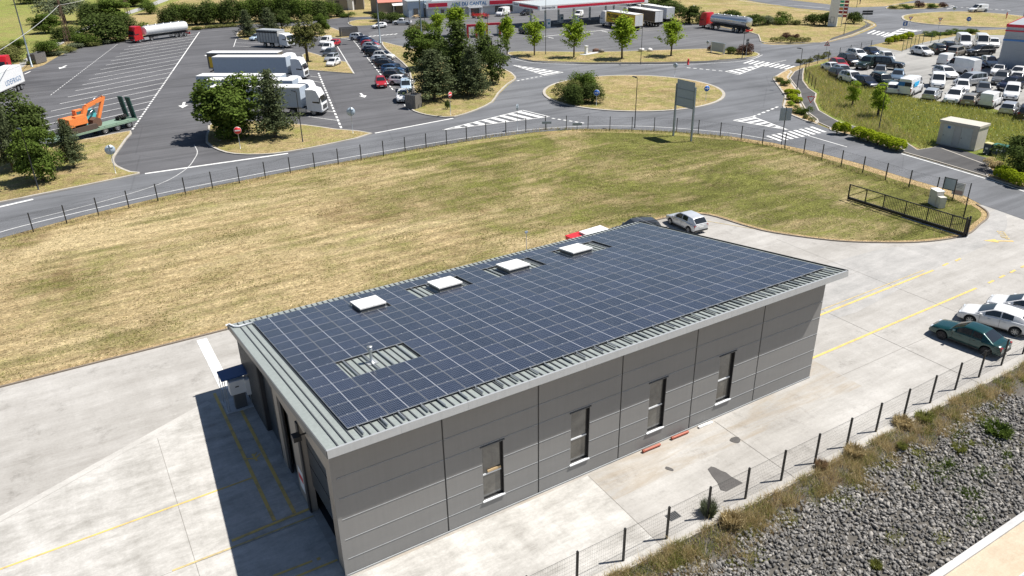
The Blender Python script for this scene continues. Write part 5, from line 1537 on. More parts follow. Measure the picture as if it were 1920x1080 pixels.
# low loader with the excavator
pa, pb = at(186, 254), at(238, 240)
a2 = math.atan2(pb.y - pa.y, pb.x - pa.x)
t = thing('low_loader_trailer', 'pale green low loader trailer with two raised dark ramps', 'trailer', ((pa.x + pb.x) / 2, (pa.y + pb.y) / 2 + 0.9, 0.016), a2)
b = MB(); b.span((-9.5, -1.27, 0.75), (3.4, 1.27, 0.98)); b.span((-2.6, -1.1, 0.98), (3.4, 1.1, 1.12)); b.build('deck', 'trailer_green', t)
for k in range(12):
    b = MB(); b.span((-9.4 + k * 0.56, -1.24, 0.981), (-8.9 + k * 0.56, 1.24, 1.0)); b.build('plank', 'trailer_green', t)
for x in (-1.9, 0.0, 1.9):
    axle(t, x, 1.05)
for s_ in (-1, 1):
    b = MB(); y = s_ * 0.72
    b.add([(3.2, y - 0.4, 1.0), (3.2, y + 0.4, 1.0), (2.75, y + 0.4, 4.0), (2.75, y - 0.4, 4.0), (3.38, y - 0.4, 1.0), (3.38, y + 0.4, 1.0), (2.93, y + 0.4, 4.0), (2.93, y - 0.4, 4.0)], [(3, 2, 1, 0), (4, 5, 6, 7), (0, 1, 5, 4), (1, 2, 6, 5), (2, 3, 7, 6), (3, 0, 4, 7)])
    rp = b.build('ramp', 'ramp_green', t)
    b = MB(); b.bar((3.42, y + 0.42, 1.0), (2.97, y + 0.42, 4.0), 0.06); b.build('ramp_edge', 'trailer_green', rp)
lowl = t
tw = thing('spare_tyre', 'big black tractor tyre lying on the low loader deck', 'tyre', lowl.matrix_basis @ Vector((1.9, 0.0, 1.12)) if False else (0, 0, 0))
M_ = Matrix.Translation(lowl.location) @ Matrix.Rotation(a2, 4, 'Z')
tw.location = M_ @ Vector((1.7, -0.1, 1.45)); tw.rotation_euler = (RAD(68), 0, a2)
b = MB(); b.lathe([(0.32, -0.2), (0.6, -0.24), (0.72, -0.17), (0.72, 0.17), (0.6, 0.24), (0.32, 0.2)], (0, 0, 0), 'Y', 24); tyre = b.build('tyre', 'tyre_rubber', tw)
for k in range(18):
    a = 2 * math.pi * k / 18
    b = MB(); b.bar((0.73 * math.cos(a), -0.2, 0.73 * math.sin(a)), (0.73 * math.cos(a + 0.2), 0.2, 0.73 * math.sin(a + 0.2)), 0.07, 0.07); b.build('lug', 'tyre_rubber', tyre)
ex = thing('excavator', 'orange tracked excavator loaded on the low loader with its arm folded', 'excavator', M_ @ Vector((-4.7, 0.0, 1.0)), a2, sc=0.9)
for s_ in (-1, 1):
    b = MB(); prof = [(-1.9, 0.0), (1.9, 0.0), (2.2, 0.35), (2.0, 0.75), (-2.0, 0.75), (-2.2, 0.35)]; b.extrude_y(prof, s_ * 1.0 - 0.28, s_ * 1.0 + 0.28); b.build('track', 'track_brown', ex, fix=True)
b = MB(); b.box((0, 0, 0.85), (1.4, 1.4, 0.3)); b.build('turntable', 'track_brown', ex)
b = MB(); b.box((-0.7, 0, 1.6), (2.9, 2.4, 1.0)); b.box((-1.8, 0, 1.5), (0.8, 2.4, 1.1), top=(0.8, 0.9)); b.build('engine_house', 'digger_orange', ex)
b = MB(); b.box((0.9, 0.75, 2.0), (1.5, 0.9, 1.7), top=(0.85, 0.9)); cbn = b.build('operator_cab', 'digger_orange', ex)
b = MB(); b.box((1.0, 0.75, 2.2), (1.42, 0.94, 0.9), top=(0.9, 0.94)); b.build('cab_window', 'digger_glass', cbn)
b = MB(); b.box((-0.2, -0.75, 1.9), (1.6, 0.8, 0.9)); b.build('side_box', 'digger_orange', ex)
def armbar(pts, ws, name, mat):
    b = MB()
    for (p, q), (w0, h0) in zip(zip(pts, pts[1:]), ws):
        b.bar(p, q, w0, h0)
    return b.build(name, mat, ex)
armbar([(0.7, -0.15, 1.6), (1.7, -0.15, 3.2), (4.5, -0.15, 3.8)], [(0.42, 0.6), (0.40, 0.52)], 'boom', 'digger_orange')
armbar([(4.9, -0.15, 4.1), (3.2, -0.15, 1.0)], [(0.36, 0.46)], 'dipper_arm', 'digger_orange')
b = MB(); b.tube([(1.6, -0.4, 1.9), (3.4, -0.4, 3.4)], 0.09, 8); b.tube([(2.0, -0.15, 3.65), (4.7, -0.15, 4.35)], 0.10, 8); b.build('ram', 'chrome', ex)
b = MB(); prof = [(2.0, 0.1), (3.0, 0.05), (3.3, 0.5), (3.2, 1.2), (2.6, 1.5), (1.9, 1.2), (1.7, 0.6)]; b.extrude_y(prof, -0.75, 0.55); b.build('bucket', 'rust_brown', ex, fix=True)
hy = thing('hydraulic_unit', 'turquoise machine part standing beside the excavator on the low loader', 'machine part', M_ @ Vector((-2.4, 0.75, 1.0)), a2)
b = MB(); b.box((0, 0, 1.1), (2.0, 1.0, 2.2), top=(0.7, 0.9)); b.build('casing', 'hydra_cyan', hy)
b = MB(); b.box((0.1, -0.42, 0.7), (0.9, 0.06, 0.9)); b.build('cover', 'ramp_green', hy)
# ================================================================ plants
def leaf_mat(name, a, b, trans=0.25):
    m, t, bs = nodes(name)
    N, L = t.nodes, t.links
    geo = N.new('ShaderNodeNewGeometry')
    tc = N.new('ShaderNodeTexCoord')
    nz = N.new('ShaderNodeTexNoise'); nz.inputs['Scale'].default_value = 0.9; nz.inputs['Detail'].default_value = 3
    L.new(tc.outputs['Object'], nz.inputs['Vector'])
    ad = N.new('ShaderNodeMath'); ad.operation = 'MULTIPLY_ADD'; ad.inputs[1].default_value = 0.55; 
    L.new(geo.outputs['Random Per Island'], ad.inputs[0])
    mu = N.new('ShaderNodeMath'); mu.operation = 'MULTIPLY'; mu.inputs[1].default_value = 0.5
    L.new(nz.outputs['Fac'], mu.inputs[0]); L.new(mu.outputs[0], ad.inputs[2])
    mx = N.new('ShaderNodeMix'); mx.data_type = 'RGBA'
    mx.inputs[6].default_value = lin(a); mx.inputs[7].default_value = lin(b)
    L.new(ad.outputs[0], mx.inputs[0])
    df = N.new('ShaderNodeBsdfDiffuse'); tr = N.new('ShaderNodeBsdfTranslucent'); ms = N.new('ShaderNodeMixShader')
    ms.inputs[0].default_value = trans
    L.new(mx.outputs[2], df.inputs[0]); L.new(mx.outputs[2], tr.inputs[0])
    L.new(df.outputs[0], ms.inputs[1]); L.new(tr.outputs[0], ms.inputs[2])
    L.new(ms.outputs[0], t.nodes['Material Output'].inputs[0])
    t.nodes.remove(bs)
    return m
leaf_mat('leaf_mid', (0.046, 0.078, 0.016), (0.155, 0.215, 0.046))
leaf_mat('leaf_dark', (0.034, 0.055, 0.016), (0.125, 0.165, 0.048))
leaf_mat('leaf_pine', (0.042, 0.058, 0.028), (0.16, 0.19, 0.095))
leaf_mat('leaf_lime', (0.15, 0.22, 0.016), (0.38, 0.50, 0.062), 0.38)
leaf_mat('leaf_topiary', (0.16, 0.21, 0.010), (0.42, 0.50, 0.035), 0.3)
leaf_mat('leaf_olive', (0.075, 0.085, 0.026), (0.235, 0.245, 0.085))
leaf_mat('leaf_grey', (0.075, 0.095, 0.05), (0.23, 0.26, 0.155))
leaf_mat('leaf_purple', (0.05, 0.026, 0.022), (0.16, 0.09, 0.07))
leaf_mat('straw', (0.34, 0.26, 0.125), (0.66, 0.55, 0.32), 0.3)
leaf_mat('weed_green', (0.13, 0.15, 0.032), (0.36, 0.37, 0.11), 0.3)
leaf_mat('weed_field', (0.075, 0.085, 0.018), (0.20, 0.20, 0.055), 0.2)
leaf_mat('meadow_blade', (0.17, 0.23, 0.035), (0.56, 0.52, 0.19), 0.3)
leaf_mat('weed_rust', (0.20, 0.125, 0.07), (0.42, 0.30, 0.18), 0.3)
leaf_mat('flower_white', (0.55, 0.55, 0.50), (0.8, 0.8, 0.76)); leaf_mat('flower_yellow', (0.55, 0.42, 0.03), (0.75, 0.6, 0.06)); leaf_mat('flower_red', (0.5, 0.02, 0.03), (0.7, 0.08, 0.06))
def bark():
    g = NT('bark'); f = g.noise(g.vec((3, 3, 0.6)), 4, 6, 0.7)
    g.bump(f, 0.6, 0.03); g.done(g.ramp(f, [(0.3, (0.045, 0.032, 0.022)), (0.7, (0.16, 0.125, 0.09))]), 0.95, 0.1)
bark()

def leaves(P, size, rng, out=None, aspect=0.6, upbias=0.35):
    """quads at points P (n,3) with mixed tilt; out = preferred normals"""
    n = len(P)
    nr = rng.normal(size=(n, 3)); nr /= np.linalg.norm(nr, axis=1, keepdims=True)
    if out is not None:
        nr = nr * 0.75 + out * 0.7
    nr[:, 2] += upbias
    nr /= np.linalg.norm(nr, axis=1, keepdims=True)
    t = rng.normal(size=(n, 3)); a = np.cross(nr, t); a /= np.linalg.norm(a, axis=1, keepdims=True) + 1e-9
    b = np.cross(nr, a)
    s = size * rng.uniform(0.6, 1.35, size=(n, 1))
    a = a * s * 0.5; b = b * s * 0.5 * aspect
    V = np.empty((n, 4, 3)); V[:, 0] = P - a * 0.9; V[:, 1] = P - b; V[:, 2] = P + a; V[:, 3] = P + b
    return V.reshape(-1, 3), np.arange(n * 4).reshape(-1, 4)

def limbs_mesh(name, H, r, tips, rng, lean=0.0):
    b = MB()
    top = Vector((rng.uniform(-.1, .1) * H * 0.3, rng.uniform(-.1, .1) * H * 0.3, H))
    path = [Vector((0, 0, -0.25)), Vector((0.0, 0, 0.1)), top * 0.35, top * 0.7, top]
    b.tube(path, [r * 1.5, r * 1.1, r * 0.85, r * 0.55, r * 0.2], 8)
    for tp in tips:
        tp = Vector(tp); f = max(0.18, min(0.85, tp.z / H * 0.55))
        o = top * f
        mid = o.lerp(tp, 0.5) + Vector((0, 0, 0.12 * (tp - o).length))
        b.tube([o, mid, tp], [r * 0.42, r * 0.28, r * 0.07], 5, cap=False)
    return b.mesh(name, 'bark')

TREES = {}
def tree_round(key, H, base, R, nl, per, leaf, mat, seed, squash=1.0, lobe=(0.30, 0.48)):
    rng = np.random.default_rng(seed)
    cz, hz = (H + base) / 2, (H - base) / 2
    Ps, Os, tips = [], [], []
    for i in range(nl):
        d = rng.normal(size=3); d /= np.linalg.norm(d)
        f = rng.uniform(0.42, 0.86) if i > 2 else 0.2
        c = np.array([d[0] * R * f, d[1] * R * f, cz + d[2] * hz * f * squash])
        lr = R * rng.uniform(*lobe)
        tips.append(c)
        q = rng.normal(size=(per, 3)); q /= np.linalg.norm(q, axis=1, keepdims=True)
        q[:, 2] = np.where(q[:, 2] < -0.35, -q[:, 2], q[:, 2])
        # leaves gather in sprays on the lobe with gaps between them
        k = rng.integers(0, 16, per); cen = rng.normal(size=(16, 3)); cen /= np.linalg.norm(cen, axis=1, keepdims=True)
        q = q * 0.62 + cen[k] * 0.75; q /= np.linalg.norm(q, axis=1, keepdims=True)
        rad = lr * rng.uniform(0.62, 1.12, size=(per, 1))
        Ps.append(c + q * rad * np.array([1, 1, 0.88])); Os.append(q)
    P, O = np.concatenate(Ps), np.concatenate(Os)
    V, Fc = leaves(P, leaf, rng, O)
    TREES[key] = (limbs_mesh('trunk', H * 0.8, 0.026 * H, tips[:9], rng), npmesh('crown', V, Fc, mat), H, R)
def tree_pine(key, H, base, R, mat, seed, whorls=15, tuft=13, leaf=0.30, power=0.75, irregular=0.35):
    rng = np.random.default_rng(seed)
    Ps, Os, tips = [], [], []
    for w in range(whorls):
        f = w / (whorls - 1)
        z = base + (H - base) * f
        r = R * (1 - f) ** power * rng.uniform(1 - irregular, 1.0) + 0.12
        nb = rng.integers(5, 9)
        a0 = rng.uniform(0, 6.3)
        for b in range(nb):
            a = a0 + b * 6.283 / nb + rng.uniform(-.25, .25)
            rl = r * rng.uniform(0.6, 1.1)
            for s in np.linspace(0.22, 1.0, max(2, int(rl / 0.42) + 1)):
                c = np.array([math.cos(a) * rl * s, math.sin(a) * rl * s, z - 0.10 * rl * s + 0.28 * s * s * rl * 0.5])
                q = rng.normal(size=(tuft, 3)) * np.array([0.27, 0.27, 0.19])
                Ps.append(c + q); o = q / (np.linalg.norm(q, axis=1, keepdims=True) + 1e-6); Os.append(o)
            if w % 2 == 0 and b % 2 == 0: tips.append(np.array([math.cos(a) * rl * 0.8, math.sin(a) * rl * 0.8, z]))
    P, O = np.concatenate(Ps), np.concatenate(Os)
    V, Fc = leaves(P, leaf, rng, O, 0.42)
    TREES[key] = (limbs_mesh('trunk', H * 0.96, 0.020 * H, tips[:14], rng), npmesh('crown', V, Fc, mat), H, R)
def tree_young(key, H, base, R, mat, seed, leaf=0.29, nb=30, per=75):
    rng = np.random.default_rng(seed)
    Ps, Os, tips = [], [], []
    for b in range(nb):
        f = rng.uniform(0, 1) ** 0.8
        z0 = base + (H - base) * f * 0.72
        a = rng.uniform(0, 6.283); rl = R * (1.05 - 0.75 * f) * rng.uniform(0.6, 1.15); up = rl * rng.uniform(0.7, 1.3)
        tip = np.array([math.cos(a) * rl, math.sin(a) * rl, min(H, z0 + up)])
        o = np.array([0, 0, z0]); tips.append(tip)
        for s in np.linspace(0.25, 1.0, 5):
            c = o + (tip - o) * s
            q = rng.normal(size=(per // 5, 3)) * 0.23
            Ps.append(c + q); Os.append(q / (np.linalg.norm(q, axis=1, keepdims=True) + 1e-6))
    for z in np.linspace(base + 0.6, H, 9):
        q = rng.normal(size=(22, 3)) * np.array([0.28, 0.28, 0.3]); Ps.append(np.array([0, 0, z]) + q); Os.append(q / np.linalg.norm(q, axis=1, keepdims=True))
    P, O = np.concatenate(Ps), np.concatenate(Os)
    V, Fc = leaves(P, leaf, rng, O)
    TREES[key] = (limbs_mesh('trunk', H * 0.9, 0.014 * H, tips[:18], rng), npmesh('crown', V, Fc, mat), H, R)
def bush(key, H, R, n, leaf, mat, seed, lobes=7, ball=False):
    rng = np.random.default_rng(seed)
    Ps, Os = [], []
    if ball:
        q = rng.normal(size=(n, 3)); q /= np.linalg.norm(q, axis=1, keepdims=True); q[:, 2] = np.where(q[:, 2] < -0.5, -q[:, 2], q[:, 2])
        bumps = 1 + 0.10 * np.sin(q[:, 0:1] * 7 + seed) * np.cos(q[:, 1:2] * 6)
        Ps.append(q * bumps * rng.uniform(0.82, 1.06, (n, 1)) * np.array([R, R, H * 0.5]) + np.array([0, 0, H * 0.5])); Os.append(q)
    else:
        for i in range(lobes):
            c = np.array([rng.uniform(-.6, .6) * R, rng.uniform(-.6, .6) * R, H * rng.uniform(0.12, 0.62)])
            k = n // lobes
            q = rng.normal(size=(k, 3)); q /= np.linalg.norm(q, axis=1, keepdims=True); q[:, 2] = np.where(q[:, 2] < -0.4, -q[:, 2], q[:, 2])
            lr = rng.uniform(0.36, 0.55)
            Ps.append(c + q * rng.uniform(0.6, 1.12, (k, 1)) * np.array([R * lr, R * lr, H * lr * 0.8])); Os.append(q)
    P, O = np.concatenate(Ps), np.concatenate(Os); P[:, 2] = np.maximum(P[:, 2], 0.03)
    V, Fc = leaves(P, leaf, rng, O)
    b = MB()
    for k in range(5):
        a = rng.uniform(0, 6.283); b.tube([(0, 0, -0.1), (math.cos(a) * R * 0.25, math.sin(a) * R * 0.25, H * 0.3), (math.cos(a) * R * 0.5, math.sin(a) * R * 0.5, H * 0.62)], [0.03 * H, 0.02 * H, 0.006 * H], 5, cap=False)
    TREES[key] = (b.mesh('stem', 'bark'), npmesh('foliage', V, Fc, mat), H, R)

def thicket(key, H, R, n, leaf, mat, seed, lobes=16):
    bush(key, H, R, n, leaf, mat, seed, lobes)
def sprig(key, H, R, n, mats, seed, w=0.03):
    """upright straggly weed: blades fanning from the ground"""
    rng = np.random.default_rng(seed)
    a = rng.uniform(0, 6.283, n); r0 = R * 0.45 * np.sqrt(rng.uniform(0, 1, n)); hh = H * rng.uniform(0.35, 1.0, n)
    b0 = np.stack([np.cos(a) * r0, np.sin(a) * r0, np.zeros(n)], 1)
    out = rng.uniform(0.2, 1.0, n) * (R - r0) * 0.8
    tip = b0 + np.stack([np.cos(a) * out, np.sin(a) * out, hh], 1) + rng.normal(size=(n, 3)) * 0.06 * H
    t = rng.uniform(0, 6.283, n); side = np.stack([np.cos(t), np.sin(t), np.zeros(n)], 1) * w * rng.uniform(0.5, 1.3, (n, 1))
    mid = (b0 + tip) / 2 + np.array([0, 0, 0.12 * H])
    V = np.stack([b0 - side, b0 + side, mid + side * 0.9, tip, mid - side * 0.9], 1).reshape(-1, 3)
    Fc = (np.arange(n)[:, None] * 5 + np.array([0, 1, 2, 3, 4])[None])
    me = npmesh('blades', V, Fc, mats)
    P = tip[rng.integers(0, n, n // 3)] + rng.normal(size=(n // 3, 3)) * 0.04; V2, F2 = leaves(P, 0.075, rng)
    TREES[key] = (npmesh('foliage', V2, F2, mats), me, H, R)
tree_round('oak_a', 8, 0.2, 3.4, 28, 400, 0.36, 'leaf_mid', 1); tree_round('oak_b', 8, -0.3, 3.2, 32, 420, 0.37, 'leaf_mid', 2)
tree_round('dark_a', 8, 0.3, 3.0, 20, 320, 0.33, 'leaf_dark', 3); tree_round('dark_b', 8, 0.0, 3.2, 20, 300, 0.35, 'leaf_dark', 4)
tree_round('olive_a', 8, 1.6, 2.5, 14, 320, 0.32, 'leaf_olive', 5); tree_round('grey_a', 8, 0.0, 3.8, 18, 300, 0.36, 'leaf_grey', 6)
tree_pine('pine_a', 9, 1.0, 3.0, 'leaf_pine', 7, 17, 20, 0.34); tree_pine('pine_b', 9, 1.0, 2.7, 'leaf_pine', 8, 19, 19, 0.34); tree_pine('pine_c', 9, 1.6, 3.3, 'leaf_pine', 9, 16, 20, 0.34, 0.5, 0.45); tree_pine('pine_d', 9, 0.9, 2.4, 'leaf_dark', 10, 20, 18, 0.34)
tree_pine('pine_e', 9, 1.3, 2.9, 'leaf_pine', 19, 15, 20, 0.34, 0.42, 0.55)
tree_young('young_a', 7, 1.6, 2.0, 'leaf_lime', 11); tree_young('young_b', 7, 1.4, 2.2, 'leaf_lime', 12, 0.30, 34); tree_young('young_c', 7, 1.3, 1.7, 'leaf_lime', 13, 0.30, 38, 85)
tree_round('column_a', 6, 0.2, 1.35, 16, 170, 0.24, 'leaf_lime', 14, 1.2, (0.38, 0.55))
for i_, (k_, m_) in enumerate([('bush_mid', 'leaf_mid'), ('bush_dark', 'leaf_dark'), ('bush_olive', 'leaf_olive'), ('bush_grey', 'leaf_grey'), ('bush_lime', 'leaf_lime'), ('bush_purple', 'leaf_purple'), ('bush_straw', 'straw'), ('bush_weed', 'weed_green')]):
    bush(k_, 2.0, 1.6, 2200, 0.21, m_, 20 + i_, 9)
thicket('thick_dark', 7, 3.4, 6500, 0.36, 'leaf_dark', 51, 22); thicket('thick_mid', 7, 3.4, 6500, 0.36, 'leaf_mid', 52, 22); thicket('thick_olive', 7, 3.4, 6000, 0.36, 'leaf_olive', 53, 20)
sprig('sprig_straw', 1.0, 0.8, 900, 'straw', 61); sprig('sprig_green', 1.0, 0.8, 900, 'weed_green', 62); sprig('sprig_rust', 0.9, 0.8, 900, 'weed_rust', 63); sprig('sprig_mid', 1.0, 0.8, 900, 'leaf_mid', 64); sprig('sprig_grey', 1.2, 0.7, 700, 'leaf_grey', 65, 0.02)
bush('topiary', 1.1, 0.58, 2600, 0.12, 'leaf_topiary', 40, ball=True)
bush('bushball_olive', 1.1, 0.7, 1000, 0.13, 'leaf_olive', 41, ball=True)

def plant(kind, u, v, vt, wpx, label, cat='tree', group=None, name=None, z=0.0, rot=None, lean=None):
    """stand a plant at photo position (u, v), its top showing at row vt, wpx wide"""
    P = at(u, v, z)
    tr, cr, H, R = TREES[kind]
    h = max(0.3, height(u, v, vt, z))
    s = 1.16 * wpx / pxm(u, v, z) / (2 * R)
    nm = name or {'tree': 'tree', 'shrub': 'shrub'}.get(cat, cat)
    t = thing(nm, label, cat, (P.x, P.y, z), rot if rot is not None else random.uniform(0, 6.28), group, (s, s, h / H))
    obj(tr.name.split('.')[0], tr, t); obj(cr.name.split('.')[0], cr, t)
    return t
random.seed(21)
VZ = 0.13
g_ = 'trees on the left verge'
plant('pine_c', 26, 322, 178, 66, 'dark pine at the left picture edge', group=g_, z=VZ)
plant('oak_a', 80, 339, 226, 74, 'broad bright green tree beside the lamp post on the left verge', group=g_, z=VZ)
plant('dark_a', 66, 305, 168, 96, 'big dark green tree in front of the excavator on the left verge', group=g_, z=VZ)
plant('pine_c', 139, 314, 224, 56, 'small sparse pine at the tail of the left verge', group=g_, z=VZ)
plant('oak_b', 440, 254, 136, 112, 'big round leafy tree in front of the white lorries', group='trees on the lorry island', z=VZ)
plant('pine_e', 517, 257, 134, 90, 'tall pine beside the round leafy tree on the lorry island', group='trees on the lorry island', z=VZ)
plant('olive_a', 577, 116, 24, 56, 'olive green tree on the small pointed island', z=VZ)
plant('pine_a', 465, 69, 20, 44, 'small pine on the far verge left of the livestock lorry', z=VZ)
plant('pine_b', 506, 64, 16, 46, 'dark pine standing right behind the livestock lorry', z=VZ)
plant('dark_a', 530, 61, 18, 34, 'leafy tree between the pine and the olive green tree', z=VZ)
plant('oak_a', 604, 63, 22, 26, 'slim young tree on the far verge by the bin store', z=VZ)
g_ = 'trees on the long island by the roundabout'
plant('pine_c', 814, 186, 96, 104, 'broad low pine nearest the grey bin store', group=g_, z=VZ)
plant('oak_b', 797, 128, 48, 64, 'green tree behind the broad low pine', group=g_, z=VZ)
plant('pine_d', 862, 168, 44, 84, 'tallest pine in the middle of the long island', group=g_, z=VZ)
plant('pine_b', 886, 179, 90, 74, 'dark pine in front of the tallest pine', group=g_, z=VZ)
plant('dark_b', 922, 158, 56, 72, 'dark rounded tree at the right of the pines', group=g_, z=VZ)
plant('dark_b', 842, 146, 66, 64, 'shaded tree squeezed between the pines', group=g_, z=VZ)
g_ = 'young lime green trees along the fuel station'
for i, (k, u, v, vt, w) in enumerate([('young_a', 822, 78, 16, 40), ('young_c', 857, 68, 6, 46), ('young_b', 903, 92, 32, 36), ('young_c', 951, 101, 22, 36), ('young_a', 1002, 104, 30, 46), ('young_b', 1076, 107, 31, 54), ('young_c', 1166, 110, 20, 54), ('young_a', 1258, 105, 30, 54)]):
    plant(k, u, v, vt, w, ['first', 'second', 'third', 'fourth', 'fifth', 'sixth', 'seventh', 'last'][i] + ' lime green young tree from the left along the fuel station', group=g_, z=VZ if i > 2 else 0)
plant('column_a', 1597, 201, 152, 25, 'smaller upright bright green tree in the long grass', z=0.03)
plant('column_a', 1645, 220, 156, 34, 'larger upright bright green tree by the leaning lamp post', z=0.03)
# hedgerow behind the lorry park
ords = ['first', 'second', 'third', 'fourth', 'fifth', 'sixth', 'seventh', 'eighth', 'ninth', 'tenth', 'eleventh', 'twelfth', 'thirteenth', 'fourteenth', 'fifteenth', 'sixteenth']
hr = [(322, 50, 12, 44, 'thick_dark'), (345, 47, 2, 40, 'thick_mid'), (368, 46, 6, 44, 'thick_dark'), (392, 45, 0, 46, 'thick_dark'), (414, 44, 4, 40, 'thick_mid'), (438, 44, -6, 44, 'thick_dark'), (462, 42, -4, 44, 'thick_mid'), (488, 40, -8, 46, 'thick_dark'), (514, 40, -10, 46, 'thick_mid'), (540, 40, -6, 48, 'thick_dark'), (566, 40, -8, 46, 'thick_mid'), (592, 37, -4, 44, 'thick_dark'), (612, 34, -2, 36, 'thick_mid'), (632, 31, 6, 30, 'thick_dark')]
for i, (u, v, vt, w, k) in enumerate(hr):
    plant(k, u, v, vt, w, ords[i] + ' tree from the left in the hedgerow behind the lorry park', group='hedgerow behind the lorry park')
hb = [(306, 58, 50, 30, 'bush_olive'), (282, 62, 46, 30, 'bush_grey'), (258, 66, 42, 34, 'bush_mid'), (400, 52, 44, 34, 'bush_olive'), (430, 50, 43, 30, 'bush_olive'), (370, 55, 47, 30, 'bush_olive'), (650, 32, 22, 26, 'bush_mid')]
for i, (u, v, vt, w, k) in enumerate(hb):
    plant(k, u, v, vt, w, ords[i] + ' low bush along the far lorry park edge', 'shrub', 'low bushes at the lorry park edge')
lf = [('grey_a', 122, 42, -14, 84, 'grey green willow-like tree in the pasture at top left', 'tree'), ('oak_a', 92, 62, 22, 46, 'leafy tree below the grey green one in the pasture', 'tree'), ('thick_dark', 200, 78, 24, 88, 'broad dark thicket left of the red tanker cab', 'tree'), ('thick_dark', 170, 44, 4, 52, 'leafy tree right of the grey green willow-like tree', 'tree'),
      ('oak_b', 210, 40, -6, 60, 'bright leafy tree in the hedge above the dark thicket', 'tree'), ('thick_mid', 281, 26, 2, 32, 'round bright bush standing alone by the lane', 'tree'), ('thick_mid', 90, 104, 74, 46, 'bright green bush beside the lane near the tall lamp post', 'tree'), ('thick_olive', 18, 116, 82, 60, 'grey green bush above the refrigerated trailer', 'tree'),
      ('thick_mid', 36, 92, 72, 28, 'small bright bush below the pasture edge', 'tree'), ('thick_dark', 128, 76, 48, 54, 'low dark hedge clump along the pasture track', 'tree'), ('thick_mid', 163, 86, 60, 44, 'light green bush at the edge of the asphalt near the pylon', 'tree'), ('thick_dark', 238, 66, 26, 44, 'dark bush just behind the red tanker cab', 'tree'), ('oak_a', 250, 12, -16, 50, 'leafy tree at the top edge by the second pylon', 'tree'), ('thick_dark', 60, 6, -18, 60, 'dark tree at the top picture edge left of the pasture willow', 'tree')]
for k, u, v, vt, w, lab, c in lf:
    plant(k, u, v, vt, w, lab, c, 'thicket round the pasture')
lowb = [(12, 132, 118, 40), (120, 98, 86, 40), (140, 90, 78, 40), (176, 86, 74, 34), (196, 82, 72, 34), (220, 78, 69, 30), (108, 104, 93, 34), (60, 120, 110, 26)]
for i, (u, v, vt, w) in enumerate(lowb):
    plant('bush_olive' if i % 2 else 'bush_grey', u, v, vt, w, ords[i] + ' scrubby bush listed along the asphalt edge by the lane' if False else ['scrubby bush at the far left above the refrigerated trailer', 'scrubby bush below the hedge clump by the asphalt', 'scrubby bush at the foot of the pylon', 'scrubby bush right of the pylon by the asphalt', 'scrubby bush under the dark thicket', 'scrubby bush just left of the red tanker cab', 'scrubby bush between the lane and the painted arrow', 'scrubby bush behind the tall lamp post'][i], 'shrub', 'scrub along the lane')
# by the house and the shop
for k, u, v, vt, w, lab in [('bush_dark', 712, 40, 20, 34, 'dark purple-tinged bush left of the white pickup'), ('bush_dark', 736, 42, 21, 40, 'dark green bush right behind the white pickup'), ('bush_olive', 782, 60, 42, 30, 'olive bush on the corner verge by the slim lamp post'), ('bush_weed', 766, 66, 54, 26, 'low scrub at the tip of the corner verge'), ('bush_mid', 800, 56, 36, 30, 'green bush in front of the shop corner')]:
    plant(k, u, v, vt, w, lab, 'shrub', 'shrubs near the shop')
# roundabout planting
for k, u, v, vt, w, lab in [('thick_olive', 1066, 188, 146, 44, 'yellowish big bush at the left of the roundabout island'), ('thick_mid', 1090, 182, 132, 52, 'tall green bush in the middle of the roundabout clump'), ('thick_dark', 1078, 194, 158, 44, 'dark bush at the front of the roundabout clump'), ('thick_dark', 1110, 193, 156, 44, 'dark bush behind the blue arrow sign'),
                            ('bushball_olive', 1038, 173, 166, 8, 'small round bush nearest the roundabout kerb'), ('bushball_olive', 1045, 162, 156, 7, 'small round bush behind the kerb one on the roundabout'), ('bushball_olive', 1044, 180, 175, 6, 'tiny bush beside the yellowish big bush')]:
    plant(k, u, v, vt, w, lab, 'shrub', 'planting on the roundabout', z=0.14)
# right background
rb = [('dark_b', 1232, 30, -12, 60, 'tall dark hedge tree just right of the canopy'), ('dark_a', 1262, 40, 2, 50, 'dark hedge tree behind the plain white lorry'), ('dark_b', 1292, 44, 6, 44, 'dark hedge tree left of the red and silver tanker'), ('dark_a', 1200, 8, -20, 50, 'dark tree behind the right end of the canopy')]
for k, u, v, vt, w, lab in rb: plant(k, u, v, vt, w, lab, 'tree', 'dark hedge right of the canopy')
rs = [('bush_olive', 1312, 44, 20, 26, 'grey olive shrub left of the polished tanker cab'), ('bush_dark', 1370, 44, 16, 44, 'dark shrub behind the polished tank'), ('bush_dark', 1412, 47, 24, 40, 'dark shrub right of the polished tank'), ('bush_grey', 1440, 46, 26, 34, 'grey shrub right of the tall station lamp post'), ('bush_mid', 1462, 45, 22, 36, 'bright rounded shrub on the totem verge'), ('bush_olive', 1490, 46, 34, 24, 'small brownish shrub left of the totem'), ('bush_dark', 1524, 47, 24, 36, 'dark hedge shrub left of the price totem'), ('bush_dark', 1546, 47, 20, 34, 'dark hedge shrub just behind the price totem'), ('bush_dark', 1600, 44, 19, 30, 'dark clipped hedge right of the price totem')]
for k, u, v, vt, w, lab in rs: plant(k, u, v, vt, w, lab, 'shrub', 'shrubs on the totem verge', z=VZ)
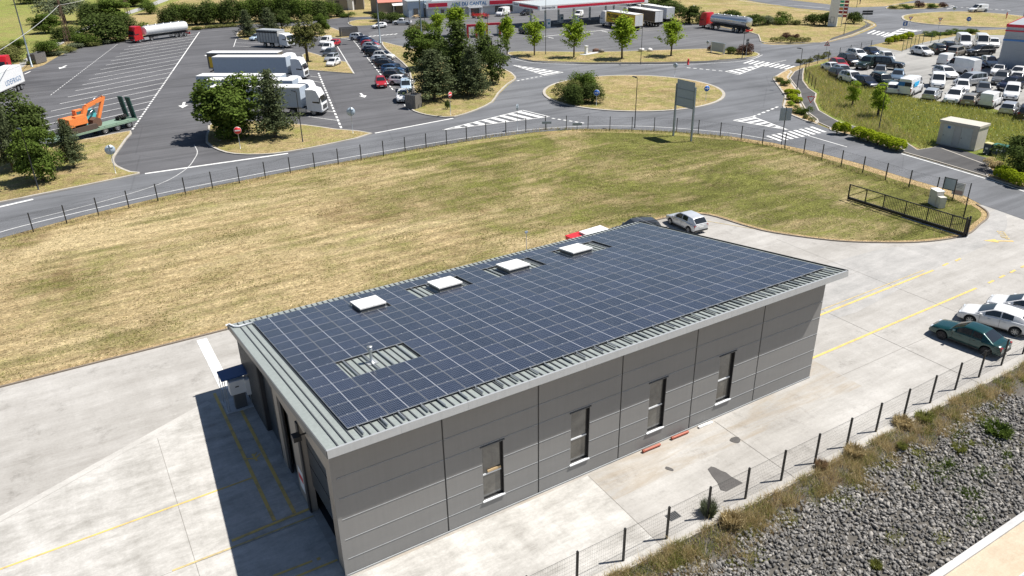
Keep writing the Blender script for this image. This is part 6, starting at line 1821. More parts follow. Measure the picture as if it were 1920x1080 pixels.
for i, (k, u, v, vt, w) in enumerate([('bushball_olive', 1450, 78, 70, 12), ('bushball_olive', 1464, 79, 69, 14), ('bush_purple', 1473, 72, 61, 20), ('bushball_olive', 1482, 80, 69, 14), ('bush_purple', 1491, 74, 63, 16), ('bushball_olive', 1494, 79, 71, 12), ('bushball_olive', 1504, 79, 70, 12), ('bushball_olive', 1514, 78, 70, 11)]):
    plant(k, u, v, vt, w, ords[i] + ' small shrub from the left in the bed before the totem', 'shrub', 'shrub bed before the totem', z=VZ)
for i, (k, u, v, vt, w) in enumerate([('bush_olive', 1675, 16, 9, 20), ('bush_mid', 1700, 16, 7, 22), ('bush_purple', 1722, 14, 1, 18), ('bush_mid', 1748, 15, 5, 20), ('bush_purple', 1766, 13, 4, 16)]):
    plant(k, u, v, vt, w, ords[i] + ' shrub from the left on the far verge by the second roundabout', 'shrub', 'shrubs by the second roundabout', z=VZ)
for i, (u, v) in enumerate([(1742, 68), (1758, 66), (1775, 65), (1792, 63), (1808, 62), (1824, 62)]):
    plant('bush_mid', u, v, v - 9, 22, ords[i] + ' clump from the left of the green hedge behind the tall van', 'shrub', 'hedge behind the car lot')
for i, (u, v, w) in enumerate([(1666, 82, 13), (1677, 78, 14), (1690, 76, 15), (1703, 72, 16)]):
    plant('topiary', u, v, v - 12, w, ords[i] + ' rounded bush from the left by the lot entrance', 'shrub', 'rounded bushes by the lot entrance')
for i, (u, v, w) in enumerate([(1498, 118, 14), (1508, 120, 10), (1517, 116, 15), (1532, 112, 12), (1541, 110, 14), (1550, 106, 12)]):
    plant('bushball_olive' if i % 2 else 'bush_olive', u, v, v - 9, w, ords[i] + ' shrub from the left along the lot fence foot', 'shrub', 'shrubs along the lot fence')
for i, (k, u, v, vt, w) in enumerate([('bush_olive', 1462, 152, 142, 20), ('bush_mid', 1472, 160, 147, 18), ('topiary', 1480, 176, 167, 16), ('topiary', 1490, 178, 168, 16), ('topiary', 1484, 186, 176, 17), ('topiary', 1493, 192, 181, 18), ('bush_lime', 1483, 198, 188, 14), ('bush_mid', 1494, 212, 198, 20), ('bush_mid', 1508, 214, 198, 22), ('bush_olive', 1510, 222, 213, 13), ('bushball_olive', 1522, 228, 220, 12)]):
    plant(k, u, v, vt, w, ords[i] + ' shrub from the far end of the curved bed by the pavement', 'shrub', 'shrubs in the curved bed', z=VZ)
for i, (u, v, w) in enumerate([(1569, 248, 14), (1583, 249, 15), (1610, 257, 22), (1627, 262, 20), (1645, 268, 22), (1664, 274, 22), (1681, 279, 24)]):
    plant('topiary', u, v + 2, v - 19, w * 1.2, ords[i] + ' yellow-green clipped ball from the zebra crossing along the road', 'shrub', 'clipped balls along the road', z=VZ)
for i, (u, v, w) in enumerate([(1877, 333, 22), (1891, 339, 20), (1909, 346, 24)]):
    plant('topiary', u, v + 2, v - 22, w * 1.15, ords[i] + ' yellow-green clipped ball from the bins by the right edge', 'shrub', 'clipped balls near the bins', z=VZ)
plant('dark_b', 1908, 326, 246, 74, 'dark dense bush at the right picture edge behind the bins', z=0.03)
plant('bush_straw', 1862, 312, 296, 28, 'dry straw coloured bush in front of the dark one', 'shrub', z=0.03)
plant('bush_dark', 839, 204, 186, 11, 'tiny conifer beside the no-entry sign on the long island', 'shrub', z=VZ)
# weeds and shrubs on the bank crest
bs = [('sprig_grey', 1327, 968, 925, 46, 'airy grey shrub with white flowers at the fence by the drain'), ('sprig_straw', 1370, 985, 955, 60, 'dry rusty weed clump below the grey shrub'), ('sprig_rust', 1538, 882, 856, 32, 'brownish green weed bush at a bank fence post'), ('sprig_straw', 1600, 856, 828, 50, 'straw weed clump on the bank crest'), ('sprig_straw', 1690, 800, 775, 50, 'pale straw weed clump farther along the bank crest'),
      ('sprig_green', 1730, 790, 768, 44, 'green straw weed clump past the pale straw one'), ('sprig_green', 1690, 842, 826, 26, 'bright green tuft growing among the upper stones')]
for k, u, v, vt, w, lab in bs: plant(k, u, v, vt + (v - vt) * 0.25, w * 0.8, lab, 'shrub', 'weeds on the bank crest', name='weed_clump', z=-0.15)
plant('sprig_mid', 1868, 812, 796, 60, 'leafy plant growing among the stones at the right', 'shrub', name='weed_clump', z=-0.7); plant('sprig_green', 1795, 850, 832, 30, 'small green plant among the upper right stones', 'shrub', name='weed_clump', z=-0.8)
plant('sprig_green', 1640, 1066, 1052, 26, 'small green plant among the stones near the bottom', 'shrub', name='weed_clump', z=-1.4)

# ---------------------------------------------------------------- grass that nobody could count
def blades(name, P, h, w, mat, seed, lean=0.5, label=None):
    rng = np.random.default_rng(seed)
    n = len(P)
    a = rng.uniform(0, 6.283, n); hh = h * rng.uniform(0.45, 1.25, n); ww = w * rng.uniform(0.6, 1.3, n)
    dx, dy = np.cos(a), np.sin(a); lx, ly = rng.normal(size=n) * lean * hh, rng.normal(size=n) * lean * hh
    V = np.empty((n, 3, 3)); V[:, 0] = P; V[:, 1] = P; V[:, 2] = P
    V[:, 0, 0] -= dx * ww / 2; V[:, 0, 1] -= dy * ww / 2; V[:, 1, 0] += dx * ww / 2; V[:, 1, 1] += dy * ww / 2
    V[:, 2, 0] += lx; V[:, 2, 1] += ly; V[:, 2, 2] += hh
    o = obj(name, npmesh(name, V.reshape(-1, 3), np.arange(n * 3).reshape(-1, 3), mat))
    o['kind'] = 'stuff'
    if label: o['label'] = label; o['category'] = 'grass'
    return o
rg = np.random.default_rng(5)
def bankz(y):
    return np.where(y > BANK_Y, 0.0, np.where(y > -8.0, (y - BANK_Y) / (-8.0 - BANK_Y) * -0.35, -0.35 + (y + 8.0) / (BANK_F + 8.0) * (BANK_Z + 0.35)))
def crest(n, seed, mean, sd, freq):
    """tussocks: blades gathered in clumps along the crest"""
    r = np.random.default_rng(seed)
    k = 420
    cx = 3 + 74 * r.uniform(0, 1, k) ** 1.35; cy = np.clip(mean + r.normal(size=k) * sd, -8.6, -6.4); cr = r.uniform(0.10, 0.42, k)
    w = cr ** 1.6 * (0.3 + r.uniform(0, 1, k)); w /= w.sum()
    i = r.choice(k, n, p=w)
    x = cx[i] + r.normal(size=n) * cr[i] * 0.8; y = np.clip(cy[i] + r.normal(size=n) * cr[i] * 0.6, -8.9, -6.3)
    return np.stack([x, y, bankz(y)], 1)
blades('dry_weeds', crest(34000, 1, -6.95, 0.5, 1.1), 0.42, 0.022, 'straw', 1, 0.5, 'dry straw weeds along the crest of the stone bank')
blades('rusty_weeds', crest(14000, 2, -7.2, 0.5, 0.7), 0.20, 0.026, 'weed_rust', 2, 0.6, 'rusty brown weeds along the crest of the stone bank')
blades('green_weeds', crest(24000, 3, -7.0, 0.5, 0.85), 0.27, 0.028, 'weed_green', 3, 0.5, 'green weeds along the crest of the stone bank')
def among(n, seed, k, xr):
    r = np.random.default_rng(seed)
    cx = r.uniform(xr[0], xr[1], k); cy = r.uniform(-11.8, -7.6, k); cr = r.uniform(0.12, 0.5, k); i = r.integers(0, k, n)
    x = cx[i] + r.normal(size=n) * cr[i]; y = np.clip(cy[i] + r.normal(size=n) * cr[i] * 0.6, BANK_F + 0.1, -7.0)
    return np.stack([x, y, bankz(y) + 0.05], 1)
blades('bank_weeds', among(6000, 31, 34, (26, 60)), 0.20, 0.04, 'leaf_mid', 31, 0.7, 'green weeds growing through the stones at the right')
blades('bank_straw', among(4500, 32, 30, (8, 50)), 0.14, 0.03, 'weed_green', 32, 0.8, 'yellowish weeds growing through the stones')
# long grass of the meadow by the car lot
mp = [at(u, v) for u, v in [(1514, 150), (1512, 132), (1560, 118), (1562, 142), (1566, 152), (1600, 160), (1700, 184), (1800, 199), (1920, 225), (2000, 240), (2000, 360), (1920, 338), (1868, 318), (1856, 262), (1760, 262), (1735, 280), (1690, 262), (1640, 246), (1600, 234), (1560, 218), (1540, 205), (1534, 190), (1537, 175)]]
def inside(poly, x, y):
    c = np.zeros(len(x), bool); n = len(poly)
    for i in range(n):
        a, b = poly[i], poly[(i + 1) % n]
        with np.errstate(divide='ignore', invalid='ignore'):
            c ^= ((a.y > y) != (b.y > y)) & (x < (b.x - a.x) * (y - a.y) / (b.y - a.y + 1e-12) + a.x)
    return c
def scatter(poly, n, seed, z=0.03):
    r = np.random.default_rng(seed)
    xs, ys = [p.x for p in poly], [p.y for p in poly]
    x = r.uniform(min(xs), max(xs), n * 3); y = r.uniform(min(ys), max(ys), n * 3)
    k = inside(poly, x, y); x, y = x[k][:n], y[k][:n]
    return np.stack([x, y, np.full(len(x), z)], 1)
blades('long_grass', scatter(mp, 42000, 4), 0.55, 0.07, 'meadow_blade', 4, 0.45, 'long rough grass between the pavement and the car lot')
blades('seed_heads', scatter(mp[:2] + mp[2:5] + mp[15:], 9000, 6), 0.75, 0.06, 'straw', 6, 0.5, 'dry seed heads in the rough grass by the car lot')
fp = scatter(mp, 1500, 8, 0.5); V_, F_ = leaves(fp, 0.14, rg); o = obj('yellow_flowers', npmesh('yellow_flowers', V_, F_, 'flower_yellow')); o['kind'] = 'stuff'; o['label'] = 'yellow flowers scattered in the rough grass'; o['category'] = 'flowers'
fp = scatter(mp[4:13], 500, 9, 0.5); V_, F_ = leaves(fp, 0.13, rg); o = obj('white_flowers', npmesh('white_flowers', V_, F_, 'flower_white')); o['kind'] = 'stuff'; o['label'] = 'white flowers in front of the parked cars'; o['category'] = 'flowers'
# tufts over the mown field
fpoly = [Vector((p[0], p[1])) for p in [(q.x, q.y) for q in field[1:]] + [(q.x, q.y) for q in reversed(yk)]]
fpoly = [Vector((-45, 25.5)), Vector((-45, 45))] + fpoly
def tussocks(poly, n, k, seed, rmin, rmax):
    """blades gathered in tufts of mixed size over an area"""
    c = scatter(poly, k, seed, 0.0); r = np.random.default_rng(seed + 100)
    cr = r.uniform(rmin, rmax, len(c)); w = cr ** 2 * r.uniform(0.2, 1, len(c)); w /= w.sum()
    i = r.choice(len(c), n, p=w); a = r.normal(size=(n, 2)) * cr[i][:, None] * np.array([1.5, 0.7])
    P = c[i].copy(); P[:, 0] += a[:, 0]; P[:, 1] += a[:, 1]
    return P[inside(poly, P[:, 0], P[:, 1])]
blades('mown_grass', tussocks(fpoly, 42000, 1500, 12, 0.15, 0.9), 0.08, 0.07, 'straw', 12, 1.1, 'short dry mown grass in tufts over the field')
blades('mown_green_grass', tussocks(fpoly, 46000, 1300, 13, 0.15, 1.0), 0.08, 0.07, 'weed_field', 13, 1.0, 'short green mown grass in tufts over the field')
# weeds along the perimeter fence
FEN = [at(u, v) for u, v in [(-140, 492), (38, 441), (377, 358), (570, 320), (700, 296), (816, 275), (924, 256), (1033, 242), (1155, 245), (1277, 248), (1360, 258), (1478, 280), (1517, 292), (1556, 306), (1597, 319), (1641, 332), (1687, 347), (1735, 362), (1800, 381)]]
pts = []
for a, b in zip(FEN, FEN[1:]):
    n = int((b - a).length * 26)
    for k in range(n):
        p = a.lerp(b, random.random()); pts.append((p.x + random.gauss(0, .28), p.y + random.gauss(0, .28), 0.0))
blades('fence_weeds', np.array(pts), 0.38, 0.05, 'straw', 14, 0.4, 'dry weeds along the foot of the perimeter fence')
pts = [p for p in pts if random.random() < 0.45 * (0.35 + (p[0] > 50) * 1.2)]
blades('fence_green_weeds', np.array(pts) + np.array([-0.3, -0.3, 0]), 0.32, 0.06, 'weed_green', 15, 0.5, 'green weeds along the foot of the perimeter fence')

# ---------------------------------------------------------------- stones of the bank
def stone_mat():
    m, t, b = nodes('bank_stone'); N, L = t.nodes, t.links
    geo = N.new('ShaderNodeNewGeometry'); oi = N.new('ShaderNodeObjectInfo')
    ad = N.new('ShaderNodeMath'); ad.operation = 'ADD'; L.new(geo.outputs['Random Per Island'], ad.inputs[0]); L.new(oi.outputs['Random'], ad.inputs[1])
    fr = N.new('ShaderNodeMath'); fr.operation = 'FRACT'; L.new(ad.outputs[0], fr.inputs[0])
    r = N.new('ShaderNodeValToRGB'); e = r.color_ramp.elements
    e[0].position = 0; e[0].color = (0.10, 0.096, 0.09, 1); e[1].position = 1; e[1].color = (0.40, 0.375, 0.34, 1)
    for p_, c_ in ((0.5, (0.185, 0.178, 0.168, 1)), (0.85, (0.285, 0.27, 0.25, 1))):
        q = e.new(p_); q.color = c_
    L.new(fr.outputs[0], r.inputs[0])
    tc = N.new('ShaderNodeTexCoord'); nz = N.new('ShaderNodeTexNoise'); nz.inputs['Scale'].default_value = 14; nz.inputs['Detail'].default_value = 5; L.new(tc.outputs['Object'], nz.inputs['Vector'])
    mx = N.new('ShaderNodeMix'); mx.data_type = 'RGBA'; mx.blend_type = 'MULTIPLY'; mx.inputs[0].default_value = 0.5
    rr_ = N.new('ShaderNodeValToRGB'); rr_.color_ramp.elements[0].color = (0.6, 0.6, 0.6, 1); rr_.color_ramp.elements[1].color = (1.3, 1.3, 1.3, 1); L.new(nz.outputs['Fac'], rr_.inputs[0])
    L.new(r.outputs[0], mx.inputs[6]); L.new(rr_.outputs[0], mx.inputs[7]); L.new(mx.outputs[2], b.inputs['Base Color'])
    b.inputs['Roughness'].default_value = 0.85
stone_mat()
bm = bmesh.new(); bmesh.ops.create_icosphere(bm, subdivisions=1, radius=1.0); bm.verts.ensure_lookup_table()
icoV = np.array([v.co[:] for v in bm.verts]); icoF = np.array([[v.index for v in f.verts] for f in bm.faces]); bm.free()
rs_ = np.random.default_rng(77)
def stones(n, smin, smax):
    x = 2.5 + 80 * rs_.uniform(0, 1, n) ** 1.25
    y = rs_.uniform(BANK_F + 0.05, -7.25, n)
    crestn = -7.3 + 0.45 * np.sin(x * 0.8) + 0.3 * np.sin(x * 2.1 + 1)
    k = y < crestn; x, y = x[k], y[k]
    s = rs_.uniform(smin, smax, len(x)) * (1 + 0.35 * (rs_.uniform(0, 1, len(x)) > 0.9))
    return x, y, s
x, y, s = stones(27000, 0.045, 0.13)
V = np.empty((len(x), 12, 3))
for_size = []
for i in range(len(x)):
    A = rs_.normal(size=(3, 3)); Q, _ = np.linalg.qr(A)
    sc = s[i] * np.array([rs_.uniform(0.9, 1.45), rs_.uniform(0.7, 1.0), rs_.uniform(0.45, 0.8)])
    v = icoV * rs_.uniform(0.62, 1.2, (12, 1)) * sc
    V[i] = v @ Q.T
z = bankz(y) + 0.02 + rs_.uniform(-0.02, 0.07, len(x))
size_px = s / np.sqrt((x - CAM.x) ** 2 + (y - CAM.y) ** 2 + CAM.z ** 2)
vis = np.ones(len(x), bool)
order = np.argsort(-size_px)
# keep the 300 that show largest inside the frame as stones of their own
big = []
for i in order:
    d = Vector((x[i], y[i], z[i])) - CAM
    dz = d.dot(fw); uu = 960 + FPX * d.dot(RT) / dz; vv = 540 - FPX * d.dot(UP) / dz
    if 0 < uu < 1920 and 0 < vv < 1080:
        big.append(i)
        if len(big) == 300: break
bigset = np.zeros(len(x), bool); bigset[big] = True
for i in big:
    o = obj('stone', npmesh('stone', V[i], icoF, 'bank_stone'), bank, (x[i], y[i], z[i]))
idx = np.where(~bigset)[0]
VV = V[idx] + np.stack([x[idx], y[idx], z[idx]], 1)[:, None, :]
FF = icoF[None] + (np.arange(len(idx)) * 12)[:, None, None]
o = obj('stones', npmesh('stones', VV.reshape(-1, 3), FF.reshape(-1, 3), 'bank_stone'), bank); o['kind'] = 'stuff'
# ================================================================ fences and gate
plain('fence_black', (0.014, 0.014, 0.015), 0.5); plain('fence_wire', (0.05, 0.052, 0.052), 0.45, 0.3); plain('fence_green', (0.02, 0.075, 0.055), 0.5)
def fence(name, label, line, step, h, mat='fence_black', wire='fence_wire', group=None, z=0.0, post=0.085, vert=0.12):
    t = thing(name, label, 'fence', (0, 0, 0), 0, group)
    P = [Vector((p[0], p[1], 0)) for p in line]
    pts, acc = [], 0.0
    total = sum((b - a).length for a, b in zip(P, P[1:]))
    n = max(1, round(total / step)); d = total / n
    for i in range(n + 1):
        s = min(i * d, total - 1e-6)
        for a, b in zip(P, P[1:]):
            L_ = (b - a).length
            if s <= L_: pts.append(a + (b - a) * (s / L_)); break
            s -= L_
    mb = MB(); mb.box((0, 0, h / 2), (post, post, h)); pm = mb.mesh('post', mat)
    pan = {}
    for i, p in enumerate(pts):
        a = math.atan2(*((pts[min(i + 1, n)] - pts[max(i - 1, 0)]).yx))
        obj('post', pm, t, (p.x, p.y, z), a)
        if i < n:
            q = pts[i + 1]; L_ = (q - p).length; key = round(L_, 1)
            if key not in pan:
                w = MB(); k = 0; x = 0.06
                while x < key - 0.03:
                    w.bar((x, 0, 0.06), (x, 0, h - 0.07), 0.0022); x += vert
                zz = 0.08
                while zz < h - 0.02:
                    w.bar((0.03, 0.0, zz), (key - 0.03, 0.0, zz), 0.0035); zz += 0.2
                w.bar((0.03, 0, h - 0.08), (key - 0.03, 0, h - 0.08), 0.010)
                pan[key] = w.mesh('mesh_panel', wire)
            o = obj('mesh_panel', pan[key], t, (p.x, p.y, z), math.atan2(q.y - p.y, q.x - p.x)); o.scale = (L_ / key, 1, 1)
    return t
fence('bank_fence', 'dark mesh fence along the crest of the stone bank', [(4.6, -5.85), (24, -5.85), (44, -5.6)], 2.52, 1.83)
fence('perimeter_fence', 'dark mesh fence round the mown field beside the road', FEN[:-1] + [Vector((66.3, 12.6, 0))], 2.84, 1.85)
fence('gate_fence', 'short dark mesh fence running from the road to the sliding gate', [(66.3, 12.6), (62.6, 10.7), (60.3, 9.5)], 2.2, 1.85)
fence('lot_fence', 'green mesh fence behind the white hatchback in the car lot', [at(1691, 97), at(1727, 83), at(1760, 79)], 2.6, 2.2, 'fence_green', 'fence_green')
fence('lot_corner_fence', 'dark mesh fence on the corner of the car lot by the pavement', [at(1510, 152), at(1527, 168)], 2.2, 1.9, 'fence_black')
fence('lot_edge_fence', 'thin dark fence between the road and the parked cars', [at(1508, 150), at(1510, 128), at(1535, 118), at(1580, 106), at(1632, 93)], 4.5, 1.9)
mb = MB()
g_ = thing('sliding_gate', 'long black sliding gate with vertical bars standing open on the grass', 'gate', (57.5, 19.3, 0.02), -math.pi / 2)
GL, GH = 11.9, 1.52
def gpart(name, a, b, w, h=None):
    m_ = MB(); m_.bar(a, b, w, h); return m_.build(name, 'fence_black', g_)
gpart('bottom_beam', (0, 0, 0.18), (GL, 0, 0.18), 0.14, 0.26); gpart('top_rail', (0, 0, GH), (GL, 0, GH), 0.08)
xs_ = [0.04, 1.9, 3.8, 6.0, 8.1, 10.3, GL - 0.05]
for i, x in enumerate(xs_): gpart('upright', (x, 0, 0.3), (x, 0, GH), 0.10 if i in (0, 6) else 0.08)
gpart('brace', (0.04, 0, 0.34), (1.9, 0, GH - 0.05), 0.06); gpart('brace', (1.9, 0, 0.34), (3.8, 0, GH - 0.05), 0.06)
for a, b in zip(xs_[2:], xs_[3:]):
    n = int((b - a) / 0.15)
    for k in range(1, n):
        x = a + (b - a) * k / n; gpart('bar', (x, 0, 0.3), (x, 0, GH - 0.03), 0.03)
for y in (-0.22, 0.22):
    m_ = MB(); m_.box((GL - 0.2, y, 0.9), (0.12, 0.12, 1.8)); m_.build('guide_post', 'fence_black', g_)
mb = MB(); mb.span((57.36, 7.3, 0.004), (57.64, 13.5, 0.03)); o = structure(mb.build('gate_rail_strip', 'fresh_concrete'))

# ================================================================ utility boxes, notices
plain('box_cream', (0.62, 0.59, 0.53), 0.5); plain('panel_grey', (0.30, 0.36, 0.43), 0.35, 0.1); plain('notice_white', (0.66, 0.64, 0.63), 0.5); plain('notice_pink', (0.42, 0.30, 0.30), 0.5); plain('print_grey', (0.25, 0.25, 0.26), 0.6)
u_ = thing('utility_box', 'cream meter box standing behind the sliding gate', 'utility box', (62.9, 13.6, 0.0), 1.57 - 0.45)
mb = MB(); mb.box((0.25, 0, 0.72), (1.1, 0.7, 1.42)); mb.build('housing', 'box_cream', u_)
mb = MB(); mb.box((-0.62, 0, 0.55), (0.55, 0.62, 1.05)); mb.build('side_housing', 'box_cream', u_)
mb = MB(); mb.box((0.25, 0, 1.46), (1.18, 0.78, 0.08)); mb.build('lid', 'lid_white', u_)
for yy in (-0.356, 0.356):
    mb = MB(); mb.box((0.25, yy, 0.7), (0.95, 0.012, 1.2)); dr = mb.build('door', 'box_cream', u_)
    mb = MB(); mb.box((0.6, yy * 1.03, 0.75), (0.04, 0.02, 0.12)); mb.build('handle', 'frame_black', dr)
n_ = thing('notice_board', 'grey framed notice board on two dark posts behind the cream meter box', 'notice board', (65.2, 14.0, 0), -1.45)
for x in (-0.55, 0.55):
    mb = MB(); mb.box((x, 0, 1.1), (0.08, 0.08, 2.2)); mb.build('post', 'fence_black', n_)
mb = MB(); mb.box((0, 0, 1.6), (1.0, 0.03, 1.05)); mb.build('board', 'panel_grey', n_)
for zz in (1.05, 2.15):
    mb = MB(); mb.box((0, 0, zz), (1.02, 0.07, 0.06)); mb.build('frame_bar', 'fence_black', n_)
pA = Vector((65.95, 13.5, 0))
n_ = thing('fence_notice', 'white printed notice panel hung on the perimeter fence near the gate', 'notice', (pA.x, pA.y, 0.45), math.atan2(12.6 - 16.3, 66.3 - 65.5))
mb = MB(); mb.box((0, 0.05, 0.65), (1.05, 0.02, 1.25)); bd_ = mb.build('panel', 'notice_white', n_)
for k in range(3):
    for sg in (-1, 1):
        mb = MB(); mb.box((0, 0.05 + sg * 0.013, 1.05 - k * 0.14), (0.75 - 0.1 * k, 0.004, 0.05)); mb.build('print_line', 'print_grey', bd_)
for sg in (-1, 1):
    mb = MB(); mb.box((0, 0.05 + sg * 0.013, 0.3), (0.85, 0.004, 0.4)); mb.build('print_block', 'notice_pink', bd_)
# transformer cabin
cx_ = (Vector((83.73, 26.61, 0)) + Vector((83.39, 22.23, 0))) / 2
c_ = thing('transformer_cabin', 'beige concrete transformer cabin with double doors in the long grass', 'cabin', (cx_.x + 1.15, cx_.y, 0.05), -math.pi / 2 + 0.08 - math.pi)
slab_mat('cabin_beige', (0.46, 0.43, 0.37), (0.55, 0.52, 0.46)); plain('cabin_door', (0.46, 0.48, 0.46), 0.5)
mb = MB(); mb.box((0, 0, 1.32), (4.45, 2.3, 2.64)); mb.build('wall', 'cabin_beige', c_)
mb = MB(); mb.box((0, 0, 2.78), (4.65, 2.5, 0.28)); mb.build('roof_slab', 'cabin_beige', c_)
mb = MB(); mb.box((0, 0, 0.06), (4.5, 2.36, 0.12)); mb.build('plinth', 'grey_slab', c_)
for x in (-1.0, 1.1):
    for sg in (-1, 1):
        mb = MB(); mb.box((x, sg * 1.165, 1.3), (1.25, 0.03, 2.35)); dr = mb.build('door', 'cabin_door', c_)
        mb = MB(); mb.box((x + 0.5, sg * 1.19, 1.2), (0.05, 0.03, 0.14)); mb.build('handle', 'frame_black', dr)
for sg in (-1, 1):
    mb = MB(); mb.box((1.1, sg * 1.188, 2.2), (0.35, 0.01, 0.28)); mb.build('warning_plate', 'decal_blue', c_)
    mb = MB(); mb.box((0.05, sg * 1.165, 1.3), (0.75, 0.03, 2.35)); mb.build('vent_panel', 'slat_grey', c_)
def wheelie(name, label, u, v, col, lid, w, d, h, rz):
    P = at(u, v); t = thing(name, label, 'bin', (P.x + 0.3, P.y, 0.05), rz, 'bins beside the transformer cabin')
    mb = MB(); mb.box((0, 0, h / 2 + 0.06), (w * 0.9, d * 0.85, h), top=(1.1, 1.15)); mb.build('body', col, t)
    mb = MB(); mb.box((0, 0, h + 0.10), (w * 1.05, d * 1.05, 0.09), top=(0.92, 0.85)); mb.build('lid', lid, t)
    for x in (-w * 0.4, w * 0.4):
        mb = MB(); mb.lathe([(0, -0.05), (0.1, -0.05), (0.1, 0.05), (0, 0.05)], (x, d * 0.4, 0.1), 'X', 10); mb.build('castor', 'black_plastic', t)
    mb = MB(); mb.box((0, -d * 0.47, h * 0.6), (w * 0.4, 0.015, 0.2)); mb.build('sticker', 'plate_white', t)
plain('bin_green', (0.03, 0.13, 0.09), 0.5); plain('bin_slate', (0.055, 0.075, 0.10), 0.5); plain('bin_yellow', (0.62, 0.55, 0.28), 0.5)
wheelie('wheelie_bin', 'slate waste bin with a cream lid beside the transformer cabin', 1847, 290, 'bin_slate', 'bin_yellow', 0.75, 0.75, 1.15, -1.5); wheelie('waste_container', 'wide slate waste container with a green lid next to the small bin', 1871, 293, 'bin_slate', 'bin_green', 1.6, 1.0, 1.1, -1.45)
# bin stores
plain('store_grey', (0.16, 0.15, 0.14), 0.7)
def binstore(name, label, a, b, h, w):
    A, B = at(*a), at(*b); d = B - A; t = thing(name, label, 'bin store', ((A.x + B.x) / 2, (A.y + B.y) / 2 + w / 2, VZ), math.atan2(d.y, d.x), 'slatted bin stores')
    L_ = d.length
    for y in (-w / 2, w / 2):
        n = max(3, int(L_ / 0.28))
        for k in range(n):
            mb = MB(); mb.box((-L_ / 2 + (k + 0.5) * L_ / n, y, h / 2), (L_ / n * 0.86, 0.05, h)); mb.build('slat', 'store_grey', t)
    for x in (-L_ / 2, L_ / 2):
        n = max(3, int(w / 0.28))
        for k in range(n):
            mb = MB(); mb.box((x, -w / 2 + (k + 0.5) * w / n, h / 2), (0.05, w / n * 0.86, h)); mb.build('slat', 'store_grey', t)
    mb = MB(); mb.box((0, 0, h * 0.45), (L_ * 0.7, w * 0.6, h * 0.85)); mb.build('inner_bin', 'bin_slate', t)
binstore('bin_store', 'grey slatted bin store beside the white car facing the camera', (771, 204), (790, 206), 2.0, 1.7)
binstore('bin_store', 'weathered slatted bin store at the far end of the long car row', (641, 70), (674, 68), 2.0, 2.2)
binstore('bin_store', 'dark bin store at the foot of the tall left lamp post', (62, 122), (82, 117), 1.9, 1.8)

# ================================================================ lamps and signs
plain('lamp_grey', (0.20, 0.24, 0.27), 0.4, 0.3); plain('lamp_black', (0.022, 0.025, 0.03), 0.45)
def lamp(u, v, h, label, col='lamp_black', r=0.07, arm=None, z=0.0, tall=False):
    P = at(u, v, z); t = thing('lamp_post', label, 'lamp post', (P.x, P.y, z), 0, 'tall grey lamp masts' if tall else 'slim dark lamp posts')
    mb = MB(); mb.tube([(0, 0, -0.1), (0, 0, 0.5), (0, 0, 0.52), (0, 0, h)], [r * 1.25, r * 1.25, r, r * 0.55], 10); mb.build('pole', col, t)
    mb = MB(); mb.lathe([(r * 2.2, 0.0), (r * 2.2, 0.04), (0, 0.05)], (0, 0, 0.0), 'Z', 10); mb.build('base_plate', col, t)
    if tall:
        for a in (0, 1.57, 3.14, 4.71):
            mb = MB(); mb.box((math.cos(a) * 0.5, math.sin(a) * 0.5, h), (0.6, 0.5, 0.2), a); mb.build('floodlight', col, t)
    else:
        a = arm or 0.0
        mb = MB(); mb.bar((0, 0, h - 0.02), (math.cos(a) * 0.75, math.sin(a) * 0.75, h + 0.06), 0.09, 0.07); mb.box((math.cos(a) * 0.55, math.sin(a) * 0.55, h + 0.08), (0.6, 0.28, 0.09), a); mb.build('lamp_head', col, t)
lamp(60, 125, 14.5, 'tallest grey lamp mast at the left edge of the lorry park', 'lamp_grey', 0.17, tall=True)
lamp(713, 80, 14, 'tall grey lamp mast behind the long row of cars', 'lamp_grey', 0.17, z=VZ, tall=True); lamp(793, 107, 14, 'tall grey lamp mast among the pines on the long island', 'lamp_grey', 0.17, z=VZ, tall=True)
for u, v, h, lab, a in [(568, 268, 6.4, 'slim dark lamp post in front of the white lorry cabs', 1.9), (73, 358, 6.5, 'slim dark lamp post on the left verge by the bright tree', 1.9), (1391, 111, 6.7, 'slim dark lamp post by the billboard at the forecourt exit', 2.4), (1201, 121, 6.7, 'slim dark lamp post beside the seventh young tree', 1.2), (1023, 103, 11.5, 'high dark lamp post in front of the canopy lettering', 1.2),
                        (1271, 58, 8.0, 'dark lamp post at the forecourt edge beside the polished tanker', 2.0), (1647, 245, 5.7, 'dark lamp post leaning against the larger upright green tree', 2.6), (1494, 168, 6.3, 'dark lamp post with a bent head by the curved shrub bed', 2.2), (1190, 240, 6.5, 'dark lamp post standing in front of the roundabout', 1.6),
                        (655, 46, 6.0, 'dark lamp post on the little oval verge near the white house', 1.2), (769, 69, 6.0, 'dark lamp post on the corner verge near the shop', 1.2), (797, 52, 9.0, 'grey lamp post directly before the shop corner', 1.2), (1582, 66, 8.5, 'dark lamp post right beside the price totem', 2.2), (1606, 14, 6.0, 'dark lamp post by the person on the far verge', 2.2), (1916, 42, 6.5, 'dark lamp post at the top right picture edge', 2.2), (915, 75, 5.5, 'thin dark post beside the red car wash frame', 1.0)]:
    lamp(u, v, h, lab, 'lamp_black', 0.065, a)
plain('sign_white', (0.78, 0.78, 0.77), 0.45); plain('sign_blue', (0.012, 0.12, 0.45), 0.4); plain('sign_back', (0.42, 0.50, 0.58), 0.4, 0.1)
tocam = lambda P: math.atan2(CAM.y - P.y, CAM.x - P.x)
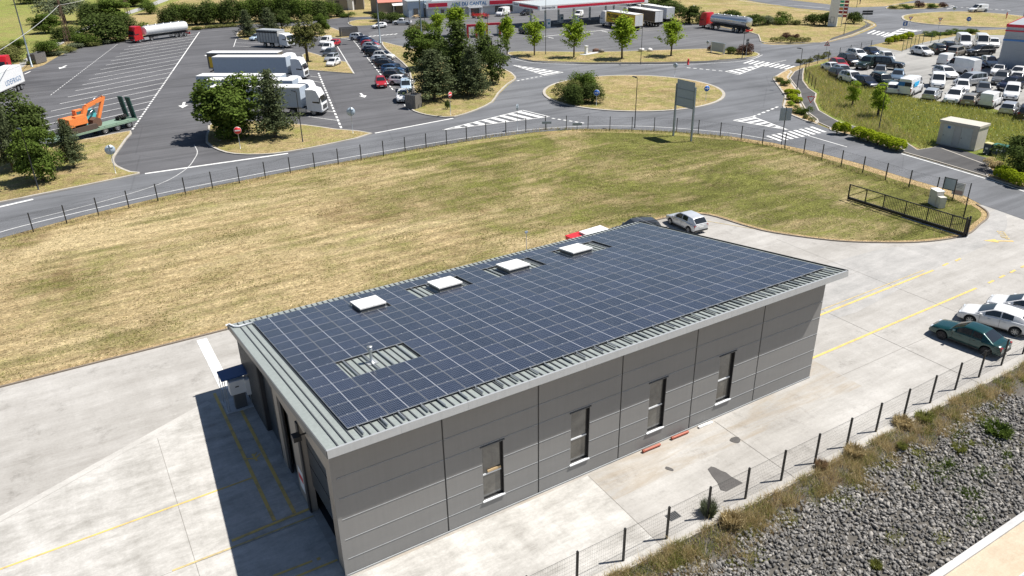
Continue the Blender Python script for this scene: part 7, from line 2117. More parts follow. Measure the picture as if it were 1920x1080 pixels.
def sign(kind, u, v, vt, label, turn=0.0, size=0.8, z=VZ, cat='road sign'):
    """sign on a post; faces the camera turned by 'turn' radians. local +x is its face"""
    P = at(u, v, z); h = height(u, v, vt, z); t = thing('road_sign', label, cat, (P.x, P.y, z), tocam(P) + turn, 'road signs on posts')
    mb = MB(); mb.tube([(0, 0, -0.1), (0, 0, h)], 0.035, 8); mb.build('post', 'galvanised', t)
    zc = h - size / 2; r = size / 2; x = 0.05
    def disc(rad, x0, x1, mat, nm, n=24, par=t):
        m_ = MB(); m_.lathe([(0, x0), (rad, x0), (rad, x1), (0, x1)], (0, 0, zc), 'X', n); return m_.build(nm, mat, par, fix=True)
    if kind == 'noentry':
        disc(r, x, x + 0.02, 'sign_white', 'plate'); f = disc(r * 0.95, x + 0.021, x + 0.026, 'sign_red', 'face'); mb = MB(); mb.box((x + 0.03, 0, zc), (0.006, r * 1.4, r * 0.35)); mb.build('bar', 'sign_white', f)
    elif kind == 'back':
        f = disc(r, x - 0.02, x, 'sign_back', 'plate'); mb = MB(); mb.box((x + 0.02, 0, zc), (0.03, 0.09, r * 2)); mb.box((x + 0.02, 0, zc + r * 0.4), (0.03, r * 1.2, 0.06)); mb.build('bracket', 'lamp_grey', f)
    elif kind == 'arrow':
        disc(r, x, x + 0.02, 'sign_white', 'plate'); f = disc(r * 0.94, x + 0.021, x + 0.026, 'sign_blue', 'face')
        mb = MB(); mb.box((x + 0.03, -r * 0.0, zc), (0.006, r * 1.3, r * 0.22)); 
        mb.add([(x + 0.031, r * 0.68, zc), (x + 0.031, r * 0.22, zc + r * 0.42), (x + 0.031, r * 0.05, zc + r * 0.36), (x + 0.031, r * 0.34, zc), (x + 0.031, r * 0.05, zc - r * 0.36), (x + 0.031, r * 0.22, zc - r * 0.42)], [(0, 1, 2, 3), (0, 3, 4, 5)]); mb.build('arrow', 'sign_white', f)
    elif kind in ('yield', 'triangle'):
        s_ = -1 if kind == 'yield' else 1
        def tri(k, x0, x1, mat, nm):
            m_ = MB(); q = [(0, s_ * r * k), (-r * 0.87 * k, -s_ * r * 0.5 * k), (r * 0.87 * k, -s_ * r * 0.5 * k)]
            m_.add([(x0, a, zc + b) for a, b in q] + [(x1, a, zc + b) for a, b in q], [(0, 1, 2), (5, 4, 3), (0, 3, 4, 1), (1, 4, 5, 2), (2, 5, 3, 0)]); return m_.build(nm, mat, t, fix=True)
        tri(1.15, x, x + 0.02, 'sign_red', 'plate'); tri(0.78, x + 0.021, x + 0.027, 'sign_white', 'face')
        if kind == 'triangle':
            mb = MB(); mb.box((x + 0.03, 0, zc - 0.05), (0.006, r * 0.4, r * 0.4)); mb.build('symbol', 'frame_black', t)
        else:
            mb = MB(); mb.box((x, 0, zc - r * 1.5), (0.02, r * 0.9, r * 0.35)); mb.build('sub_plate', 'sign_white', t)
    elif kind == 'square':
        mb = MB(); mb.box((x, 0, zc), (0.03, size, size)); f = mb.build('plate', 'sign_blue', t); mb = MB(); mb.box((x + 0.02, 0, zc), (0.006, size * 0.4, size * 0.6)); mb.build('symbol', 'sign_white', f)
    elif kind == 'panels':
        for k in range(2):
            mb = MB(); mb.box((x, 0, zc - k * 0.55), (0.05, size * 1.9, 0.45)); mb.build('plate', 'lamp_black', t)
    return t
sign('noentry', 451, 279, 237, 'no-entry sign in front of the round leafy tree', 0, 0.9); sign('noentry', 845, 216, 172, 'no-entry sign at the tip of the long island', 0.9, 0.85)
sign('back', 217, 325, 270, 'round sign seen from behind on the left verge', 0.1, 1.1); sign('back', 662, 250, 201, 'round sign seen from behind at the lorry island tip', 0.1, 1.1)
sign('yield', 1516, 216, 177, 'give-way sign by the pavement beside the curved bed', 0.1, 1.1, 0.1); sign('arrow', 1118, 198, 168, 'blue arrow sign in front of the roundabout bushes', 0, 0.9); sign('arrow', 1323, 189, 160, 'blue arrow sign at the right side of the roundabout', 0.5, 0.9)
sign('back', 1265, 143, 118, 'grey sign back on the far side of the roundabout', 0, 0.8); sign('back', 970, 243, 195, 'narrow sign on the splitter island by the fence', 1.2, 0.8); sign('triangle', 1547, 108, 77, 'triangular warning sign behind the lot fence', 0.2, 1.1, 0)
sign('yield', 1704, 52, 29, 'left give-way sign before the second roundabout', 0.2, 1.1, 0); sign('yield', 1758, 60, 31, 'right give-way sign before the second roundabout', 0.2, 1.1, 0); sign('arrow', 1814, 48, 31, 'blue arrow sign on the second roundabout', 0, 1.1, 0.14); sign('back', 1788, 24, 12, 'grey sign back on the second roundabout', 0, 0.9, 0.14)
sign('square', 1692, 72, 40, 'blue square parking sign by the lot entrance', 0.2, 0.9, 0); sign('panels', 1622, 51, 16, 'dark direction panels on a post at the verge corner', 0.3, 1.3); sign('back', 845, 156, 112, 'thin post sign at the right tip of the long island', 1.2, 0.5); sign('back', 1326, 92, 76, 'small white round sign beside the billboard', 0.0, 0.6); sign('panels', 1398, 109, 72, 'dark two-panel sign on a post near the billboard', 1.2, 0.7)
# tall sign backs
b_ = thing('direction_board', 'large grey direction board seen from behind on two posts by the fence', 'sign board', (60.3, 45.66, 0), math.pi / 2)
for x in (-1.62, 1.62):
    mb = MB(); mb.box((x, 0, 3.3), (0.16, 0.22, 6.6)); mb.build('post', 'lamp_grey', b_)
for k in range(3):
    mb = MB(); mb.box((0, 0.02, 4.0 + k * 1.05 + 0.5), (3.06, 0.05, 1.0)); mb.build('board_panel', 'panel_grey', b_)
for k in range(4):
    mb = MB(); mb.box((0, 0.06, 4.0 + k * 1.05 - 0.02), (3.06, 0.05, 0.05)); mb.build('board_rail', 'lamp_grey', b_)
P = at(1465, 272); b_ = thing('sign_post', 'dark double sign on a tall post at the fence by the zebra crossing', 'road sign', (P.x, P.y, 0), tocam(P) + 0.35)
mb = MB(); mb.tube([(0, 0, 0), (0, 0, 4.6)], 0.06, 8); mb.build('post', 'lamp_black', b_)
for y in (-0.36, 0.36):
    mb = MB(); mb.box((0.05, y, 3.75), (0.05, 0.66, 1.5)); mb.build('plate', 'panel_grey', b_)
for i, (u, v) in enumerate([(1025, 250), (1082, 253)]):
    P = at(u, v - 6); b_ = thing('low_sign', ['left', 'right'][i] + ' low grey nameplate standing by the road before the roundabout', 'sign', (P.x, P.y, 0), tocam(P) + 3.2)
    mb = MB(); mb.box((0, 0, 1.0), (0.04, 1.25, 0.32)); mb.build('plate', 'panel_grey', b_); mb = MB(); mb.box((0, 0, 0.45), (0.06, 0.06, 0.9)); mb.build('post', 'lamp_grey', b_)
P0, P1 = at(1334, 99), at(1356, 103)
b_ = thing('billboard', 'blank pale billboard standing on the station verge', 'billboard', ((P0.x + P1.x) / 2, (P0.y + P1.y) / 2, VZ), math.atan2(P1.y - P0.y, P1.x - P0.x))
mb = MB(); mb.box((0, 0, 1.2), (4.0, 0.16, 1.8)); mb.build('panel', 'panel_grey', b_)
for x in (-1.8, 1.8):
    mb = MB(); mb.box((x, 0, 0.9), (0.16, 0.2, 2.3)); mb.build('post', 'sign_white', b_)
for k, u, v, vt, w, lab in [('bush_dark', 1368, 100, 86, 26, 'green shrub right of the blank billboard'), ('bush_purple', 1398, 101, 80, 30, 'brownish spiky shrub behind the lamp post at the verge tip'), ('bush_purple', 1332, 94, 84, 14, 'reddish shrub left of the blank billboard')]:
    plant(k, u, v, vt, w, lab, 'shrub', 'shrubs round the billboard', z=VZ)
P = at(1290, 121, VZ); b_ = thing('hydrant', 'red fire hydrant on the station verge', 'hydrant', (P.x, P.y, VZ), 0)
mb = MB(); mb.lathe([(0.22, 0), (0.22, 0.1), (0.17, 0.12), (0.17, 0.85), (0.2, 0.9), (0.12, 1.05), (0, 1.1)], (0, 0, 0), 'Z', 14); mb.build('barrel', 'sign_red', b_); mb = MB(); mb.lathe([(0, -0.24), (0.08, -0.24), (0.08, 0.24), (0, 0.24)], (0, 0, 0.65), 'X', 10); mb.build('outlet', 'sign_red', b_)
P = at(1099, 101, VZ); b_ = thing('stone_post', 'white square pillar on a pale slab under the sixth young tree', 'pillar', (P.x, P.y, VZ), 0.2); mb = MB(); mb.box((0, 0, 0.75), (0.5, 0.5, 1.5)); mb.box((0, 0, 1.55), (0.65, 0.65, 0.12)); mb.build('shaft', 'sign_white', b_); mb = MB(); mb.box((1.2, -0.3, 0.02), (5.5, 1.6, 0.05)); mb.build('slab', 'fresh_concrete', b_)
for i, (u, v, s_, c) in enumerate([(1117, 97, 0.75, 'rust_brown'), (1127, 98, 0.7, 'store_grey'), (1202, 96, 0.7, 'notice_white'), (1218, 96, 0.65, 'notice_white')]):
    P = at(u, v, VZ); r = np.random.default_rng(60 + i); me = npmesh('boulder', icoV * r.uniform(0.8, 1.1, (12, 1)) * np.array([1.2, 0.9, 0.7]) * s_, icoF, c); o = obj('boulder', me, None, (P.x, P.y, VZ + s_ * 0.4)); tag(o, ['brown boulder left of its dark twin on the station verge', 'dark boulder right of the brown one on the station verge', 'white boulder right of the seventh young tree', 'white boulder nearest the eighth young tree'][i], 'boulder', 'boulders on the station verge')
# pylons with a cable in the pasture
plain('rusty_steel', (0.12, 0.075, 0.05), 0.8); plain('cable_grey', (0.45, 0.45, 0.44), 0.6)
tops = []
for (u, v, h, lab) in [(129, 82, 10.0, 'rusty lattice power pylon beside the lane'), (240, 27, 10.0, 'rusty lattice power pylon farther up the lane')]:
    P = at(u, v); t = thing('power_pylon', lab, 'pylon', (P.x, P.y, 0), 0.6, 'lattice pylons'); 
    for k, (sx, sy) in enumerate(((1, 1), (1, -1), (-1, -1), (-1, 1))):
        mb = MB(); mb.bar((sx * 0.55, sy * 0.55, 0), (sx * 0.12, sy * 0.12, h), 0.10); mb.build('leg', 'rusty_steel', t)
    mb = MB()
    for q in range(9):
        f0, f1 = q / 9, (q + 1) / 9; w0, w1 = 0.55 - 0.43 * f0, 0.55 - 0.43 * f1
        for (ax, ay, bx_, by) in ((1, 1, 1, -1), (1, -1, -1, -1), (-1, -1, -1, 1), (-1, 1, 1, 1)):
            mb.bar((ax * w0, ay * w0, f0 * h), (bx_ * w1, by * w1, f1 * h), 0.05)
    mb.build('lattice', 'rusty_steel', t); mb = MB(); mb.bar((-1.6, 0, h * 0.86), (1.6, 0, h * 0.86), 0.1); mb.build('cross_arm', 'rusty_steel', t); tops.append(Vector((P.x, P.y, h * 0.88)))
d_ = tops[1] - tops[0]; pth = [tops[0] + d_ * f - Vector((0, 0, 3.2 * f * (1 - f))) for f in [k / 12 for k in range(13)]]
mb = MB(); mb.tube(pth, 0.05, 5); o = mb.build('power_cable', 'cable_grey'); tag(o, 'sagging pale power cable between the two pylons', 'cable')
e_ = at(-10, 100, 9); pth = [tops[0].lerp(e_, f) - Vector((0, 0, 2.0 * f * (1 - f))) for f in [k / 8 for k in range(9)]]
mb = MB(); mb.tube(pth, 0.05, 5); o = mb.build('power_cable', 'cable_grey'); tag(o, 'pale power cable leaving the nearer pylon to the left', 'cable')

# ================================================================ buildings
plain('render_white', (0.66, 0.67, 0.68), 0.7); plain('render_blue', (0.48, 0.57, 0.66), 0.6); plain('brand_red', (0.58, 0.012, 0.045), 0.4); plain('roof_tile', (0.50, 0.19, 0.14), 0.8); plain('stone_wall', (0.26, 0.235, 0.20), 0.9); plain('canopy_roof', (0.40, 0.44, 0.45), 0.6); plain('soffit', (0.55, 0.56, 0.57), 0.6); plain('letter_dark', (0.10, 0.11, 0.13), 0.5)
# fuel canopy
A, B, D = at(1012, 20, 4.6), at(1215, 5, 4.6), at(951, 14, 4.6)
ax_ = (B - A); ax_.z = 0; LC = ax_.length; an = math.atan2(ax_.y, ax_.x); DC = 14.5
cn = thing('fuel_canopy', 'long white and red fuel station canopy on slim columns', 'canopy', (A.x, A.y, 0), an)
mb = MB(); mb.span((0.1, 0.1, 5.35), (LC - 0.1, DC - 0.1, 5.42)); mb.build('roof', 'canopy_roof', cn); mb = MB(); mb.span((0.1, 0.1, 4.62), (LC - 0.1, DC - 0.1, 4.70)); mb.build('soffit', 'soffit', cn)
for (a, b) in (((0, 0), (LC, 0.12)), ((0, DC - 0.12), (LC, DC)), ((0, 0.121), (0.12, DC - 0.121)), ((LC - 0.12, 0.121), (LC, DC - 0.121))):
    mb = MB(); mb.span((a[0], a[1], 4.6), (b[0], b[1], 5.75)); mb.build('fascia', 'sign_white', cn)
mb = MB(); mb.span((5.2, -0.03, 4.86), (LC - 1.2, -0.001, 5.46)); mb.build('red_band', 'brand_red', cn); mb = MB(); mb.span((-0.03, 1.0, 4.86), (-0.001, DC - 3.8, 5.46)); mb.build('red_band', 'brand_red', cn)
me = text_mesh('Intermarché', 0.78, 'letter_dark', 0.004, 0.008); o = obj('lettering', me, cn, (2.6, -0.02, 5.2)); o.rotation_euler = (math.pi / 2, 0, 0); me2 = me.copy(); o = obj('lettering', me2, cn, (-0.02, DC - 1.9, 5.2)); o.rotation_euler = (math.pi / 2, 0, -math.pi / 2); o.scale = (0.6, 0.6, 0.8)
for x in (3.5, LC * 0.36, LC * 0.66, LC - 3.5):
    for y in (3.2, DC - 3.6):
        mb = MB(); mb.span((x - 0.2, y - 0.2, 0.0), (x + 0.2, y + 0.2, 4.62)); mb.build('column', 'sign_white', cn)
Mc = Matrix.Translation((A.x, A.y, 0)) @ Matrix.Rotation(an, 4, 'Z')
plain('screen_teal', (0.02, 0.20, 0.24), 0.3)
for i, (x, y, lab) in enumerate([(3.5, 1.6, 'fuel pump at the left end column'), (LC * 0.36, 1.6, 'fuel pump second from the left under the canopy'), (LC * 0.66, 1.6, 'fuel pump beside the yellow lorry'), (LC * 0.36, DC - 5.2, 'fuel pump on the back island of the canopy')]):
    t = thing('fuel_pump', lab, 'fuel pump', Mc @ Vector((x, y, 0.014)), an, 'pumps under the canopy'); mb = MB(); mb.box((0, 0, 0.95), (1.0, 0.55, 1.9)); mb.build('housing', 'sign_white', t); mb = MB(); mb.box((0, -0.28, 1.2), (0.6, 0.02, 0.5)); mb.build('display', 'screen_teal', t); mb = MB(); mb.box((0, 0, 2.05), (1.0, 0.4, 0.28)); mb.build('top_sign', 'render_blue', t); mb = MB(); mb.span((-2.2, -0.7, 0), (2.2, 0.7, 0.12)); mb.build('pump_island', 'fresh_concrete', t)
# shop
S0, S1 = at(802, 33), at(962, 25); an2 = math.atan2(S1.y - S0.y, S1.x - S0.x); LS = (S1 - S0).length + 6
sh = thing('station_shop', 'low white station shop with a red banded fascia and lettering', 'shop', (S0.x, S0.y, 0), an2)
mb = MB(); mb.span((0, 0, 0), (LS, 12, 3.6)); mb.build('wall', 'render_white', sh); mb = MB(); mb.span((-0.4, -0.9, 3.45), (LS + 0.4, 12.3, 3.7)); mb.build('roof', 'canopy_roof', sh)
mb = MB(); mb.span((-0.4, -1.05, 2.5), (LS + 0.4, -0.901, 4.5)); mb.build('fascia', 'sign_white', sh)
mb = MB(); mb.span((0.2, -1.09, 2.9), (5.8, -1.052, 3.95)); mb.build('red_band', 'brand_red', sh); mb = MB(); mb.span((18.6, -1.09, 2.9), (LS + 0.2, -1.052, 3.95)); mb.build('red_band', 'brand_red', sh)
me = text_mesh('AIRE DU CANTAL', 1.35, 'letter_blue', 0.01, 0.02); o = obj('lettering', me, sh, (12.4, -1.07, 3.42)); o.rotation_euler = (math.pi / 2, 0, 0)
for x, w_, z0, z1 in [(4.0, 1.0, 1.0, 2.0), (5.8, 0.8, 1.0, 2.0), (9.5, 1.2, 0.9, 2.2), (20.5, 3.0, 0.6, 2.6), (24.0, 2.0, 0.6, 2.6)]:
    mb = MB(); mb.span((x, -0.06, z0), (x + w_, -0.001, z1)); W_ = mb.build('window', 'frame_black', sh); mb = MB(); mb.span((x + 0.06, -0.075, z0 + 0.06), (x + w_ - 0.06, -0.061, z1 - 0.06)); mb.build('pane', 'window_glass', W_)
mb = MB(); mb.span((12.0, -1.9, 0), (12.6, -1.2, 2.2)); mb.span((15.6, -1.9, 0), (16.2, -1.2, 2.2)); mb.span((12.0, -2.0, 2.2), (16.2, -1.2, 2.45)); mb.build('porch', 'render_white', sh)
mb = MB(); mb.span((12.7, -0.08, 0), (15.5, -0.001, 2.7)); mb.build('entrance_door', 'window_glass', sh)
wg = thing('shop_annex', 'pale blue annex at the left end of the station shop', 'annex', (at(766, 33).x, at(766, 33).y, 0), an2)
mb = MB(); mb.span((0, 0, 0), (7.0, 9, 4.3)); mb.build('wall', 'render_blue', wg); mb = MB(); mb.span((-0.2, -0.2, 4.3), (7.2, 9.2, 4.5)); mb.build('roof', 'canopy_roof', wg)
for x in (1.6, 4.6):
    mb = MB(); mb.span((x, -0.06, 0.1), (x + 1.4, -0.001, 2.4)); W_ = mb.build('window', 'frame_black', wg); mb = MB(); mb.span((x + 0.1, -0.075, 0.2), (x + 1.3, -0.061, 2.3)); mb.build('pane', 'window_glass', W_)
for i, (u, v) in enumerate([(889, 34), (898, 35), (906, 33), (912, 35)]):
    P = at(u, v); t = thing('flower_tub', ['leftmost', 'second', 'third', 'rightmost'][i] + ' red flower tub by the shop entrance', 'planter', (P.x, P.y, 0.014), 0, 'flower tubs by the shop'); mb = MB(); mb.lathe([(0.5, 0), (0.65, 0.6), (0.55, 0.62), (0, 0.55)], (0, 0, 0), 'Z', 12); mb.build('tub', 'store_grey', t)
    r = np.random.default_rng(90 + i); pts_ = r.normal(size=(220, 3)) * np.array([0.45, 0.45, 0.25]) + np.array([0, 0, 0.85]); V_, F_ = leaves(pts_, 0.22, r); obj('flowers', npmesh('flowers', V_, F_, 'flower_red'), t)
# red car-wash frames
for i, (u, v, w_) in enumerate([(876, 72, 20), (912, 69, 28)]):
    P = at(u, v); L_ = w_ / pxm(u, v) ; t = thing('wash_bay', ['left', 'right'][i] + ' red car wash bay frame among the young trees', 'car wash', (P.x, P.y, 0.014), an2 - 0.1, 'car wash bays')
    mb = MB(); mb.span((0, 0, 0), (0.45, 0.45, 3.1)); mb.build('frame_post', 'brand_red', t); mb = MB(); mb.span((L_ - 0.45, 0, 0), (L_, 0.45, 3.1)); mb.build('frame_post', 'brand_red', t); mb = MB(); mb.span((0.451, 0, 2.6), (L_ - 0.451, 0.45, 3.1)); mb.build('frame_beam', 'brand_red', t)
    mb = MB(); mb.span((0.0, 0.6, 0), (0.12, 5.0, 2.4)); mb.span((L_ - 0.12, 0.6, 0), (L_, 5.0, 2.4)); mb.build('side_screen', 'panel_grey', t)
# houses
def house(name, label, u, v, L_, W_, h, rz, wallm, roofm, ridge=1.8, wins=((1.5, 1.0, 1.2, 1.3),)):
    P = at(u, v); t = thing(name, label, 'house', (P.x, P.y, 0), rz)
    mb = MB(); prof = [(0, 0), (W_, 0), (W_, h), (W_ / 2, h + ridge), (0, h)]
    vs = [(0, p[0], p[1]) for p in prof] + [(L_, p[0], p[1]) for p in prof]; mb.add(vs, [(0, 1, 2, 3, 4), (9, 8, 7, 6, 5), (0, 4, 9, 5), (1, 6, 7, 2), (0, 5, 6, 1)]); mb.build('wall', wallm, t, fix=True)
    for sg in (0, 1):
        mb = MB(); y0, y1 = (-0.4, W_ / 2) if sg == 0 else (W_ + 0.4, W_ / 2); z0 = h - 0.4 * ridge / (W_ / 2); 
        mb.add([(-0.4, y0, z0 + 0.03), (L_ + 0.4, y0, z0 + 0.03), (L_ + 0.4, y1, h + ridge + 0.03), (-0.4, y1, h + ridge + 0.03), (-0.4, y0, z0 + 0.18), (L_ + 0.4, y0, z0 + 0.18), (L_ + 0.4, y1, h + ridge + 0.18), (-0.4, y1, h + ridge + 0.18)], [(0, 1, 2, 3), (4, 5, 6, 7), (0, 4, 5, 1), (1, 5, 6, 2), (2, 6, 7, 3), (3, 7, 4, 0)]); mb.build('roof_slope', roofm, t, fix=True)
    for (x, z, w2, h2) in wins:
        mb = MB(); mb.span((x, -0.06, z), (x + w2, -0.001, z + h2)); q = mb.build('window', 'frame_black', t); mb = MB(); mb.span((x + 0.08, -0.08, z + 0.08), (x + w2 - 0.08, -0.061, z + h2 - 0.08)); mb.build('pane', 'window_glass', q)
    return t
house('house', 'red roofed stone house beside the station shop', 712, 27, 14, 10, 3.4, an2 + 0.12, 'stone_wall', 'roof_tile', 2.6, ((4, 0.9, 1.2, 1.2), (9, 0.9, 1.2, 1.2)))
house('house', 'grey house with a shuttered window at the top left of the station', 612, 20, 12, 9, 4.2, an2 - 0.15, 'stone_wall', 'roof_tile', 2.5, ((3, 1.6, 1.3, 1.3), (8.2, 1.6, 1.3, 1.3)))
house('house', 'white gabled house at the top picture edge', 662, 19, 6, 8, 3.6, an2 + 0.9, 'render_white', 'roof_tile', 2.2, ((2, 1.2, 1.2, 1.2),))
P = at(738, 27); t = thing('lean_to', 'white lean-to canopy in front of the red roofed house', 'canopy', (P.x, P.y, 0), an2); mb = MB(); mb.add([(0, 0, 2.4), (7, 0, 2.4), (7, 4, 3.2), (0, 4, 3.2), (0, 0, 2.5), (7, 0, 2.5), (7, 4, 3.3), (0, 4, 3.3)], [(3, 2, 1, 0), (4, 5, 6, 7), (0, 1, 5, 4), (1, 2, 6, 5), (2, 3, 7, 6), (3, 0, 4, 7)]); mb.build('sheet', 'sign_white', t)
for x in (0.2, 6.8):
    mb = MB(); mb.bar((x, 0.1, 0), (x, 0.1, 2.4), 0.14); mb.build('post', 'render_white', t)
P = at(776, 33); t = thing('picnic_table', 'wooden picnic table left of the shop annex', 'table', (P.x, P.y - 1.5, 0), 0.4); mb = MB(); mb.box((0, 0, 0.75), (2.0, 0.8, 0.08)); mb.build('table_top', 'timber', t)
for y in (-0.75, 0.75):
    mb = MB(); mb.box((0, y, 0.45), (2.0, 0.3, 0.06)); mb.build('bench', 'timber', t)
for x in (-0.7, 0.7):
    mb = MB(); mb.bar((x, -0.7, 0), (x, 0.0, 0.75), 0.08); mb.bar((x, 0.7, 0), (x, 0.0, 0.75), 0.08); mb.build('leg_frame', 'timber', t)
# shed with stripes at the right
s0 = at(1867, 134); sd = thing('striped_shed', 'tall ribbed metal shed with red and blue stripes at the right edge', 'shed', (s0.x, s0.y, 0), -1.275)
metal_sheet('shed_ribbed', (0.36, 0.385, 0.42), 0.5); plain('stripe_blue', (0.05, 0.18, 0.46), 0.4)
mb = MB(); mb.span((0, 0, 0), (32, 24, 7.8)); mb.build('wall', 'shed_ribbed', sd)
for k in range(24):
    mb = MB(); mb.span((-0.05, -0.05, 0.15 + k * 0.25), (32, 0.001, 0.27 + k * 0.25)); mb.build('rib', 'shed_ribbed', sd)
    mb = MB(); mb.span((-0.05, 0.002, 0.15 + k * 0.25), (0.001, 24, 0.27 + k * 0.25)); mb.build('rib', 'shed_ribbed', sd)
for z0, z1, c in ((7.45, 7.9, 'brand_red'), (6.75, 6.95, 'brand_red'), (5.2, 5.5, 'stripe_blue')):
    mb = MB(); mb.span((-0.09, -0.09, z0), (32, -0.051, z1)); mb.build('stripe', c, sd); mb = MB(); mb.span((-0.09, -0.05, z0), (-0.051, 24, z1)); mb.build('stripe', c, sd)
mb = MB(); mb.span((0.3, 0.3, 7.8), (31.7, 23.7, 7.84)); mb.build('roof', 'fascia_grey', sd)
# price totem
P = at(1560, 49, VZ); tt = thing('price_totem', 'white fuel price totem with coloured rows at the roadside', 'price sign', (P.x, P.y, VZ), tocam(P) - 0.15 + math.pi / 2)
mb = MB(); mb.box((0, 0, 4.2), (2.1, 0.7, 8.4)); mb.build('column', 'sign_white', tt); mb = MB(); mb.box((-0.1, -0.36, 1.5), (0.9, 0.02, 1.5)); mb.build('poster', 'print_grey', tt); mb = MB(); mb.box((-0.1, -0.375, 1.5), (0.7, 0.01, 1.3)); mb.build('poster_face', 'sign_white', tt)
mb = MB(); mb.box((2.1, 0, 2.6), (0.12, 0.3, 5.2)); mb.build('price_mast', 'lamp_grey', tt)
plain('price_green', (0.03, 0.36, 0.22), 0.4); plain('price_orange', (0.70, 0.28, 0.08), 0.4); plain('price_board', (0.30, 0.03, 0.03), 0.4)
for k, c in enumerate(['render_blue', 'price_board', 'price_orange', 'price_green', 'price_green', 'sign_white']):
    mb = MB(); mb.box((2.1, -0.1, 2.55 + k * 0.82), (2.1, 0.25, 0.66)); row = mb.build('price_row', 'sign_white', tt)
    mb = MB(); mb.box((1.55, -0.235, 2.55 + k * 0.82), (0.85, 0.02, 0.55)); mb.build('fuel_label', c, row); mb = MB(); mb.box((2.6, -0.235, 2.55 + k * 0.82), (0.85, 0.02, 0.55)); mb.build('price_display', 'price_board', row)
# people far away
plain('cloth_dark', (0.03, 0.03, 0.04), 0.8); plain('cloth_pink', (0.55, 0.16, 0.14), 0.8); plain('skin', (0.50, 0.30, 0.21), 0.6)
def person(u, v, label, top, low):
    P = at(u, v); t = thing('person', label, 'person', (P.x, P.y, 0.02), tocam(P) + 1.2)
    jv = [(0, 0, 0.95), (0, 0, 1.2), (0, 0, 1.45), (0, 0, 1.56), (0, 0, 1.66), (0, -.18, 1.42), (0.03, -.24, 1.15), (0.1, -.24, 0.92), (0, .18, 1.42), (-0.03, .24, 1.15), (-0.02, .25, 0.92), (0, -.1, 0.9), (0.12, -.1, 0.5), (0.1, -.1, 0.08), (0.25, -.1, 0.04), (0, .1, 0.9), (-0.08, .1, 0.5), (-0.15, .1, 0.08), (-0.02, .1, 0.04)]
    ed = [(0, 1), (1, 2), (2, 3), (3, 4), (2, 5), (5, 6), (6, 7), (2, 8), (8, 9), (9, 10), (0, 11), (11, 12), (12, 13), (13, 14), (0, 15), (15, 16), (16, 17), (17, 18)]
    rad = [.15, .14, .15, .06, .10, .06, .05, .035, .06, .05, .035, .1, .07, .05, .045, .1, .07, .05, .045]
    me = bpy.data.meshes.new('body'); me.from_pydata(jv, ed, []); o = obj('body', me, t); md = o.modifiers.new('skin', 'SKIN')
    for i, sv in enumerate(me.skin_vertices[0].data): sv.radius = (rad[i], rad[i]); sv.use_root = (i == 0)
    s2 = o.modifiers.new('sub', 'SUBSURF'); s2.levels = 2; s2.render_levels = 2
    me.materials.append(MATS[low])
    mb = MB(); mb.lathe([(0.16, 0.88), (0.19, 1.0), (0.185, 1.2), (0.20, 1.38), (0.12, 1.5), (0.07, 1.52)], (0, 0, 0), 'Z', 14); mb.build('shirt', top, t)
    mb = MB(); mb.lathe([(0.0, 1.55), (0.085, 1.58), (0.105, 1.67), (0.09, 1.75), (0.0, 1.8)], (0, 0, 0), 'Z', 14); mb.build('head', 'skin', t)
    mb = MB(); mb.lathe([(0.108, 1.68), (0.1, 1.75), (0.05, 1.815), (0.0, 1.82)], (-0.01, 0, 0), 'Z', 14); mb.build('hair', 'cloth_dark', t)
person(1612, 8, 'person in dark clothes walking on the far verge above the totem', 'cloth_dark', 'cloth_dark'); person(1886, 36, 'person in a pink top standing on the second roundabout', 'cloth_pink', 'cloth_pink')
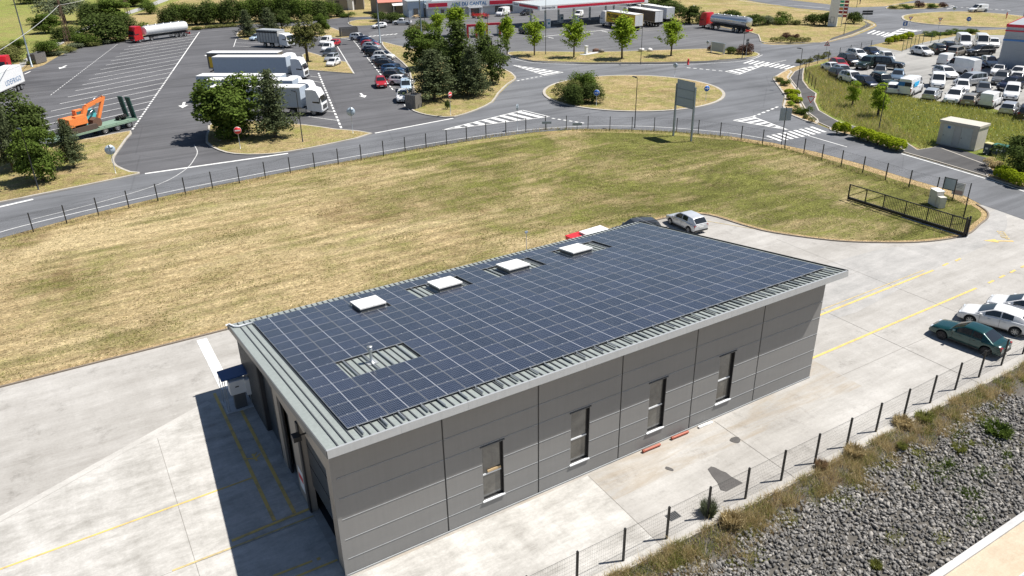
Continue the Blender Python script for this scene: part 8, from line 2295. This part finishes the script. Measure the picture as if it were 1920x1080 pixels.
# things behind the far edge of the solar roof
P = at(1080, 446, 0.85); t = thing('storage_crate', 'red plastic crate beyond the far edge of the solar roof', 'crate', (P.x, P.y, 0.01), 0.1); mb = MB(); mb.box((0, 0, 0.5), (1.4, 1.0, 1.0), top=(1.03, 1.03)); mb.build('crate_body', 'sign_red', t); mb = MB(); mb.box((0, 0, 1.04), (1.5, 1.1, 0.07)); mb.build('lid', 'sign_red', t)
P = at(1115, 437, 1.05); t = thing('storage_chest', 'white chest beyond the far edge of the solar roof', 'chest', (P.x, P.y, 0.01), 0.08); mb = MB(); mb.box((0, 0, 0.6), (2.3, 1.2, 1.2)); mb.build('chest_body', 'cabinet_white', t); mb = MB(); mb.box((0, 0, 1.24), (2.4, 1.3, 0.08)); mb.build('lid', 'lid_white', t)
P = at(987, 462, 1.0); t = thing('yard_post', 'slim grey post sticking up behind the roof edge', 'post', (P.x, P.y, 0.0), 0); mb = MB(); mb.tube([(0, 0, 0), (0, 0, 2.2)], 0.03, 8); mb.build('shaft', 'galvanised', t); mb = MB(); mb.box((0, 0, 2.25), (0.25, 0.1, 0.16)); mb.build('head', 'panel_grey', t)
# drain grate and corner barrier
P = at(1262, 968); t = thing('drain_grate', 'iron drain grate at the yard edge by the fence', 'drain', (P.x, P.y, 0.02), 0)
for k in range(6):
    mb = MB(); mb.box((-0.25 + k * 0.1, 0, 0.01), (0.04, 0.4, 0.02)); mb.build('grate_bar', 'joint_dark', t)
mb = MB(); mb.span((-0.32, -0.22, -0.006), (0.32, 0.22, 0.0)); mb.build('frame', 'trim_dark', t)
p_ = at(1905, 1072, BANK_Z + 0.8); t = thing('white_barrier', 'white metal barrier at the lower right picture corner', 'barrier', (p_.x, p_.y - 0.2, BANK_Z), 0.0)
mb = MB(); mb.span((-6, -0.8, 0.55), (25, 0.0, 0.8)); mb.build('beam', 'sign_white', t); mb = MB(); mb.span((-6, -0.801, 0.62), (25, -0.05, 0.805)); mb.build('beam_cap', 'fascia_grey', t)
for k in range(8):
    mb = MB(); mb.box((-5 + k * 4, -0.4, 0.27), (0.15, 0.15, 0.56)); mb.build('post', 'galvanised', t)
